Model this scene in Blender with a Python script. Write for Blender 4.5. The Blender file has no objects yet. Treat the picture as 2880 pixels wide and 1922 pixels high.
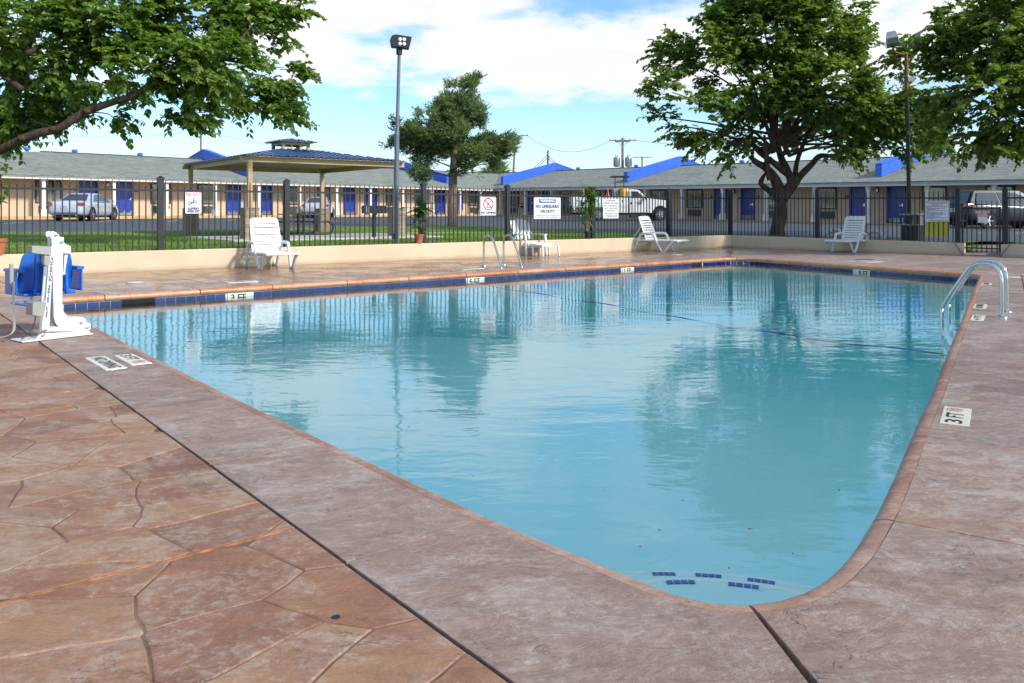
import bpy, bmesh, math, random
import numpy as np
from mathutils import Vector, Matrix, noise
from mathutils.geometry import tessellate_polygon, delaunay_2d_cdt

# ------------------------------------------------------------------ camera
SC = bpy.context.scene
COL = SC.collection
F, CX, YH, CAMH = 2300.0, 1440.0, 595.0, 1.2          # photograph: focal length, centre, horizon (px), eye height (m)
cam_d = bpy.data.cameras.new('camera')
cam = bpy.data.objects.new('camera', cam_d)
COL.objects.link(cam)
cam.location = (0, 0, CAMH)
cam.rotation_euler = (math.radians(90), 0, 0)
cam_d.sensor_width = 36.0
cam_d.lens = F / 2880 * 36
cam_d.shift_y = -(961 - YH) / 2880
cam_d.clip_end = 3000
SC.camera = cam

# ------------------------------------------------------------------ light
SUN_EL, SUN_AZ = 35.0, 122.0                            # azimuth clockwise from +Y (the view direction)
SKY_STRENGTH = 0.14
CLOUD = 3.55
def build_world():
    w = bpy.data.worlds.new('World'); SC.world = w; w.use_nodes = True
    nt = w.node_tree; nt.nodes.clear(); N = nt.nodes; L = nt.links
    out = N.new('ShaderNodeOutputWorld'); bg = N.new('ShaderNodeBackground')
    bg.inputs['Strength'].default_value = SKY_STRENGTH
    sky = N.new('ShaderNodeTexSky'); sky.sky_type = 'NISHITA'; sky.sun_disc = False
    sky.sun_elevation = math.radians(SUN_EL); sky.sun_rotation = math.radians(SUN_AZ)
    sky.air_density = 1.0; sky.dust_density = 0.6; sky.ozone_density = 2.2
    tc = N.new('ShaderNodeTexCoord')
    sep = N.new('ShaderNodeSeparateXYZ'); L.new(tc.outputs['Generated'], sep.inputs[0])
    def math_(op, a, b=None, clamp=False):
        m = N.new('ShaderNodeMath'); m.operation = op; m.use_clamp = clamp
        for i, v in enumerate((a, b)):
            if v is None: continue
            if isinstance(v, (int, float)): m.inputs[i].default_value = v
            else: L.new(v, m.inputs[i])
        return m.outputs[0]
    z = sep.outputs[2]
    zz = math_('ADD', math_('MAXIMUM', z, 0.0), 0.16)
    cb = N.new('ShaderNodeCombineXYZ')
    L.new(math_('DIVIDE', sep.outputs[0], zz), cb.inputs[0]); L.new(math_('DIVIDE', sep.outputs[1], zz), cb.inputs[1])
    cb.inputs[2].default_value = 3.7
    def nz(scale, detail, rough, dist=0.0, off=(0, 0, 0)):
        mp = N.new('ShaderNodeMapping'); mp.inputs['Location'].default_value = off
        L.new(cb.outputs[0], mp.inputs[0])
        n = N.new('ShaderNodeTexNoise'); n.inputs['Scale'].default_value = scale; n.inputs['Detail'].default_value = detail
        n.inputs['Roughness'].default_value = rough; n.inputs['Distortion'].default_value = dist
        L.new(mp.outputs[0], n.inputs['Vector']); return n.outputs[0]
    def ramp(v, a, b, smooth=True):
        mr = N.new('ShaderNodeMapRange'); mr.interpolation_type = 'SMOOTHSTEP' if smooth else 'LINEAR'
        L.new(v, mr.inputs['Value']); mr.inputs['From Min'].default_value = a; mr.inputs['From Max'].default_value = b
        return mr.outputs[0]
    n1 = nz(0.70, 9, 0.58, 0.3, (1.35, 0.2, 0)); n2 = nz(2.4, 9, 0.64, 0.4, (4, 7, 0))
    cov = math_('ADD', math_('MULTIPLY', n1, 0.68), math_('MULTIPLY', n2, 0.32))
    low = ramp(z, 0.085, 0.165)                          # the cloud bank starts a hand above the horizon
    cov = math_('SUBTRACT', cov, math_('MULTIPLY', ramp(z, .20, .42), .045))
    mask = ramp(math_('ADD', cov, math_('MULTIPLY', math_('SUBTRACT', low, 1.0), 0.22)), 0.435, 0.55)
    thin = math_('MULTIPLY', ramp(n2, 0.42, 0.75), 0.35)
    hz = math_('SUBTRACT', 1.0, ramp(z, 0.0, 0.17))       # milky band above the horizon
    mask2 = math_('MAXIMUM', mask, math_('MAXIMUM', math_('MULTIPLY', thin, low), math_('MULTIPLY', hz, 0.42)))
    shade = ramp(n1, 0.50, 0.75)
    cmix = N.new('ShaderNodeMixRGB'); L.new(shade, cmix.inputs[0])
    cmix.inputs[1].default_value = (CLOUD * 1.06, CLOUD * 1.06, CLOUD * 1.07, 1)
    cmix.inputs[2].default_value = (CLOUD * .86, CLOUD * .89, CLOUD * .94, 1)
    # pale turquoise tint of the low sky
    sk = N.new('ShaderNodeMixRGB'); sk.blend_type = 'MULTIPLY'; sk.inputs[0].default_value = 1
    L.new(sky.outputs[0], sk.inputs[1]); sk.inputs[2].default_value = (0.55, 0.71, 0.80, 1)
    mx = N.new('ShaderNodeMixRGB'); L.new(mask2, mx.inputs[0]); L.new(sk.outputs[0], mx.inputs[1]); L.new(cmix.outputs[0], mx.inputs[2])
    L.new(mx.outputs[0], bg.inputs[0]); L.new(bg.outputs[0], out.inputs[0])
build_world()
sun_d = bpy.data.lights.new('sun', 'SUN'); sun_d.energy = 2.2; sun_d.angle = math.radians(6.0); sun_d.color = (1.0, 0.95, 0.86)
sun = bpy.data.objects.new('sun', sun_d); COL.objects.link(sun)
_a, _e = math.radians(SUN_AZ), math.radians(SUN_EL)
sun_dir = Vector((math.sin(_a) * math.cos(_e), math.cos(_a) * math.cos(_e), math.sin(_e)))
sun.rotation_euler = sun_dir.to_track_quat('Z', 'Y').to_euler()
sun.location = sun_dir * 40
SC.view_settings.view_transform = 'Standard'; SC.view_settings.look = 'None'
SC.view_settings.gamma = 1.0; SC.view_settings.use_curve_mapping = False
SC.view_settings.exposure = 1.04
SC.cycles.transparent_max_bounces = 16
SC.cycles.max_bounces = 8

# ------------------------------------------------------------------ helpers: measuring from the photograph
def ray(x, y): return ((x - CX) / F, 1.0, -(y - YH) / F)
def dk(x, y, z=0.0):                                    # point of the level plane z under a photo pixel
    r = ray(x, y); t = (z - CAMH) / r[2]; return Vector((r[0] * t, t, z))
NLX, NLY = -.611, .791
def gz(x, y):                                           # height of the gently sloping ground
    s = NLX * x + NLY * y - 17.3
    return .40 + .0095 * max(-30.0, min(60.0, s))
def gp(x, y):                                           # point of that ground under a photo pixel
    r = ray(x, y); a = NLX * r[0] + NLY
    t = (.4 - .0095 * 17.3 - CAMH) / (r[2] - .0095 * a); return Vector((r[0] * t, t, CAMH + r[2] * t))
def at(x, y, d):                                        # point at depth d
    r = ray(x, y); return Vector((r[0] * d, d, CAMH + r[2] * d))
def onwall(P, D, x, y=None):                            # where the view ray x meets the vertical plane through P along D
    k = (x - CX) / F
    t = (k * P[1] - P[0]) / (D[0] - k * D[1])
    X, Y = P[0] + D[0] * t, P[1] + D[1] * t
    return t, Vector((X, Y, CAMH - (0 if y is None else (y - YH)) / F * Y))

# ------------------------------------------------------------------ helpers: objects
def put(o, parent=None, name=None):
    COL.objects.link(o)
    if parent is not None: o.parent = parent
    return o
def tag(o, label=None, cat=None, group=None, kind=None):
    if label: o['label'] = label
    if cat: o['category'] = cat
    if group: o['group'] = group
    if kind: o['kind'] = kind
    return o
def thing(name, label, cat, loc=(0, 0, 0), rz=0.0, group=None, mat=None):
    o = bpy.data.objects.new(name, None); o.empty_display_size = .2
    if mat is not None: o.matrix_world = mat
    else:
        o.location = loc; o.rotation_euler = (0, 0, rz)
    COL.objects.link(o)
    return tag(o, label, cat, group)
def setting(name, parent=None):
    o = bpy.data.objects.new(name, None); put(o, parent)
    return tag(o, kind='structure')
def inst(name, mesh, parent, loc=(0, 0, 0), rot=(0, 0, 0), scale=None, mat=None):
    o = bpy.data.objects.new(name, mesh)
    if mat is not None: o.matrix_local = mat
    else:
        o.location = loc; o.rotation_euler = rot
        if scale: o.scale = scale
    return put(o, parent)
def copy_tree(o, parent=None):
    c = o.copy(); COL.objects.link(c)
    if parent is not None: c.parent = parent
    for ch in list(o.children): copy_tree(ch, c)
    return c

class MB:
    """collects shapes for one mesh"""
    def __init__(s): s.v = []; s.f = []; s.m = []
    def add(s, vs, fs, mi=0, M=None):
        b = len(s.v)
        for p in vs:
            p = Vector(p)
            if M is not None: p = M @ p
            s.v.append(p[:])
        for f in fs: s.f.append(tuple(b + i for i in f)); s.m.append(mi)
        return s
    def box(s, c, d, M=None, mi=0, taper=1.0):
        x, y, z = d[0] / 2, d[1] / 2, d[2] / 2; cx, cy, cz = c; t = taper
        vs = [(cx - x, cy - y, cz - z), (cx + x, cy - y, cz - z), (cx + x, cy + y, cz - z), (cx - x, cy + y, cz - z),
              (cx - x * t, cy - y * t, cz + z), (cx + x * t, cy - y * t, cz + z), (cx + x * t, cy + y * t, cz + z), (cx - x * t, cy + y * t, cz + z)]
        return s.add(vs, [(3, 2, 1, 0), (4, 5, 6, 7), (0, 1, 5, 4), (1, 2, 6, 5), (2, 3, 7, 6), (3, 0, 4, 7)], mi, M)
    def bar(s, a, b, w, h, mi=0, up=(0, 0, 1)):
        a, b = Vector(a), Vector(b); d = (b - a); L = d.length; d.normalize()
        up = Vector(up)
        if abs(d.dot(up)) > .98: up = Vector((1, 0, 0))
        sd = d.cross(up).normalized(); u2 = sd.cross(d)
        M = Matrix(((d[0], sd[0], u2[0], 0), (d[1], sd[1], u2[1], 0), (d[2], sd[2], u2[2], 0), (0, 0, 0, 1)))
        M.translation = (a + b) / 2
        return s.box((0, 0, 0), (L, w, h), M, mi)
    def prism(s, poly, z0, z1, M=None, mi=0, axis='z', inset=0.0):
        """poly: 2-D outline; axis z -> (x,y), y -> (x,z) extruded along y, x -> (y,z) along x"""
        n = len(poly)
        def w(p, h):
            if axis == 'z': return (p[0], p[1], h)
            if axis == 'y': return (p[0], h, p[1])
            return (h, p[0], p[1])
        vs = [w(p, z0) for p in poly] + [w(p, z1) for p in poly]
        fs = [tuple((i, (i + 1) % n, n + (i + 1) % n, n + i)) for i in range(n)]
        tris = tessellate_polygon([[Vector((p[0], p[1], 0)) for p in poly]])
        area = sum(poly[i][0] * poly[(i + 1) % n][1] - poly[(i + 1) % n][0] * poly[i][1] for i in range(n))
        for t in tris:
            a, b, c = (Vector((poly[i][0], poly[i][1])) for i in t)
            cr = (b - a).cross(c - a) if hasattr(Vector((0, 0)), 'cross') else 0
            if cr < 0: t = (t[0], t[2], t[1])
            fs.append((t[2], t[1], t[0])); fs.append(tuple(n + i for i in t))
        if area < 0: fs = [tuple(reversed(f)) if len(f) == 4 else f for f in fs]
        if axis == 'y': fs = [tuple(reversed(f)) for f in fs]
        if z1 < z0: fs = [tuple(reversed(f)) for f in fs]
        return s.add(vs, fs, mi, M)
    def tube(s, pts, r, n=8, mi=0, M=None, caps=True, closed=False):
        pts = [Vector(p) for p in pts]; k = len(pts)
        rs = r if isinstance(r, (list, tuple)) else [r] * k
        ts = []
        for i in range(k):
            a = pts[i - 1] if (i > 0 or closed) else pts[i]; b = pts[(i + 1) % k] if (i < k - 1 or closed) else pts[i]
            t = (b - a); ts.append(t.normalized() if t.length > 1e-9 else Vector((0, 0, 1)))
        ref = Vector((0, 0, 1)) if abs(ts[0].z) < .9 else Vector((1, 0, 0))
        vs = []; u = ts[0].cross(ref).normalized()
        for i in range(k):
            u = (u - ts[i] * u.dot(ts[i])); u = u.normalized() if u.length > 1e-6 else ts[i].orthogonal().normalized()
            w = ts[i].cross(u)
            for j in range(n):
                a = 2 * math.pi * j / n
                vs.append(pts[i] + (u * math.cos(a) + w * math.sin(a)) * rs[i])
        fs = []
        for i in range(k if closed else k - 1):
            i2 = (i + 1) % k
            for j in range(n):
                fs.append((i * n + j, i * n + (j + 1) % n, i2 * n + (j + 1) % n, i2 * n + j))
        if caps and not closed: fs.append(tuple(reversed(range(n)))); fs.append(tuple((k - 1) * n + j for j in range(n)))
        return s.add(vs, fs, mi, M)
    def lathe(s, prof, n=16, mi=0, M=None):
        vs = []; fs = []; k = len(prof)
        for r, z in prof:
            for j in range(n):
                a = 2 * math.pi * j / n; vs.append((r * math.cos(a), r * math.sin(a), z))
        for i in range(k - 1):
            for j in range(n):
                fs.append((i * n + j, i * n + (j + 1) % n, (i + 1) * n + (j + 1) % n, (i + 1) * n + j))
        fs.append(tuple(reversed(range(n)))); fs.append(tuple((k - 1) * n + j for j in range(n)))
        return s.add(vs, fs, mi, M)
    def grid(s, rows, mi=0, M=None, close=False):
        n = len(rows[0]); vs = [p for r in rows for p in r]; fs = []
        for i in range(len(rows) - 1):
            for j in range(n if close else n - 1):
                j2 = (j + 1) % n
                fs.append((i * n + j, i * n + j2, (i + 1) * n + j2, (i + 1) * n + j))
        return s.add(vs, fs, mi, M)
    def mesh(s, name, mats, smooth=None, recalc=False):
        me = bpy.data.meshes.new(name); me.from_pydata(s.v, [], s.f)
        if not isinstance(mats, (list, tuple)): mats = [mats]
        for m in mats: me.materials.append(m)
        if len(mats) > 1: me.polygons.foreach_set('material_index', s.m)
        if recalc:
            bm = bmesh.new(); bm.from_mesh(me); bmesh.ops.recalc_face_normals(bm, faces=bm.faces); bm.to_mesh(me); bm.free()
        if smooth is not None:
            me.polygons.foreach_set('use_smooth', [True] * len(me.polygons))
            if smooth < 180: me.set_sharp_from_angle(angle=math.radians(smooth))
        me.update(); return me
    def build(s, name, mats, parent=None, smooth=None, bev=0, recalc=False, seg=2, loc=None):
        o = bpy.data.objects.new(name, s.mesh(name, mats, smooth, recalc)); put(o, parent)
        if loc: o.location = loc
        if bev: bevel(o, bev, seg)
        return o
def bevel(o, w, seg=2):
    m = o.modifiers.new('bevel', 'BEVEL'); m.width = w; m.segments = seg; m.limit_method = 'ANGLE'; m.angle_limit = math.radians(35)
    m.harden_normals = False
def smoothpath(pts, per=6):
    """Catmull-Rom through 3-D points"""
    pts = [Vector(p) for p in pts]; out = []
    for i in range(len(pts) - 1):
        p0 = pts[max(i - 1, 0)]; p1 = pts[i]; p2 = pts[i + 1]; p3 = pts[min(i + 2, len(pts) - 1)]
        for k in range(per):
            t = k / per
            out.append(.5 * ((2 * p1) + (p2 - p0) * t + (2 * p0 - 5 * p1 + 4 * p2 - p3) * t * t + (3 * p1 - p0 - 3 * p2 + p3) * t ** 3))
    out.append(pts[-1]); return out
def frame(ox, oy, oz, X, Z=(0, 0, 1)):
    """matrix with local x = X (horizontal), z up, y = z cross x"""
    X = Vector((X[0], X[1], X[2] if len(X) > 2 else 0)).normalized(); Z = Vector(Z); Y = Z.cross(X).normalized(); Z = X.cross(Y)
    M = Matrix(((X[0], Y[0], Z[0], ox), (X[1], Y[1], Z[1], oy), (X[2], Y[2], Z[2], oz), (0, 0, 0, 1)))
    return M
_txt = {}
def text_mesh(s, size, mat, ext=.0008, bold=0.0, sx=1.0):
    key = (s, size, mat.name, ext, bold, sx)
    if key in _txt: return _txt[key]
    c = bpy.data.curves.new('lettering', 'FONT'); c.body = s; c.size = size; c.align_x = 'CENTER'; c.align_y = 'CENTER'
    c.extrude = ext; c.offset = bold; c.resolution_u = 2
    o = bpy.data.objects.new('lettering', c); COL.objects.link(o); bpy.context.view_layer.update()
    me = bpy.data.meshes.new_from_object(o.evaluated_get(bpy.context.evaluated_depsgraph_get()))
    bpy.data.objects.remove(o); bpy.data.curves.remove(c)
    me.name = 'lettering'
    if sx != 1.0: me.transform(Matrix.Diagonal((sx, 1, 1, 1)))
    me.materials.clear(); me.materials.append(mat); _txt[key] = me
    return me
def clip_half(poly, n, c):
    """keep the part of a 2-D polygon with n.p <= c"""
    out = []; k = len(poly)
    for i in range(k):
        a, b = poly[i], poly[(i + 1) % k]; da, db = n[0] * a[0] + n[1] * a[1] - c, n[0] * b[0] + n[1] * b[1] - c
        if da <= 0: out.append(a)
        if (da < 0 < db) or (db < 0 < da):
            t = da / (da - db); out.append((a[0] + (b[0] - a[0]) * t, a[1] + (b[1] - a[1]) * t))
    return out
def clip_convex(poly, conv):
    """clip by a counter-clockwise convex polygon"""
    for i in range(len(conv)):
        a, b = conv[i], conv[(i + 1) % len(conv)]; n = (b[1] - a[1], a[0] - b[0]); c = n[0] * a[0] + n[1] * a[1]
        poly = clip_half(poly, n, c)
        if len(poly) < 3: return []
    return poly
def inside(p, poly):
    c = False; j = len(poly) - 1
    for i in range(len(poly)):
        a, b = poly[i], poly[j]
        if (a[1] > p[1]) != (b[1] > p[1]) and p[0] < (b[0] - a[0]) * (p[1] - a[1]) / (b[1] - a[1]) + a[0]: c = not c
        j = i
    return c

# ------------------------------------------------------------------ materials
class G:
    """tiny node-graph helper"""
    def __init__(s, name):
        s.mat = bpy.data.materials.new(name); s.mat.use_nodes = True; s.nt = s.mat.node_tree; s.nt.nodes.clear()
        s.out = s.nt.nodes.new('ShaderNodeOutputMaterial'); s.tc = s.nt.nodes.new('ShaderNodeTexCoord'); s.geo = s.nt.nodes.new('ShaderNodeNewGeometry')
    def n(s, t, **kw):
        nd = s.nt.nodes.new('ShaderNode' + t)
        for k, v in kw.items(): setattr(nd, k, v)
        return nd
    def set(s, sock, v):
        if isinstance(v, (int, float)): sock.default_value = v
        elif isinstance(v, (tuple, list)): sock.default_value = v if len(v) == len(sock.default_value) else tuple(v) + (1,)
        else: s.nt.links.new(v, sock)
    def math(s, op, a, b=None, clamp=False):
        m = s.n('Math', operation=op, use_clamp=clamp); s.set(m.inputs[0], a)
        if b is not None: s.set(m.inputs[1], b)
        return m.outputs[0]
    def pos(s, src='world', sc=(1, 1, 1), rot=(0, 0, 0)):
        v = s.geo.outputs['Position'] if src == 'world' else s.tc.outputs['Object']
        mp = s.n('Mapping'); mp.inputs['Scale'].default_value = sc; mp.inputs['Rotation'].default_value = rot
        s.nt.links.new(v, mp.inputs[0]); return mp.outputs[0]
    def noise(s, v, scale, detail=5, rough=.55, dist=0.0):
        nd = s.n('TexNoise'); s.set(nd.inputs['Vector'], v)
        nd.inputs['Scale'].default_value = scale; nd.inputs['Detail'].default_value = detail
        nd.inputs['Roughness'].default_value = rough; nd.inputs['Distortion'].default_value = dist
        return nd.outputs[0]
    def rng(s, v, a, b, c=0.0, d=1.0, smooth=True):
        m = s.n('MapRange', interpolation_type='SMOOTHSTEP' if smooth else 'LINEAR'); s.set(m.inputs['Value'], v)
        for k, x in (('From Min', a), ('From Max', b), ('To Min', c), ('To Max', d)): m.inputs[k].default_value = x
        return m.outputs[0]
    def mix(s, f, a, b, blend='MIX'):
        m = s.n('MixRGB', blend_type=blend); s.set(m.inputs[0], f); s.set(m.inputs[1], a); s.set(m.inputs[2], b); return m.outputs[0]
    def ramp(s, v, stops):
        r = s.n('ValToRGB'); s.set(r.inputs[0], v); cr = r.color_ramp
        while len(cr.elements) < len(stops): cr.elements.new(.5)
        for e, (p, c) in zip(cr.elements, stops): e.position = p; e.color = tuple(c) + (1,)
        return r.outputs[0]
    def bump(s, h, strength, dist=.01, normal=None):
        b = s.n('Bump'); b.inputs['Strength'].default_value = strength; b.inputs['Distance'].default_value = dist
        s.set(b.inputs['Height'], h)
        if normal is not None: s.set(b.inputs['Normal'], normal)
        return b.outputs[0]
    def pr(s, col, rough=.6, metal=0.0, spec=.5, normal=None, coat=0.0, finish=True, **kw):
        p = s.n('BsdfPrincipled'); s.set(p.inputs['Base Color'], col); s.set(p.inputs['Roughness'], rough); s.set(p.inputs['Metallic'], metal)
        s.set(p.inputs['Specular IOR Level'], spec)
        if coat: p.inputs['Coat Weight'].default_value = coat; p.inputs['Coat Roughness'].default_value = .04
        if normal is not None: s.set(p.inputs['Normal'], normal)
        for k, v in kw.items(): s.set(p.inputs[k.replace('_', ' ')], v)
        if finish: s.nt.links.new(p.outputs[0], s.out.inputs[0])
        return p.outputs[0]
    def objrand(s): return s.n('ObjectInfo').outputs['Random']
def simple(name, col, rough=.55, metal=0.0, var=.14, vscale=2.5, bump=0.0, bscale=60, objvar=0.0, spec=.5, coat=0.0, src='object', dirt=0.0):
    g = G(name); v = g.pos(src)
    k = g.noise(v, vscale, 6, .6)
    c = g.mix(g.rng(k, .3, .7), tuple(x * (1 - var) for x in col), tuple(min(1, x * (1 + var)) for x in col))
    if dirt: c = g.mix(g.math('MULTIPLY', g.rng(g.noise(v, vscale * 3.1, 8, .7), .52, .75), dirt), c, (.12, .1, .08))
    if objvar:
        r = g.objrand(); c = g.mix(1.0, c, g.mix(r, (1 - objvar,) * 3, (1 + objvar,) * 3), 'MULTIPLY')
    rr = g.math('ADD', g.math('MULTIPLY', g.math('SUBTRACT', k, .5), .25), rough, True)
    nrm = g.bump(g.noise(v, bscale, 6, .6), bump, .01) if bump else None
    g.pr(c, rr, metal, spec, nrm, coat)
    return g.mat

MAT = {}
def water_material():
    g = G('pool_water'); v = g.pos('world')
    w1 = g.noise(g.pos('world', (1.0, 2.3, 1), (0, 0, .55)), 1.5, 3, .5, .6)
    w2 = g.noise(g.pos('world', (1.0, 1.7, 1), (0, 0, -.35)), 5.5, 3, .5, .8)
    w3 = g.noise(g.pos('world', (1.0, 1.4, 1), (0, 0, .2)), 17, 2, .5)
    calm = g.rng(g.noise(v, .35, 2, .5), .35, .65, .45, 1.0)
    h = g.math('ADD', g.math('ADD', g.math('MULTIPLY', w1, 1.0), g.math('MULTIPLY', w2, .26)), g.math('MULTIPLY', w3, .035))
    nrm = g.bump(g.math('MULTIPLY', h, calm), .5, .013)
    fr = g.n('Fresnel'); fr.inputs['IOR'].default_value = 1.40; g.set(fr.inputs['Normal'], nrm)
    tr = g.n('BsdfTransparent'); tr.inputs[0].default_value = (.96, .995, 1.0, 1)
    gl = g.n('BsdfGlossy'); gl.inputs['Roughness'].default_value = 0.0; gl.inputs[0].default_value = (1, 1, 1, 1); g.set(gl.inputs['Normal'], nrm)
    mx = g.n('MixShader'); g.set(mx.inputs[0], fr.outputs[0]); g.nt.links.new(tr.outputs[0], mx.inputs[1]); g.nt.links.new(gl.outputs[0], mx.inputs[2])
    g.nt.links.new(mx.outputs[0], g.out.inputs[0])
    ab = g.n('VolumeAbsorption'); ab.inputs[0].default_value = (.10, .86, .92, 1); ab.inputs["Density"].default_value = .09
    g.nt.links.new(ab.outputs[0], g.out.inputs['Volume'])
    return g.mat
def stone_material(name, cols, pale, palecol, streak, rough0, rough1, relief, wet=0.0):
    """stamped concrete: mottled dye, pale lime bloom, slate relief"""
    g = G(name); v = g.pos('world'); st = g.pos('world', (1, streak, 1), (0, 0, -.35))
    a = g.noise(v, 1.0, 6, .62, .6); b = g.noise(st, 2.6, 9, .68, .9); c = g.noise(st, 9, 10, .74, .5); fine = g.noise(v, 90, 6, .75)
    r = g.objrand(); r2 = g.math('FRACT', g.math('MULTIPLY', r, 7.31))
    mixv = g.math('ADD', g.math('MULTIPLY', a, .42), g.math('ADD', g.math('MULTIPLY', b, .36), g.math('MULTIPLY', r, .22)))
    base = g.ramp(mixv, [(.30, cols[0]), (.44, cols[1]), (.56, cols[2]), (.70, cols[3])])
    base = g.mix(g.rng(r2, .72, .95, 0, .45), base, cols[0])
    base = g.mix(g.rng(c, .45, .62, 0, .42), base, tuple(x * .62 for x in cols[1]))
    blob = g.noise(g.pos('world', (1, 1 + (streak - 1) * .45, 1), (0, 0, -.35)), 2.4, 12, .76, .7); veil = g.noise(v, .8, 4, .6, .5)
    bloom = g.math('MULTIPLY', g.rng(blob, .47, .60), g.rng(veil, .36, .58))
    dust = g.math('MULTIPLY', g.rng(g.noise(v, 26, 10, .8, .4), .46, .62), g.rng(blob, .40, .56))
    base = g.mix(g.math('MULTIPLY', bloom, pale * .55), base, palecol)
    base = g.mix(g.math('MULTIPLY', dust, pale * .75), base, palecol)
    base = g.mix(g.rng(fine, .56, .74, 0, .38), base, tuple(min(1, x * 1.45) for x in palecol))
    base = g.mix(g.rng(fine, .45, .28, 0, .45), base, tuple(x * .45 for x in cols[0]))
    ridge = g.math('ABSOLUTE', g.math('SUBTRACT', g.noise(st, 2.3, 5, .62, 1.6), .5))
    where = g.rng(g.noise(v, 1.7, 3, .5, .3), .53, .62)
    crack = g.math('MULTIPLY', g.rng(ridge, 0, .010, 1, 0), where)
    base = g.mix(g.math('MULTIPLY', crack, .55), base, tuple(x * .35 for x in cols[0]))
    step = g.math('MULTIPLY', g.rng(g.noise(st, 2.3, 5, .62, 1.6), .497, .503), .22)
    h = g.math('ADD', g.math('ADD', g.noise(st, 4.2, 11, .72, 1.1), g.math('MULTIPLY', step, where)), g.math('SUBTRACT', g.math('MULTIPLY', fine, .13), g.math('MULTIPLY', crack, .15)))
    nrm = g.bump(h, relief, .026)
    ro = g.rng(g.noise(v, 1.3, 7, .65, .5), .38, .62, rough0, rough1)
    if wet: base = g.mix(g.rng(g.noise(v, 1.3, 7, .65, .5), .62, .38, 0, wet), base, tuple(x * .5 for x in cols[1]))
    g.pr(base, ro, 0, .5, nrm)
    return g.mat
def leaf_material(name, dark, mid, light, trans=.46, rough=.40):
    g = G(name)
    r = g.geo.outputs['Random Per Island']
    big = g.noise(g.pos('world'), .9, 3, .5)
    c = g.ramp(g.math('ADD', g.math('MULTIPLY', r, .65), g.math('MULTIPLY', g.rng(big, .3, .7), .35)), [(.1, dark), (.55, mid), (.95, light)])
    p = g.pr(c, rough, 0, .45, finish=False)
    t = g.n('BsdfTranslucent'); g.set(t.inputs[0], g.mix(1, c, (1.5, 1.7, .5), 'MULTIPLY'))
    mx = g.n('MixShader'); mx.inputs[0].default_value = trans; g.nt.links.new(p, mx.inputs[1]); g.nt.links.new(t.outputs[0], mx.inputs[2])
    g.nt.links.new(mx.outputs[0], g.out.inputs[0]); return g.mat
def bark_material(name, c0, c1):
    g = G(name); v = g.pos('world', (1, 1, .28)); k = g.noise(v, 9, 8, .7, .8); f = g.noise(v, 40, 6, .7)
    c = g.mix(g.rng(k, .35, .65), c0, c1); c = g.mix(g.rng(f, .5, .8, 0, .5), c, tuple(x * .4 for x in c0))
    g.pr(c, .9, 0, .2, g.bump(g.math('ADD', k, g.math('MULTIPLY', f, .3)), .9, .04)); return g.mat
def stucco_material(name, col, stain):
    g = G(name); v = g.pos('world'); k = g.noise(v, 1.2, 6, .6); f = g.noise(v, 70, 6, .7)
    c = g.mix(g.rng(k, .3, .7), tuple(x * .92 for x in col), tuple(min(1, x * 1.06) for x in col))
    st = g.noise(g.pos('world', (1.4, 1.4, .25)), 2.6, 8, .7)
    c = g.mix(g.rng(st, .56, .8, 0, .4), c, stain)
    sep = g.n('SeparateXYZ'); g.nt.links.new(g.geo.outputs['Position'], sep.inputs[0])
    foot = g.rng(g.math('ADD', sep.outputs[2], g.math('MULTIPLY', st, .10)), .06, .14, 1, 0)
    c = g.mix(g.math('MULTIPLY', foot, .45), c, stain)
    g.pr(c, .85, 0, .3, g.bump(f, .35, .008)); return g.mat
def siding_material(name, col):
    g = G(name); v = g.pos('object'); k = g.noise(v, .7, 5, .6)
    c = g.mix(g.rng(k, .3, .7), tuple(x * .95 for x in col), tuple(min(1, x * 1.05) for x in col))
    sep = g.n('SeparateXYZ'); g.nt.links.new(v, sep.inputs[0])
    fr = g.math('FRACT', g.math('MULTIPLY', sep.outputs[0], 4.9)); gr = g.rng(fr, 0, .09, 1, 0)
    c = g.mix(g.math('MULTIPLY', gr, .35), c, tuple(x * .55 for x in col))
    c = g.mix(g.rng(g.noise(g.pos('object', (3, 3, .35)), 1.4, 7, .7), .55, .8, 0, .18), c, tuple(x * .5 for x in col))
    g.pr(c, .8, 0, .3, g.bump(gr, -.6, .01)); return g.mat
def shingle_material(name):
    g = G(name); v = g.pos('object')
    br = g.n('TexBrick'); g.set(br.inputs['Vector'], v)
    br.inputs['Scale'].default_value = 1.0; br.inputs['Brick Width'].default_value = .33; br.inputs['Row Height'].default_value = .142
    br.inputs['Mortar Size'].default_value = .012; br.inputs['Mortar Smooth'].default_value = .4; br.inputs['Bias'].default_value = 0
    br.inputs['Color1'].default_value = (.175, .195, .178, 1); br.inputs['Color2'].default_value = (.265, .285, .262, 1); br.inputs['Mortar'].default_value = (.09, .10, .09, 1)
    k = g.noise(g.pos('object', (1, 2.2, 1)), .55, 7, .65); k2 = g.noise(g.pos('object', (1, 3, 1)), 5, 6, .7)
    c = g.mix(1, br.outputs[0], g.mix(g.rng(k, .3, .7), (.86, .88, .86), (1.12, 1.12, 1.10)), 'MULTIPLY')
    c = g.mix(1, c, g.mix(g.rng(k2, .3, .7), (.8, .8, .8), (1.2, 1.2, 1.2)), 'MULTIPLY')
    g.pr(c, .92, 0, .25, g.bump(g.math('ADD', br.outputs[1], g.math('MULTIPLY', k2, -.4)), -.5, .012)); return g.mat
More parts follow.
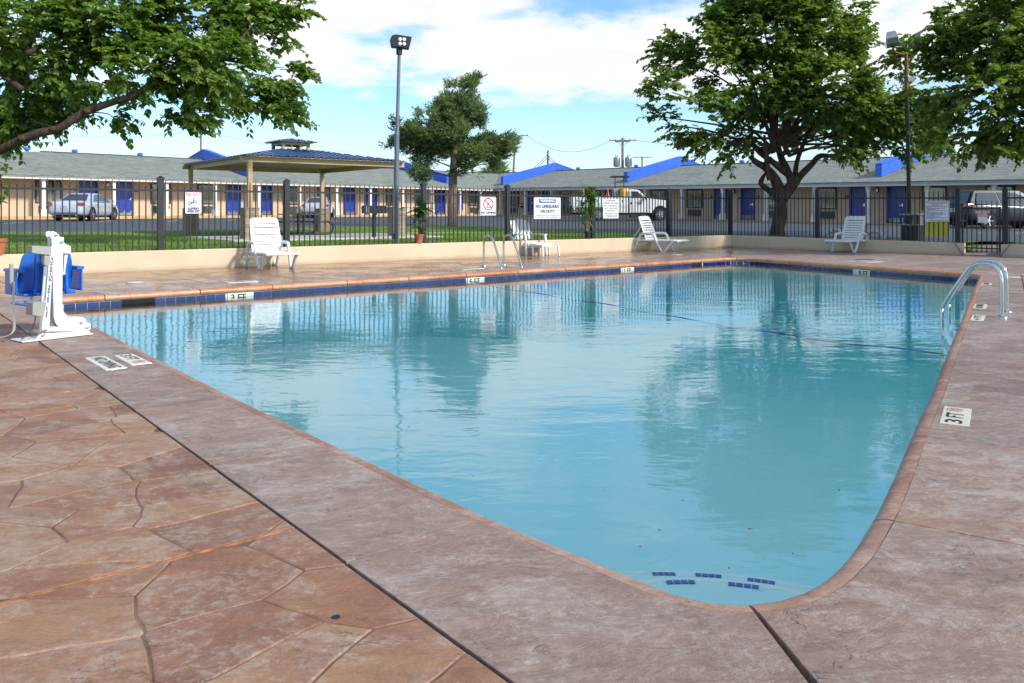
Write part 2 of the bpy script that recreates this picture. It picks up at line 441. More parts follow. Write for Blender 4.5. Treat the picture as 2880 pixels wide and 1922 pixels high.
def asphalt_material():
    g = G('asphalt'); v = g.pos('world'); k = g.noise(v, .35, 6, .65, .5); f = g.noise(v, 60, 6, .75); s = g.noise(g.pos('world', (.25, 1, 1), (0, 0, .8)), 1.4, 7, .7)
    c = g.mix(g.rng(k, .3, .7), (.040, .044, .052), (.066, .071, .082)); c = g.mix(g.rng(s, .52, .72, 0, .55), c, (.105, .112, .122))
    c = g.mix(g.rng(f, .5, .8, 0, .4), c, (.15, .15, .15))
    cr = g.rng(g.math('ABSOLUTE', g.math('SUBTRACT', g.noise(v, .5, 4, .6, 1.5), .5)), 0, .006, 1, 0)
    c = g.mix(g.math('MULTIPLY', cr, .7), c, (.02, .02, .022))
    g.pr(c, g.rng(k, .3, .7, .55, .85), 0, .5, g.bump(f, .4, .006)); return g.mat
def grass_ground_material():
    g = G('lawn_soil'); v = g.pos('world'); k = g.noise(v, .5, 6, .65, .4); f = g.noise(v, 45, 8, .8)
    c = g.ramp(k, [(.3, (.085, .165, .026)), (.5, (.15, .235, .045)), (.7, (.25, .28, .09))])
    c = g.mix(g.rng(f, .35, .7, 0, .75), c, (.03, .07, .012)); c = g.mix(g.rng(g.noise(v, 6, 6, .7), .55, .75, 0, .5), c, (.22, .2, .09))
    g.pr(c, .95, 0, .2, g.bump(f, .8, .03)); return g.mat
def concrete_material(name, a, b):
    g = G(name); v = g.pos('world'); k = g.noise(v, .9, 8, .65); f = g.noise(v, 50, 6, .7)
    c = g.mix(g.rng(k, .3, .7), a, b); c = g.mix(g.rng(f, .5, .8, 0, .25), c, tuple(x * .5 for x in a))
    g.pr(c, .85, 0, .3, g.bump(f, .3, .006)); return g.mat
def glass_material(name, tint=(.03, .035, .04), refl=.5):
    g = G(name); v = g.pos('object'); k = g.noise(v, 1.3, 3, .5)
    g.pr(g.mix(g.rng(k, .3, .7), tint, tuple(x * 1.6 for x in tint)), .06, 0, refl, g.bump(g.noise(v, .9, 2), .08, .05), coat=.6); return g.mat
def curtain_window_material():
    g = G('window_pane'); v = g.pos('object'); sep = g.n('SeparateXYZ'); g.nt.links.new(v, sep.inputs[0])
    fold = g.math('SINE', g.math('ADD', g.math('MULTIPLY', sep.outputs[0], 46), g.math('MULTIPLY', g.noise(v, 3, 2), 5)))
    c = g.mix(g.rng(fold, -1, 1), (.13, .14, .11), (.27, .28, .22))
    gap = g.rng(g.math('ABSOLUTE', g.math('ADD', sep.outputs[0], g.math('MULTIPLY', g.math('SUBTRACT', g.objrand(), .5), .7))), .03, .09, 0, 1)
    c = g.mix(gap, (.02, .022, .02), c)
    g.pr(c, .07, 0, .8, g.bump(g.noise(v, 1.1, 2), .1, .05), coat=.9); return g.mat
def plaster_material():
    g = G('pool_plaster'); v = g.pos('world'); k = g.noise(v, .6, 6, .6, .6); f = g.noise(v, 9, 8, .7)
    c = g.mix(g.rng(k, .3, .7), (.58, .92, .94), (.68, .96, .97)); c = g.mix(g.rng(f, .55, .75, 0, .18), c, (.55, .66, .60))
    g.pr(c, .85, 0, .2); return g.mat

M_deck = stone_material('stamped_concrete', [(.155, .068, .045), (.27, .126, .068), (.325, .182, .096), (.245, .118, .084)], .75, (.41, .34, .28), 1.6, .42, .75, .55)
M_band = stone_material('slate_stamped_concrete', [(.180, .102, .076), (.262, .164, .124), (.31, .214, .172), (.335, .194, .126)], .80, (.46, .40, .365), 1.9, .42, .75, .9)
M_wetdeck = stone_material('wet_stamped_concrete', [(.13, .068, .052), (.27, .125, .060), (.33, .175, .10), (.21, .135, .115)], .35, (.46, .36, .28), 2.6, .04, .30, .20, .45)
M_dry_right = stone_material('weathered_stamped_concrete', [(.165, .096, .075), (.245, .156, .122), (.285, .202, .168), (.27, .158, .108)], .75, (.46, .415, .39), 2.4, .32, .72, .8)
M_groove = simple('pressed_groove', (.15, .088, .062), .95, var=.35, vscale=6, src='world')
M_joint = simple('joint_grout', (.105, .062, .042), .95, var=.3, vscale=8, src='world')
M_cope_near = stone_material('worn_brown_coping', [(.20, .085, .048), (.32, .155, .092), (.36, .205, .14), (.27, .14, .10)], .55, (.52, .44, .38), 1.5, .35, .6, .5)
M_cope = stone_material('orange_coping', [(.34, .105, .035), (.48, .175, .065), (.52, .24, .11), (.38, .16, .10)], .40, (.60, .50, .42), 1.5, .22, .5, .35)
M_orange = simple('orange_caulk', (.27, .105, .045), .9, var=.5, vscale=14, src='world')
M_water = water_material(); M_plaster = plaster_material()
M_btile = simple('cobalt_tile', (.010, .020, .115), .12, var=.3, objvar=.35, coat=.5)
M_stile = simple('step_tile_blue', (.015, .035, .36), .2, var=.2, objvar=.2)
M_nosing = simple('step_edge_plaster', (.86, .93, .93), .8, var=.03)
M_grout = simple('tile_grout', (.55, .57, .58), .8)
M_wtile = simple('cream_tile', (.66, .63, .53), .35, var=.06, objvar=.06, coat=.2, dirt=.18)
M_black = simple('black_print', (.02, .022, .026), .55)
M_red = simple('red_print', (.50, .035, .035), .5); M_blue = simple('blue_print', (.03, .085, .34), .5); M_navy = simple('navy_print', (.015, .035, .16), .5)
M_white = simple('white_plastic', (.68, .69, .70), .35, var=.03, coat=.15, dirt=.06)
M_signw = simple('white_sign_sheet', (.68, .69, .71), .4, var=.03)
M_whitem = simple('white_powder_coat', (.64, .64, .63), .35, var=.04, coat=.2, dirt=.15)
M_yellow = simple('yellow_sheet', (.58, .52, .035), .5, var=.07)
M_iron = simple('black_iron', (.011, .014, .018), .5, .0, var=.25)
M_steel = simple('stainless_steel', (.62, .63, .64), .17, 1.0, var=.08)
M_dark = simple('dark_plastic', (.02, .021, .024), .5)
M_grey = simple('grey_plastic', (.30, .30, .28), .5, var=.08)
M_seat = simple('blue_plastic', (.010, .12, .52), .28, var=.12, coat=.3)
M_stucco = stucco_material('tan_stucco', (.61, .49, .345), (.36, .25, .15))
M_sid = siding_material('peach_siding', (.64, .465, .325))
M_trim = simple('cream_trim', (.74, .70, .62), .6, var=.05, dirt=.12)
M_fascia = simple('white_fascia', (.72, .71, .69), .6, var=.04, dirt=.10)
M_door = simple('blue_door', (.013, .042, .34), .35, var=.12, objvar=.08, coat=.2)
M_fin = simple('blue_metal_siding', (.035, .135, .66), .38, var=.08, objvar=.08)
M_roof = shingle_material('grey_green_shingles')
M_curtain = curtain_window_material(); M_wframe = simple('bronze_window_frame', (.035, .03, .026), .5)
M_grille = simple('dark_vent_grille', (.07, .075, .085), .6); M_soffit = simple('tan_soffit', (.62, .46, .32), .8)
M_curb = simple('tan_kerb', (.50, .34, .17), .85, var=.2, vscale=1.2, src='world', dirt=.3)
M_asph = asphalt_material(); M_soil = grass_ground_material()
M_conc = concrete_material('concrete', (.42, .40, .37), (.54, .52, .48))
M_tan = simple('tan_painted_steel', (.42, .31, .165), .45, var=.08)
M_metalroof = simple('blue_metal_roof', (.035, .075, .22), .3, .3, var=.15, objvar=.1, coat=.3)
M_brick = simple('brown_block', (.30, .235, .17), .9, var=.25, vscale=9, bump=.5, objvar=.22)
M_mortar = simple('mortar', (.22, .18, .14), .95)
M_terra = simple('terracotta', (.36, .12, .055), .75, var=.2, vscale=6)
M_rubber = simple('tyre_rubber', (.018, .018, .019), .8)
M_rim = simple('alloy_rim', (.62, .63, .65), .25, .9)
M_silver = simple('silver_car_paint', (.56, .62, .70), .28, .35, var=.04, coat=1.0)
M_pearl = simple('pearl_car_paint', (.55, .56, .58), .25, .45, var=.04, coat=1.0)
M_suv = simple('dark_car_paint', (.020, .024, .034), .35, .0, var=.06, coat=.15, spec=.35)
M_truck = simple('white_truck_paint', (.78, .78, .77), .3, var=.04, coat=.7, dirt=.1)
M_glass = glass_material('car_glass'); M_lamp = simple('tail_lamp_red', (.45, .012, .014), .15, coat=1.0); M_clear = simple('clear_lens', (.7, .72, .75), .12, coat=1)
M_chrome = simple('chrome', (.75, .76, .78), .1, 1.0); M_orangep = simple('orange_plastic', (.62, .12, .03), .5)
M_cooler = simple('yellow_plastic', (.72, .34, .01), .4)
M_wood = simple('weathered_pole_wood', (.24, .17, .13), .9, var=.25, vscale=4, bump=.4)
M_galv = simple('galvanised_grey', (.36, .37, .38), .45, .5, var=.1); M_polegrey = simple('grey_lamp_post_paint', (.12, .145, .185), .4, var=.1, coat=.2)
M_rust = simple('rust_primer_pipe', (.20, .065, .045), .7, var=.3, vscale=8)
M_led = simple('lamp_lens', (.75, .76, .72), .15, coat=1)
M_bark = bark_material('mulberry_bark', (.048, .033, .024), (.105, .074, .054)); M_bark2 = bark_material('juniper_bark', (.13, .09, .062), (.28, .205, .15))
M_leaf = leaf_material('mulberry_leaves', (.055, .112, .026), (.15, .235, .052), (.29, .36, .11))
M_leaf2 = leaf_material('right_tree_leaves', (.053, .106, .027), (.148, .220, .054), (.28, .34, .11))  # leaf greens of the round tree and the right-edge tree
M_needle = leaf_material('juniper_sprays', (.070, .115, .066), (.18, .245, .135), (.30, .35, .185), .36, .6)
M_drac = leaf_material('dracaena_leaf', (.035, .10, .015), (.09, .20, .03), (.20, .30, .06), .3, .35)
M_big = leaf_material('rubber_plant_leaf', (.018, .055, .022), (.035, .09, .035), (.06, .14, .05), .2, .3)
M_blade = leaf_material('grass_blades', (.12, .235, .03), (.22, .34, .055), (.36, .40, .13), .35, .6)
M_rope = simple('blue_rope', (.05, .10, .36), .6, var=.75, vscale=2.2, src='world')
M_mud = simple('dead_leaves', (.10, .05, .025), .9)
M_hole = simple('dark_void', (.006, .006, .006), .9)
# ================================================================== GROUND
WALL0 = Vector((-9.6, 15.0)); WALLC = Vector((7.4, 27.5)); WLD = (WALLC - WALL0).normalized(); WLN = Vector((-WLD.y, WLD.x))
WRD = Vector((.702, -.712)).normalized(); WRN = Vector((.712, .702)).normalized()
def wl(t, o=0.0): return WALL0 + WLD * t + WLN * o      # along the back wall (t = 0 at WALL0), o = outward
def wr(t, o=0.0): return WALLC + WRD * t + WRN * o      # along the right wall from the corner
LW = (WALLC - WALL0).length
TG0 = onwall(WALLC, WRD, 2709)[0]; TG1 = onwall(WALLC, WRD, 2815)[0]
WEST, SOUTH, EAST = -19.5, -8.0, 21.0
tw = (WEST - WALL0.x) / WLD.x; te = (EAST - WALLC.x) / WRD.x
DECK = [(WEST, SOUTH), (EAST, SOUTH), tuple(wr(te)), tuple(WALLC), tuple(wl(tw))]       # counter-clockwise
hole = [Vector((WEST, SOUTH)), Vector((EAST, SOUTH)), wr(te, .1), wr(TG1, .1), wr(TG1, 2.4), wr(TG0, 2.4), wr(TG0, .1), WALLC + (WLN + WRN) * .1, wl(tw, .1)]
def ground_sheet():
    R = 420
    vs = [Vector(p) for p in ((-R, -R), (R, -R), (R, R), (-R, R))]; es = [(0, 1), (1, 2), (2, 3), (3, 0)]
    b = len(vs); vs += [Vector(p) for p in hole]; es += [(b + i, b + (i + 1) % len(hole)) for i in range(len(hole))]
    for s in (60.0, -30.0):
        P = Vector((NLX, NLY)) * (17.3 + s) / (NLX ** 2 + NLY ** 2); D = Vector((NLY, -NLX)).normalized()
        b = len(vs); vs += [P - D * 380, P + D * 380]; es.append((b, b + 1))
    v2, e2, f2, *_ = delaunay_2d_cdt(vs, es, [], 0, 1e-4)
    hp = [tuple(p) for p in hole]
    fs = []
    for f in f2:
        c = sum((v2[i] for i in f), Vector((0, 0))) / len(f)
        if not inside(c, hp): fs.append(tuple(f))
    mb = MB(); mb.add([(p.x, p.y, gz(p.x, p.y)) for p in v2], fs)
    return tag(mb.build('ground', M_soil, recalc=True), kind='structure')
ground = ground_sheet()
if ground.data.polygons[0].normal.z < 0: ground.data.flip_normals()

def sheet(name, poly, lift, mat, parent=None, kind='structure'):
    tr = tessellate_polygon([[Vector((p[0], p[1], 0)) for p in poly]])
    mb = MB(); mb.add([(p[0], p[1], gz(p[0], p[1]) + lift) for p in poly], tr)
    o = mb.build(name, mat, parent, recalc=True)
    if o.data.polygons[0].normal.z < 0: o.data.flip_normals()
    return tag(o, kind=kind) if parent is None else o
edge_px = [(-420, 668), (0, 656), (300, 654), (500, 651), (700, 646), (950, 638), (1130, 635), (1270, 635), (1400, 640), (1500, 645), (1600, 650), (1670, 653), (1800, 659), (1900, 663.5)]
lot_edge = [tuple(gp(*p)[:2]) for p in edge_px]
c_out = WALLC + (WLN + WRN) * .22
lot = lot_edge + [tuple(c_out - WLD * .6), tuple(c_out), tuple(wr(TG0 - .5, .22)), tuple(wr(TG0 - .5, 1.6)), tuple(wr(TG1 + .6, 1.9)), tuple(wr(TG1 + .6, .22)), tuple(wr(te, .3)), (60, 20), (60, 70), (20, 98), (-5, 92), (-30, 74), (-65, 38), (-60, 12)]
asphalt = sheet('asphalt_lot', lot, .004, M_asph)
lawn_poly = [tuple(wl(-8, .2)), tuple(wl(LW - .8, .2))] + list(reversed(lot_edge))
pl = [((22, 629), (57, 626)), ((280, 624.5), (312, 621.5)), ((477, 623.5), (497, 621)), ((640, 621), (655, 619.5)), ((2330, 650), (2372, 641)), ((2150, 640), (2190, 633))]
mbp = MB()
for a, b in pl:
    A, B = gp(*a), gp(*b); D = (B - A); D.normalize(); A = A - D * .6; B = B + D * .8; S = Vector((-D.y, D.x, 0)) * .055
    q = [A - S, B - S, B + S, A + S]; mbp.add([(p.x, p.y, gz(p.x, p.y) + .008) for p in q], [(0, 1, 2, 3)])
o = mbp.build('parking_lines', simple('worn_white_paint', (.55, .54, .48), .8, var=.25, vscale=6, src='world')); tag(o, kind='structure')
if o.data.polygons[0].normal.z < 0: o.data.flip_normals()
path_px = [(1112, 658.5), (1300, 656.4), (1480, 653.5), (1560, 651.5), (1560, 649.6), (1480, 651.2), (1300, 653.6), (1112, 655.3)]
sheet('garden_path', [tuple(gp(*p)[:2]) for p in path_px], .006, M_conc)

# ================================================================== POOL OUTLINE
raw = [(117, 841), (683, 1123), (1400, 1456), (1494, 1494), (1639, 1550), (1753, 1597), (1860, 1642), (1935, 1668), (1998, 1682), (2093, 1689), (2200, 1673), (2269, 1648), (2332, 1604), (2395, 1541), (2446, 1459), (2496, 1365), (2524, 1300), (2571, 1190), (2619, 1095), (2658, 996), (2690, 925), (2722, 846), (2755, 771), (2075, 723)]
W = [dk(*p).to_2d() for p in raw]
pA, pB, pC = W[0], W[-1], W[-2]
def resample(pts, step, closed=False):
    out = [pts[0]]; acc = 0.0
    for i in range(len(pts) - 1):
        a, b = pts[i], pts[i + 1]; L = (b - a).length; n = max(1, int(round(L / step)))
        for k in range(1, n + 1): out.append(a.lerp(b, k / n))
    return out
def fillet(p0, p, p1, r):
    a = p - (p - p0).normalized() * r; b = p + (p1 - p).normalized() * r
    return [(1 - t) ** 2 * a + 2 * t * (1 - t) * p + t * t * b for t in (0, .17, .33, .5, .67, .83, 1)]
near = resample([Vector(p) for p in smoothpath([p.to_3d() for p in W[2:-2]], 5)], .08)
near = [p.to_2d() if len(p) == 3 else p for p in near]
chain = resample([W[0], W[1], near[0]], .1)[:-1] + near + resample([near[-1], W[-2]], .1)[1:]
for _ in range(25):                                      # even out the measured curve, ends fixed
    chain = [chain[0]] + [chain[i] * .5 + (chain[i - 1] + chain[i + 1]) * .25 for i in range(1, len(chain) - 1)] + [chain[-1]]
fA, fC, fB = fillet(pB, pA, W[1], .35), fillet(chain[-8], pC, pB, .45), fillet(pC, pB, pA, .75)
mid = [p for p in chain if (p - pA).length > .4 and (p - pC).length > .5]
OUT = resample(fA + mid + fC + fB + [fA[0]], .09)[:-1]
cl = [OUT[0]]
for p in OUT[1:]:
    if (p - cl[-1]).length > .02: cl.append(p)
OUT = cl; NO = len(OUT)
NRM = []
for i in range(NO):
    t = OUT[(i + 1) % NO] - OUT[i - 1]; NRM.append(Vector((t.y, -t.x)).normalized())
ARC = [0.0]
for i in range(NO): ARC.append(ARC[-1] + (OUT[(i + 1) % NO] - OUT[i]).length)
TOT = ARC[-1]
import bisect
def on(s, off=0.0):
    """point on the outline at arc length s, off metres outward, and the normal there"""
    s %= TOT; i = min(bisect.bisect_right(ARC, s) - 1, NO - 1); j = (i + 1) % NO
    t = (s - ARC[i]) / max(1e-9, ARC[i + 1] - ARC[i]); n = NRM[i].lerp(NRM[j], t).normalized()
    return OUT[i].lerp(OUT[j], t) + n * off, n
def arc_of(p):
    i = min(range(NO), key=lambda k: (OUT[k] - p).length); return ARC[i]
def section(s0, s1, step=.09):
    if s1 < s0: s1 += TOT
    n = max(2, int((s1 - s0) / step) + 1); return [s0 + (s1 - s0) * k / (n - 1) for k in range(n)]
BW = .65                                                  # width of the slate-stamped band
def line(p, q, off):                                      # outward offset line of a pool side: n.x = c
    d = (q - p).normalized(); n = Vector((d.y, -d.x)); return n, n.dot(p) + off
jd = Vector((.624, -.781)); nJ = Vector((-.781, -.624)); cJ = nJ.dot(Vector((-4.32, 7.5)))
dCD = (dk(2722, 846).to_2d() - dk(2446, 1459).to_2d()).normalized(); nCD = Vector((dCD.y, -dCD.x)); cCD = max(nCD.dot(p) for p in OUT if p.y < 12) + BW
nBC, cBC = line(pC, pB, BW); nAB, cAB = line(pB, pA, BW)
SIDES = [(nJ, cJ), (nCD, cCD), (nBC, cBC), (nAB, cAB)]
def outer(s):
    p, n = on(s); ts = []
    for m, c in SIDES:
        k = m.dot(n)
        if k > .05: ts.append((c - m.dot(p)) / k)
    return p + n * min(ts)
# joints of the coping about every 1.32 m, running on from those measured
JO = []
for start, step, cnt in ((arc_of(dk(656, 1120).to_2d()), -1.32, 4), (arc_of(dk(1360, 1455).to_2d()), 1.6, 1)): 
    pass
s_da = [arc_of(dk(656, 1120).to_2d()) - 1.32 * k for k in (4, 3, 2, 1, 0)] + [arc_of(dk(889, 1253).to_2d()), arc_of(dk(1360, 1455).to_2d()), arc_of(dk(2096, 1689).to_2d())]
s_cd = [arc_of(dk(*p).to_2d()) for p in ((2446, 1459), (2555, 1225), (2619, 1095), (2655, 1008))]
sC = arc_of(pC); sB = arc_of(pB); sA = TOT
k = s_cd[-1] + 1.32
while k < sC - .9: s_cd.append(k); k += 1.32
s_bc = [sC + .1 + 1.33 * i for i in range(1, 5) if sC + 1.33 * i < sB - .6] + [sB + .05]
s_ab = [arc_of(dk(x, 848.6 - .0605 * x).to_2d()) for x in (1147, 976, 775, 562, 289)]
k = s_ab[0] - 1.32; ex = []
while k > sB + .8: ex.append(k); k -= 1.32
JOINTS = sorted(set(round(s % TOT, 3) for s in s_da + s_cd + s_bc + ex + s_ab))
GAP = .005

# ================================================================== DECK
deck = setting('pool_deck')
def deck_base():
    poly = [Vector(p) for p in DECK]; vs = list(poly); es = [(i, (i + 1) % len(poly)) for i in range(len(poly))]
    ring = [OUT[i] + NRM[i] * .07 for i in range(0, NO, 2)]; b = len(vs); vs += ring; es += [(b + i, b + (i + 1) % len(ring)) for i in range(len(ring))]
    v2, e2, f2, *_ = delaunay_2d_cdt(vs, es, [], 0, 1e-4); rp = [tuple(p) for p in ring]; dp = DECK
    fs = []
    for f in f2:
        c = sum((v2[i] for i in f), Vector((0, 0))) / len(f)
        if inside(c, dp) and not inside(c, rp): fs.append(tuple(f))
    mb = MB(); mb.add([(p.x, p.y, -.022) for p in v2], fs)
    o = mb.build('joint_bed', M_joint, deck)
    if o.data.polygons[0].normal.z < 0: o.data.flip_normals()
deck_base()
def plate(name, poly, top, mat, parent, chamfer=.006, th=.03, rough=0.0, seed=0):
    """slab with a small chamfer round its upper edge"""
    n = len(poly); c = sum((Vector(p[:2]) for p in poly), Vector((0, 0))) / n
    area = sum(poly[i][0] * poly[(i + 1) % n][1] - poly[(i + 1) % n][0] * poly[i][1] for i in range(n))
    if area < 0: poly = list(reversed(poly))
    ins = []
    for i in range(n):
        a, p, b = (Vector(poly[(i + k) % n][:2]) for k in (-1, 0, 1))
        d1 = (p - a); d2 = (b - p)
        if d1.length < 1e-6 or d2.length < 1e-6: ins.append(p); continue
        d1.normalize(); d2.normalize(); m = Vector((-d1.y, d1.x)) + Vector((-d2.y, d2.x))
        m = m / max(.35, m.length_squared / 2) if m.length > 1e-6 else Vector((0, 0)); ins.append(p + m * chamfer)
    mb = MB(); tr = tessellate_polygon([[q.to_3d() for q in ins]])
    def up(t):
        a, b, cc = (ins[i] for i in t); return t if (b - a).cross(cc - a) > 0 else (t[0], t[2], t[1])
    vs = [(p[0], p[1], top - th) for p in poly] + [(p[0], p[1], top - chamfer * .8) for p in poly] + [(q.x, q.y, top) for q in ins]
    fs = [(i, (i + 1) % n, n + (i + 1) % n, n + i) for i in range(n)] + [(n + i, n + (i + 1) % n, 2 * n + (i + 1) % n, 2 * n + i) for i in range(n)]
    fs += [tuple(2 * n + i for i in up(t)) for t in tr]
    mb.add(vs, fs)
    return mb.build(name, mat, parent)
cop = setting('pool_coping')
CP = [(.085, -.001), (.07, -.001), (.045, -.003), (.02, -.012), (.004, -.032), (.0, -.05), (.006, -.072), (.025, -.088), (.06, -.095), (.085, -.095)]
for i in range(len(JOINTS)):
    s0, s1 = JOINTS[i], JOINTS[(i + 1) % len(JOINTS)]
    if s1 < s0: s1 += TOT
    pm = on((s0 + s1) / 2)[0]
    wet = nAB.dot(pm) > cAB - BW - .6 or nBC.dot(pm) > cBC - BW - .6
    gp_ = .007 if pm.y > 8 else GAP
    ss = section(s0 + gp_, s1 - gp_)
    rows = []
    for s in ss:
        p, n = on(s); rows.append([(p.x + n.x * r + n.x * .004 * noise.noise(Vector((p.x * 3, p.y * 3, r))), p.y + n.y * r, z) for r, z in CP])
    mb = MB(); mb.grid([list(reversed(r)) for r in rows]); m = len(CP)
    b = len(rows) - 1
    mb.f += [tuple(range(m)), tuple(reversed([b * m + k for k in range(m)]))]; mb.m += [0, 0]
    mb.build('coping_stone', M_cope if wet or pm.y > 9 else M_cope_near, cop, smooth=50, recalc=True)
    inner = [on(s, .0852)[0] for s in ss]; oute = [outer(s) for s in ss]
    outp = []
    for p in oute:
        if not outp or (p - outp[-1]).length > .01: outp.append(p)
    poly = [tuple(p) for p in inner] + [tuple(p) for p in reversed(outp)]
    mat = M_band if pm.y < 13 and not wet else M_wetdeck
    if nCD.dot(pm) > cCD - BW - .25 and pm.y > 4.2: mat = M_dry_right
    if nBC.dot(pm) > cBC - BW - .5 and pm.x > 6.2: mat = M_dry_right
    plate('band_slab', poly, 0.0, mat, deck, .0022, .09)
# large panels of the remaining deck
u_, n_ = Vector((.772, .636)), Vector((-.636, .772))
PS = 2.6
def cells():
    for i in range(-12, 14):
        for j in range(-12, 14):
            c = pA + u_ * (i * PS) + n_ * (j * PS + .9)
            yield [tuple(c + u_ * a + n_ * b) for a, b in ((.008, .008), (PS - .008, .008), (PS - .008, PS - .008), (.008, PS - .008))]
def panels(poly, keep, mat):
    for n, c in keep: poly = clip_half(poly, n, c) if poly else []
    if len(poly) < 3: return
    a = abs(sum(poly[i][0] * poly[(i + 1) % len(poly)][1] - poly[(i + 1) % len(poly)][0] * poly[i][1] for i in range(len(poly)))) / 2
    if a < .03: return
    plate('deck_panel', poly, -.003, mat, deck, .006, .03)
STONE_B = 3.1; A0, A1 = -2.3, 10.5                        # the flagstone field: along and away from the long joint
J0 = Vector((-4.32, 7.5))
for c in cells():
    c = clip_convex(c, DECK)
    if len(c) < 3: continue
    g = .014
    panels(c, [(-nAB, -cAB - g)], M_wetdeck)
    rest = clip_half(c, nAB, cAB - .002)
    if len(rest) < 3: continue
    panels(rest, [(-nBC, -cBC - g)], M_dry_right)
    rest = clip_half(rest, nBC, cBC - .002)
    if len(rest) < 3: continue
    panels(rest, [(-nCD, -cCD - g)], M_dry_right)
    rest = clip_half(rest, nCD, cCD - .002)
    if len(rest) < 3: continue
    left = clip_half(rest, -nJ, -cJ - g)
    if len(left) < 3: continue
    # leave out the flagstone field
    far = clip_half(left, -nJ, -cJ - STONE_B - .01)
    if len(far) >= 3: panels(far, [], M_deck)
    nearp = clip_half(left, nJ, cJ + STONE_B)
    if len(nearp) >= 3:
        c0 = jd.dot(J0)
        panels(nearp, [(jd, c0 + A0 - .01)], M_deck); panels(nearp, [(-jd, -(c0 + A1 + .01))], M_deck)
# flagstones pressed into the field: an irregular cell pattern with wandering joints
def field_stones():
    rnd = random.Random(11)
    seams = [A0, .18, 2.9, 5.62, 8.3, A1]
    sites = []
    step = .365
    a = A0 - .6
    while a < A1 + .6:
        b = -.6
        while b < STONE_B + .6:
            sites.append(Vector((a + rnd.uniform(-.165, .165), b + rnd.uniform(-.165, .165)))); b += step
        a += step
    def wob(p):
        q = Vector((p.x * 2.6, p.y * 2.6, 3.1)); r = Vector((p.x * 7, p.y * 7, 9.2))
        return Vector((noise.noise(q) * .045 + noise.noise(r) * .012, noise.noise(q + Vector((17, 5, 2))) * .045 + noise.noise(r + Vector((3, 8, 1))) * .012))
    for k, s in enumerate(sites):
        nb = sorted(sites, key=lambda t: (t - s).length_squared)[1:15]
        for p0, p1 in zip(seams[:-1], seams[1:]):
            if s.x < p0 - .5 or s.x > p1 + .5: continue
            big = [(s.x - .8, s.y - .8), (s.x + .8, s.y - .8), (s.x + .8, s.y + .8), (s.x - .8, s.y + .8)]
            for t in nb:
                d = t - s; big = clip_half(big, d, d.dot((s + t) / 2) - d.length * .0027)
                if len(big) < 3: break
            if len(big) < 3: continue
            pts = []
            for i in range(len(big)):
                p, q = Vector(big[i]), Vector(big[(i + 1) % len(big)]); n = max(1, int((q - p).length / .09))
                for m in range(n): pts.append(p.lerp(q, m / n))
            pts = [p + wob(p) for p in pts]
            poly = [tuple(p) for p in pts]
            for n, c in ((Vector((-1, 0)), -(p0 + .007)), (Vector((1, 0)), p1 - .007), (Vector((0, -1)), -.011), (Vector((0, 1)), STONE_B)):
                poly = clip_half(poly, n, c) if len(poly) >= 3 else []
            if len(poly) < 3: continue
            ar = abs(sum(poly[i][0] * poly[(i + 1) % len(poly)][1] - poly[(i + 1) % len(poly)][0] * poly[i][1] for i in range(len(poly)))) / 2
            if ar < .004: continue
            world = [tuple(J0 + jd * p[0] + nJ * p[1]) for p in poly]
            cw = sum((Vector(p) for p in world), Vector((0, 0))) / len(world)
            if cw.y < 1.55 or (cw.x / max(cw.y, .1)) < -.95: continue       # not in sight from here or a step aside
            plate('flagstone', world, rnd.uniform(-.0015, .001), M_deck, deck, .0055, .010)
    # the rest of the field out of sight: one plain panel each
    for p0, p1 in zip(seams[:-1], seams[1:]):
        q = [J0 + jd * a + nJ * b for a, b in ((p0 + .01, .015), (p1 - .01, .015), (p1 - .01, STONE_B), (p0 + .01, STONE_B))]
        plate('deck_panel', [tuple(p) for p in q], -.0038, M_groove, deck, .002, .008)
    # orange caulk in the cross joint
    mb = MB()
    for s in seams[1:-1]:
        p = J0 + jd * s + nJ * .02; q = J0 + jd * s + nJ * (STONE_B - .02)
        pts = [p.lerp(q, i / 70) for i in range(71)]
        mb.tube([(a.x + noise.noise(Vector((a.x * 9, a.y * 9, 0))) * .004, a.y + noise.noise(Vector((a.y * 7, a.x * 7, 4))) * .003, -.0050 + noise.noise(Vector((a.x * 12, a.y * 12, 2))) * .002) for a in pts], [.0072 + .0025 * noise.noise(Vector((a.x * 15, a.y * 15, 7))) for a in pts], 6)
    mb.build('joint_caulk', M_orange, deck, smooth=180)
field_stones()
for s in s_cd:
    p, q = on(s, .09)[0], outer(s); pts = [p.lerp(q, i / 20) for i in range(21)]
    mb = MB(); mb.tube([(a.x, a.y, -.0075 + .003 * noise.noise(Vector((a.x * 9, a.y * 9, s)))) for a in pts], [.0062 + .002 * noise.noise(Vector((a.x * 13, a.y * 13, s))) for a in pts], 6); mb.build('joint_caulk', M_orange, deck, smooth=180)
mbj = MB()
for p in (dk(945, 1736), dk(420, 1290)):                 # little drain sockets
    mbj = MB(); mbj.lathe([(.013, 0), (.013, .002), (.008, .0022), (.007, -.002), (.0, -.002)], 14)
    mbj.build('drain_socket', M_dark, deck, smooth=40, loc=(p.x, p.y, -.0005))

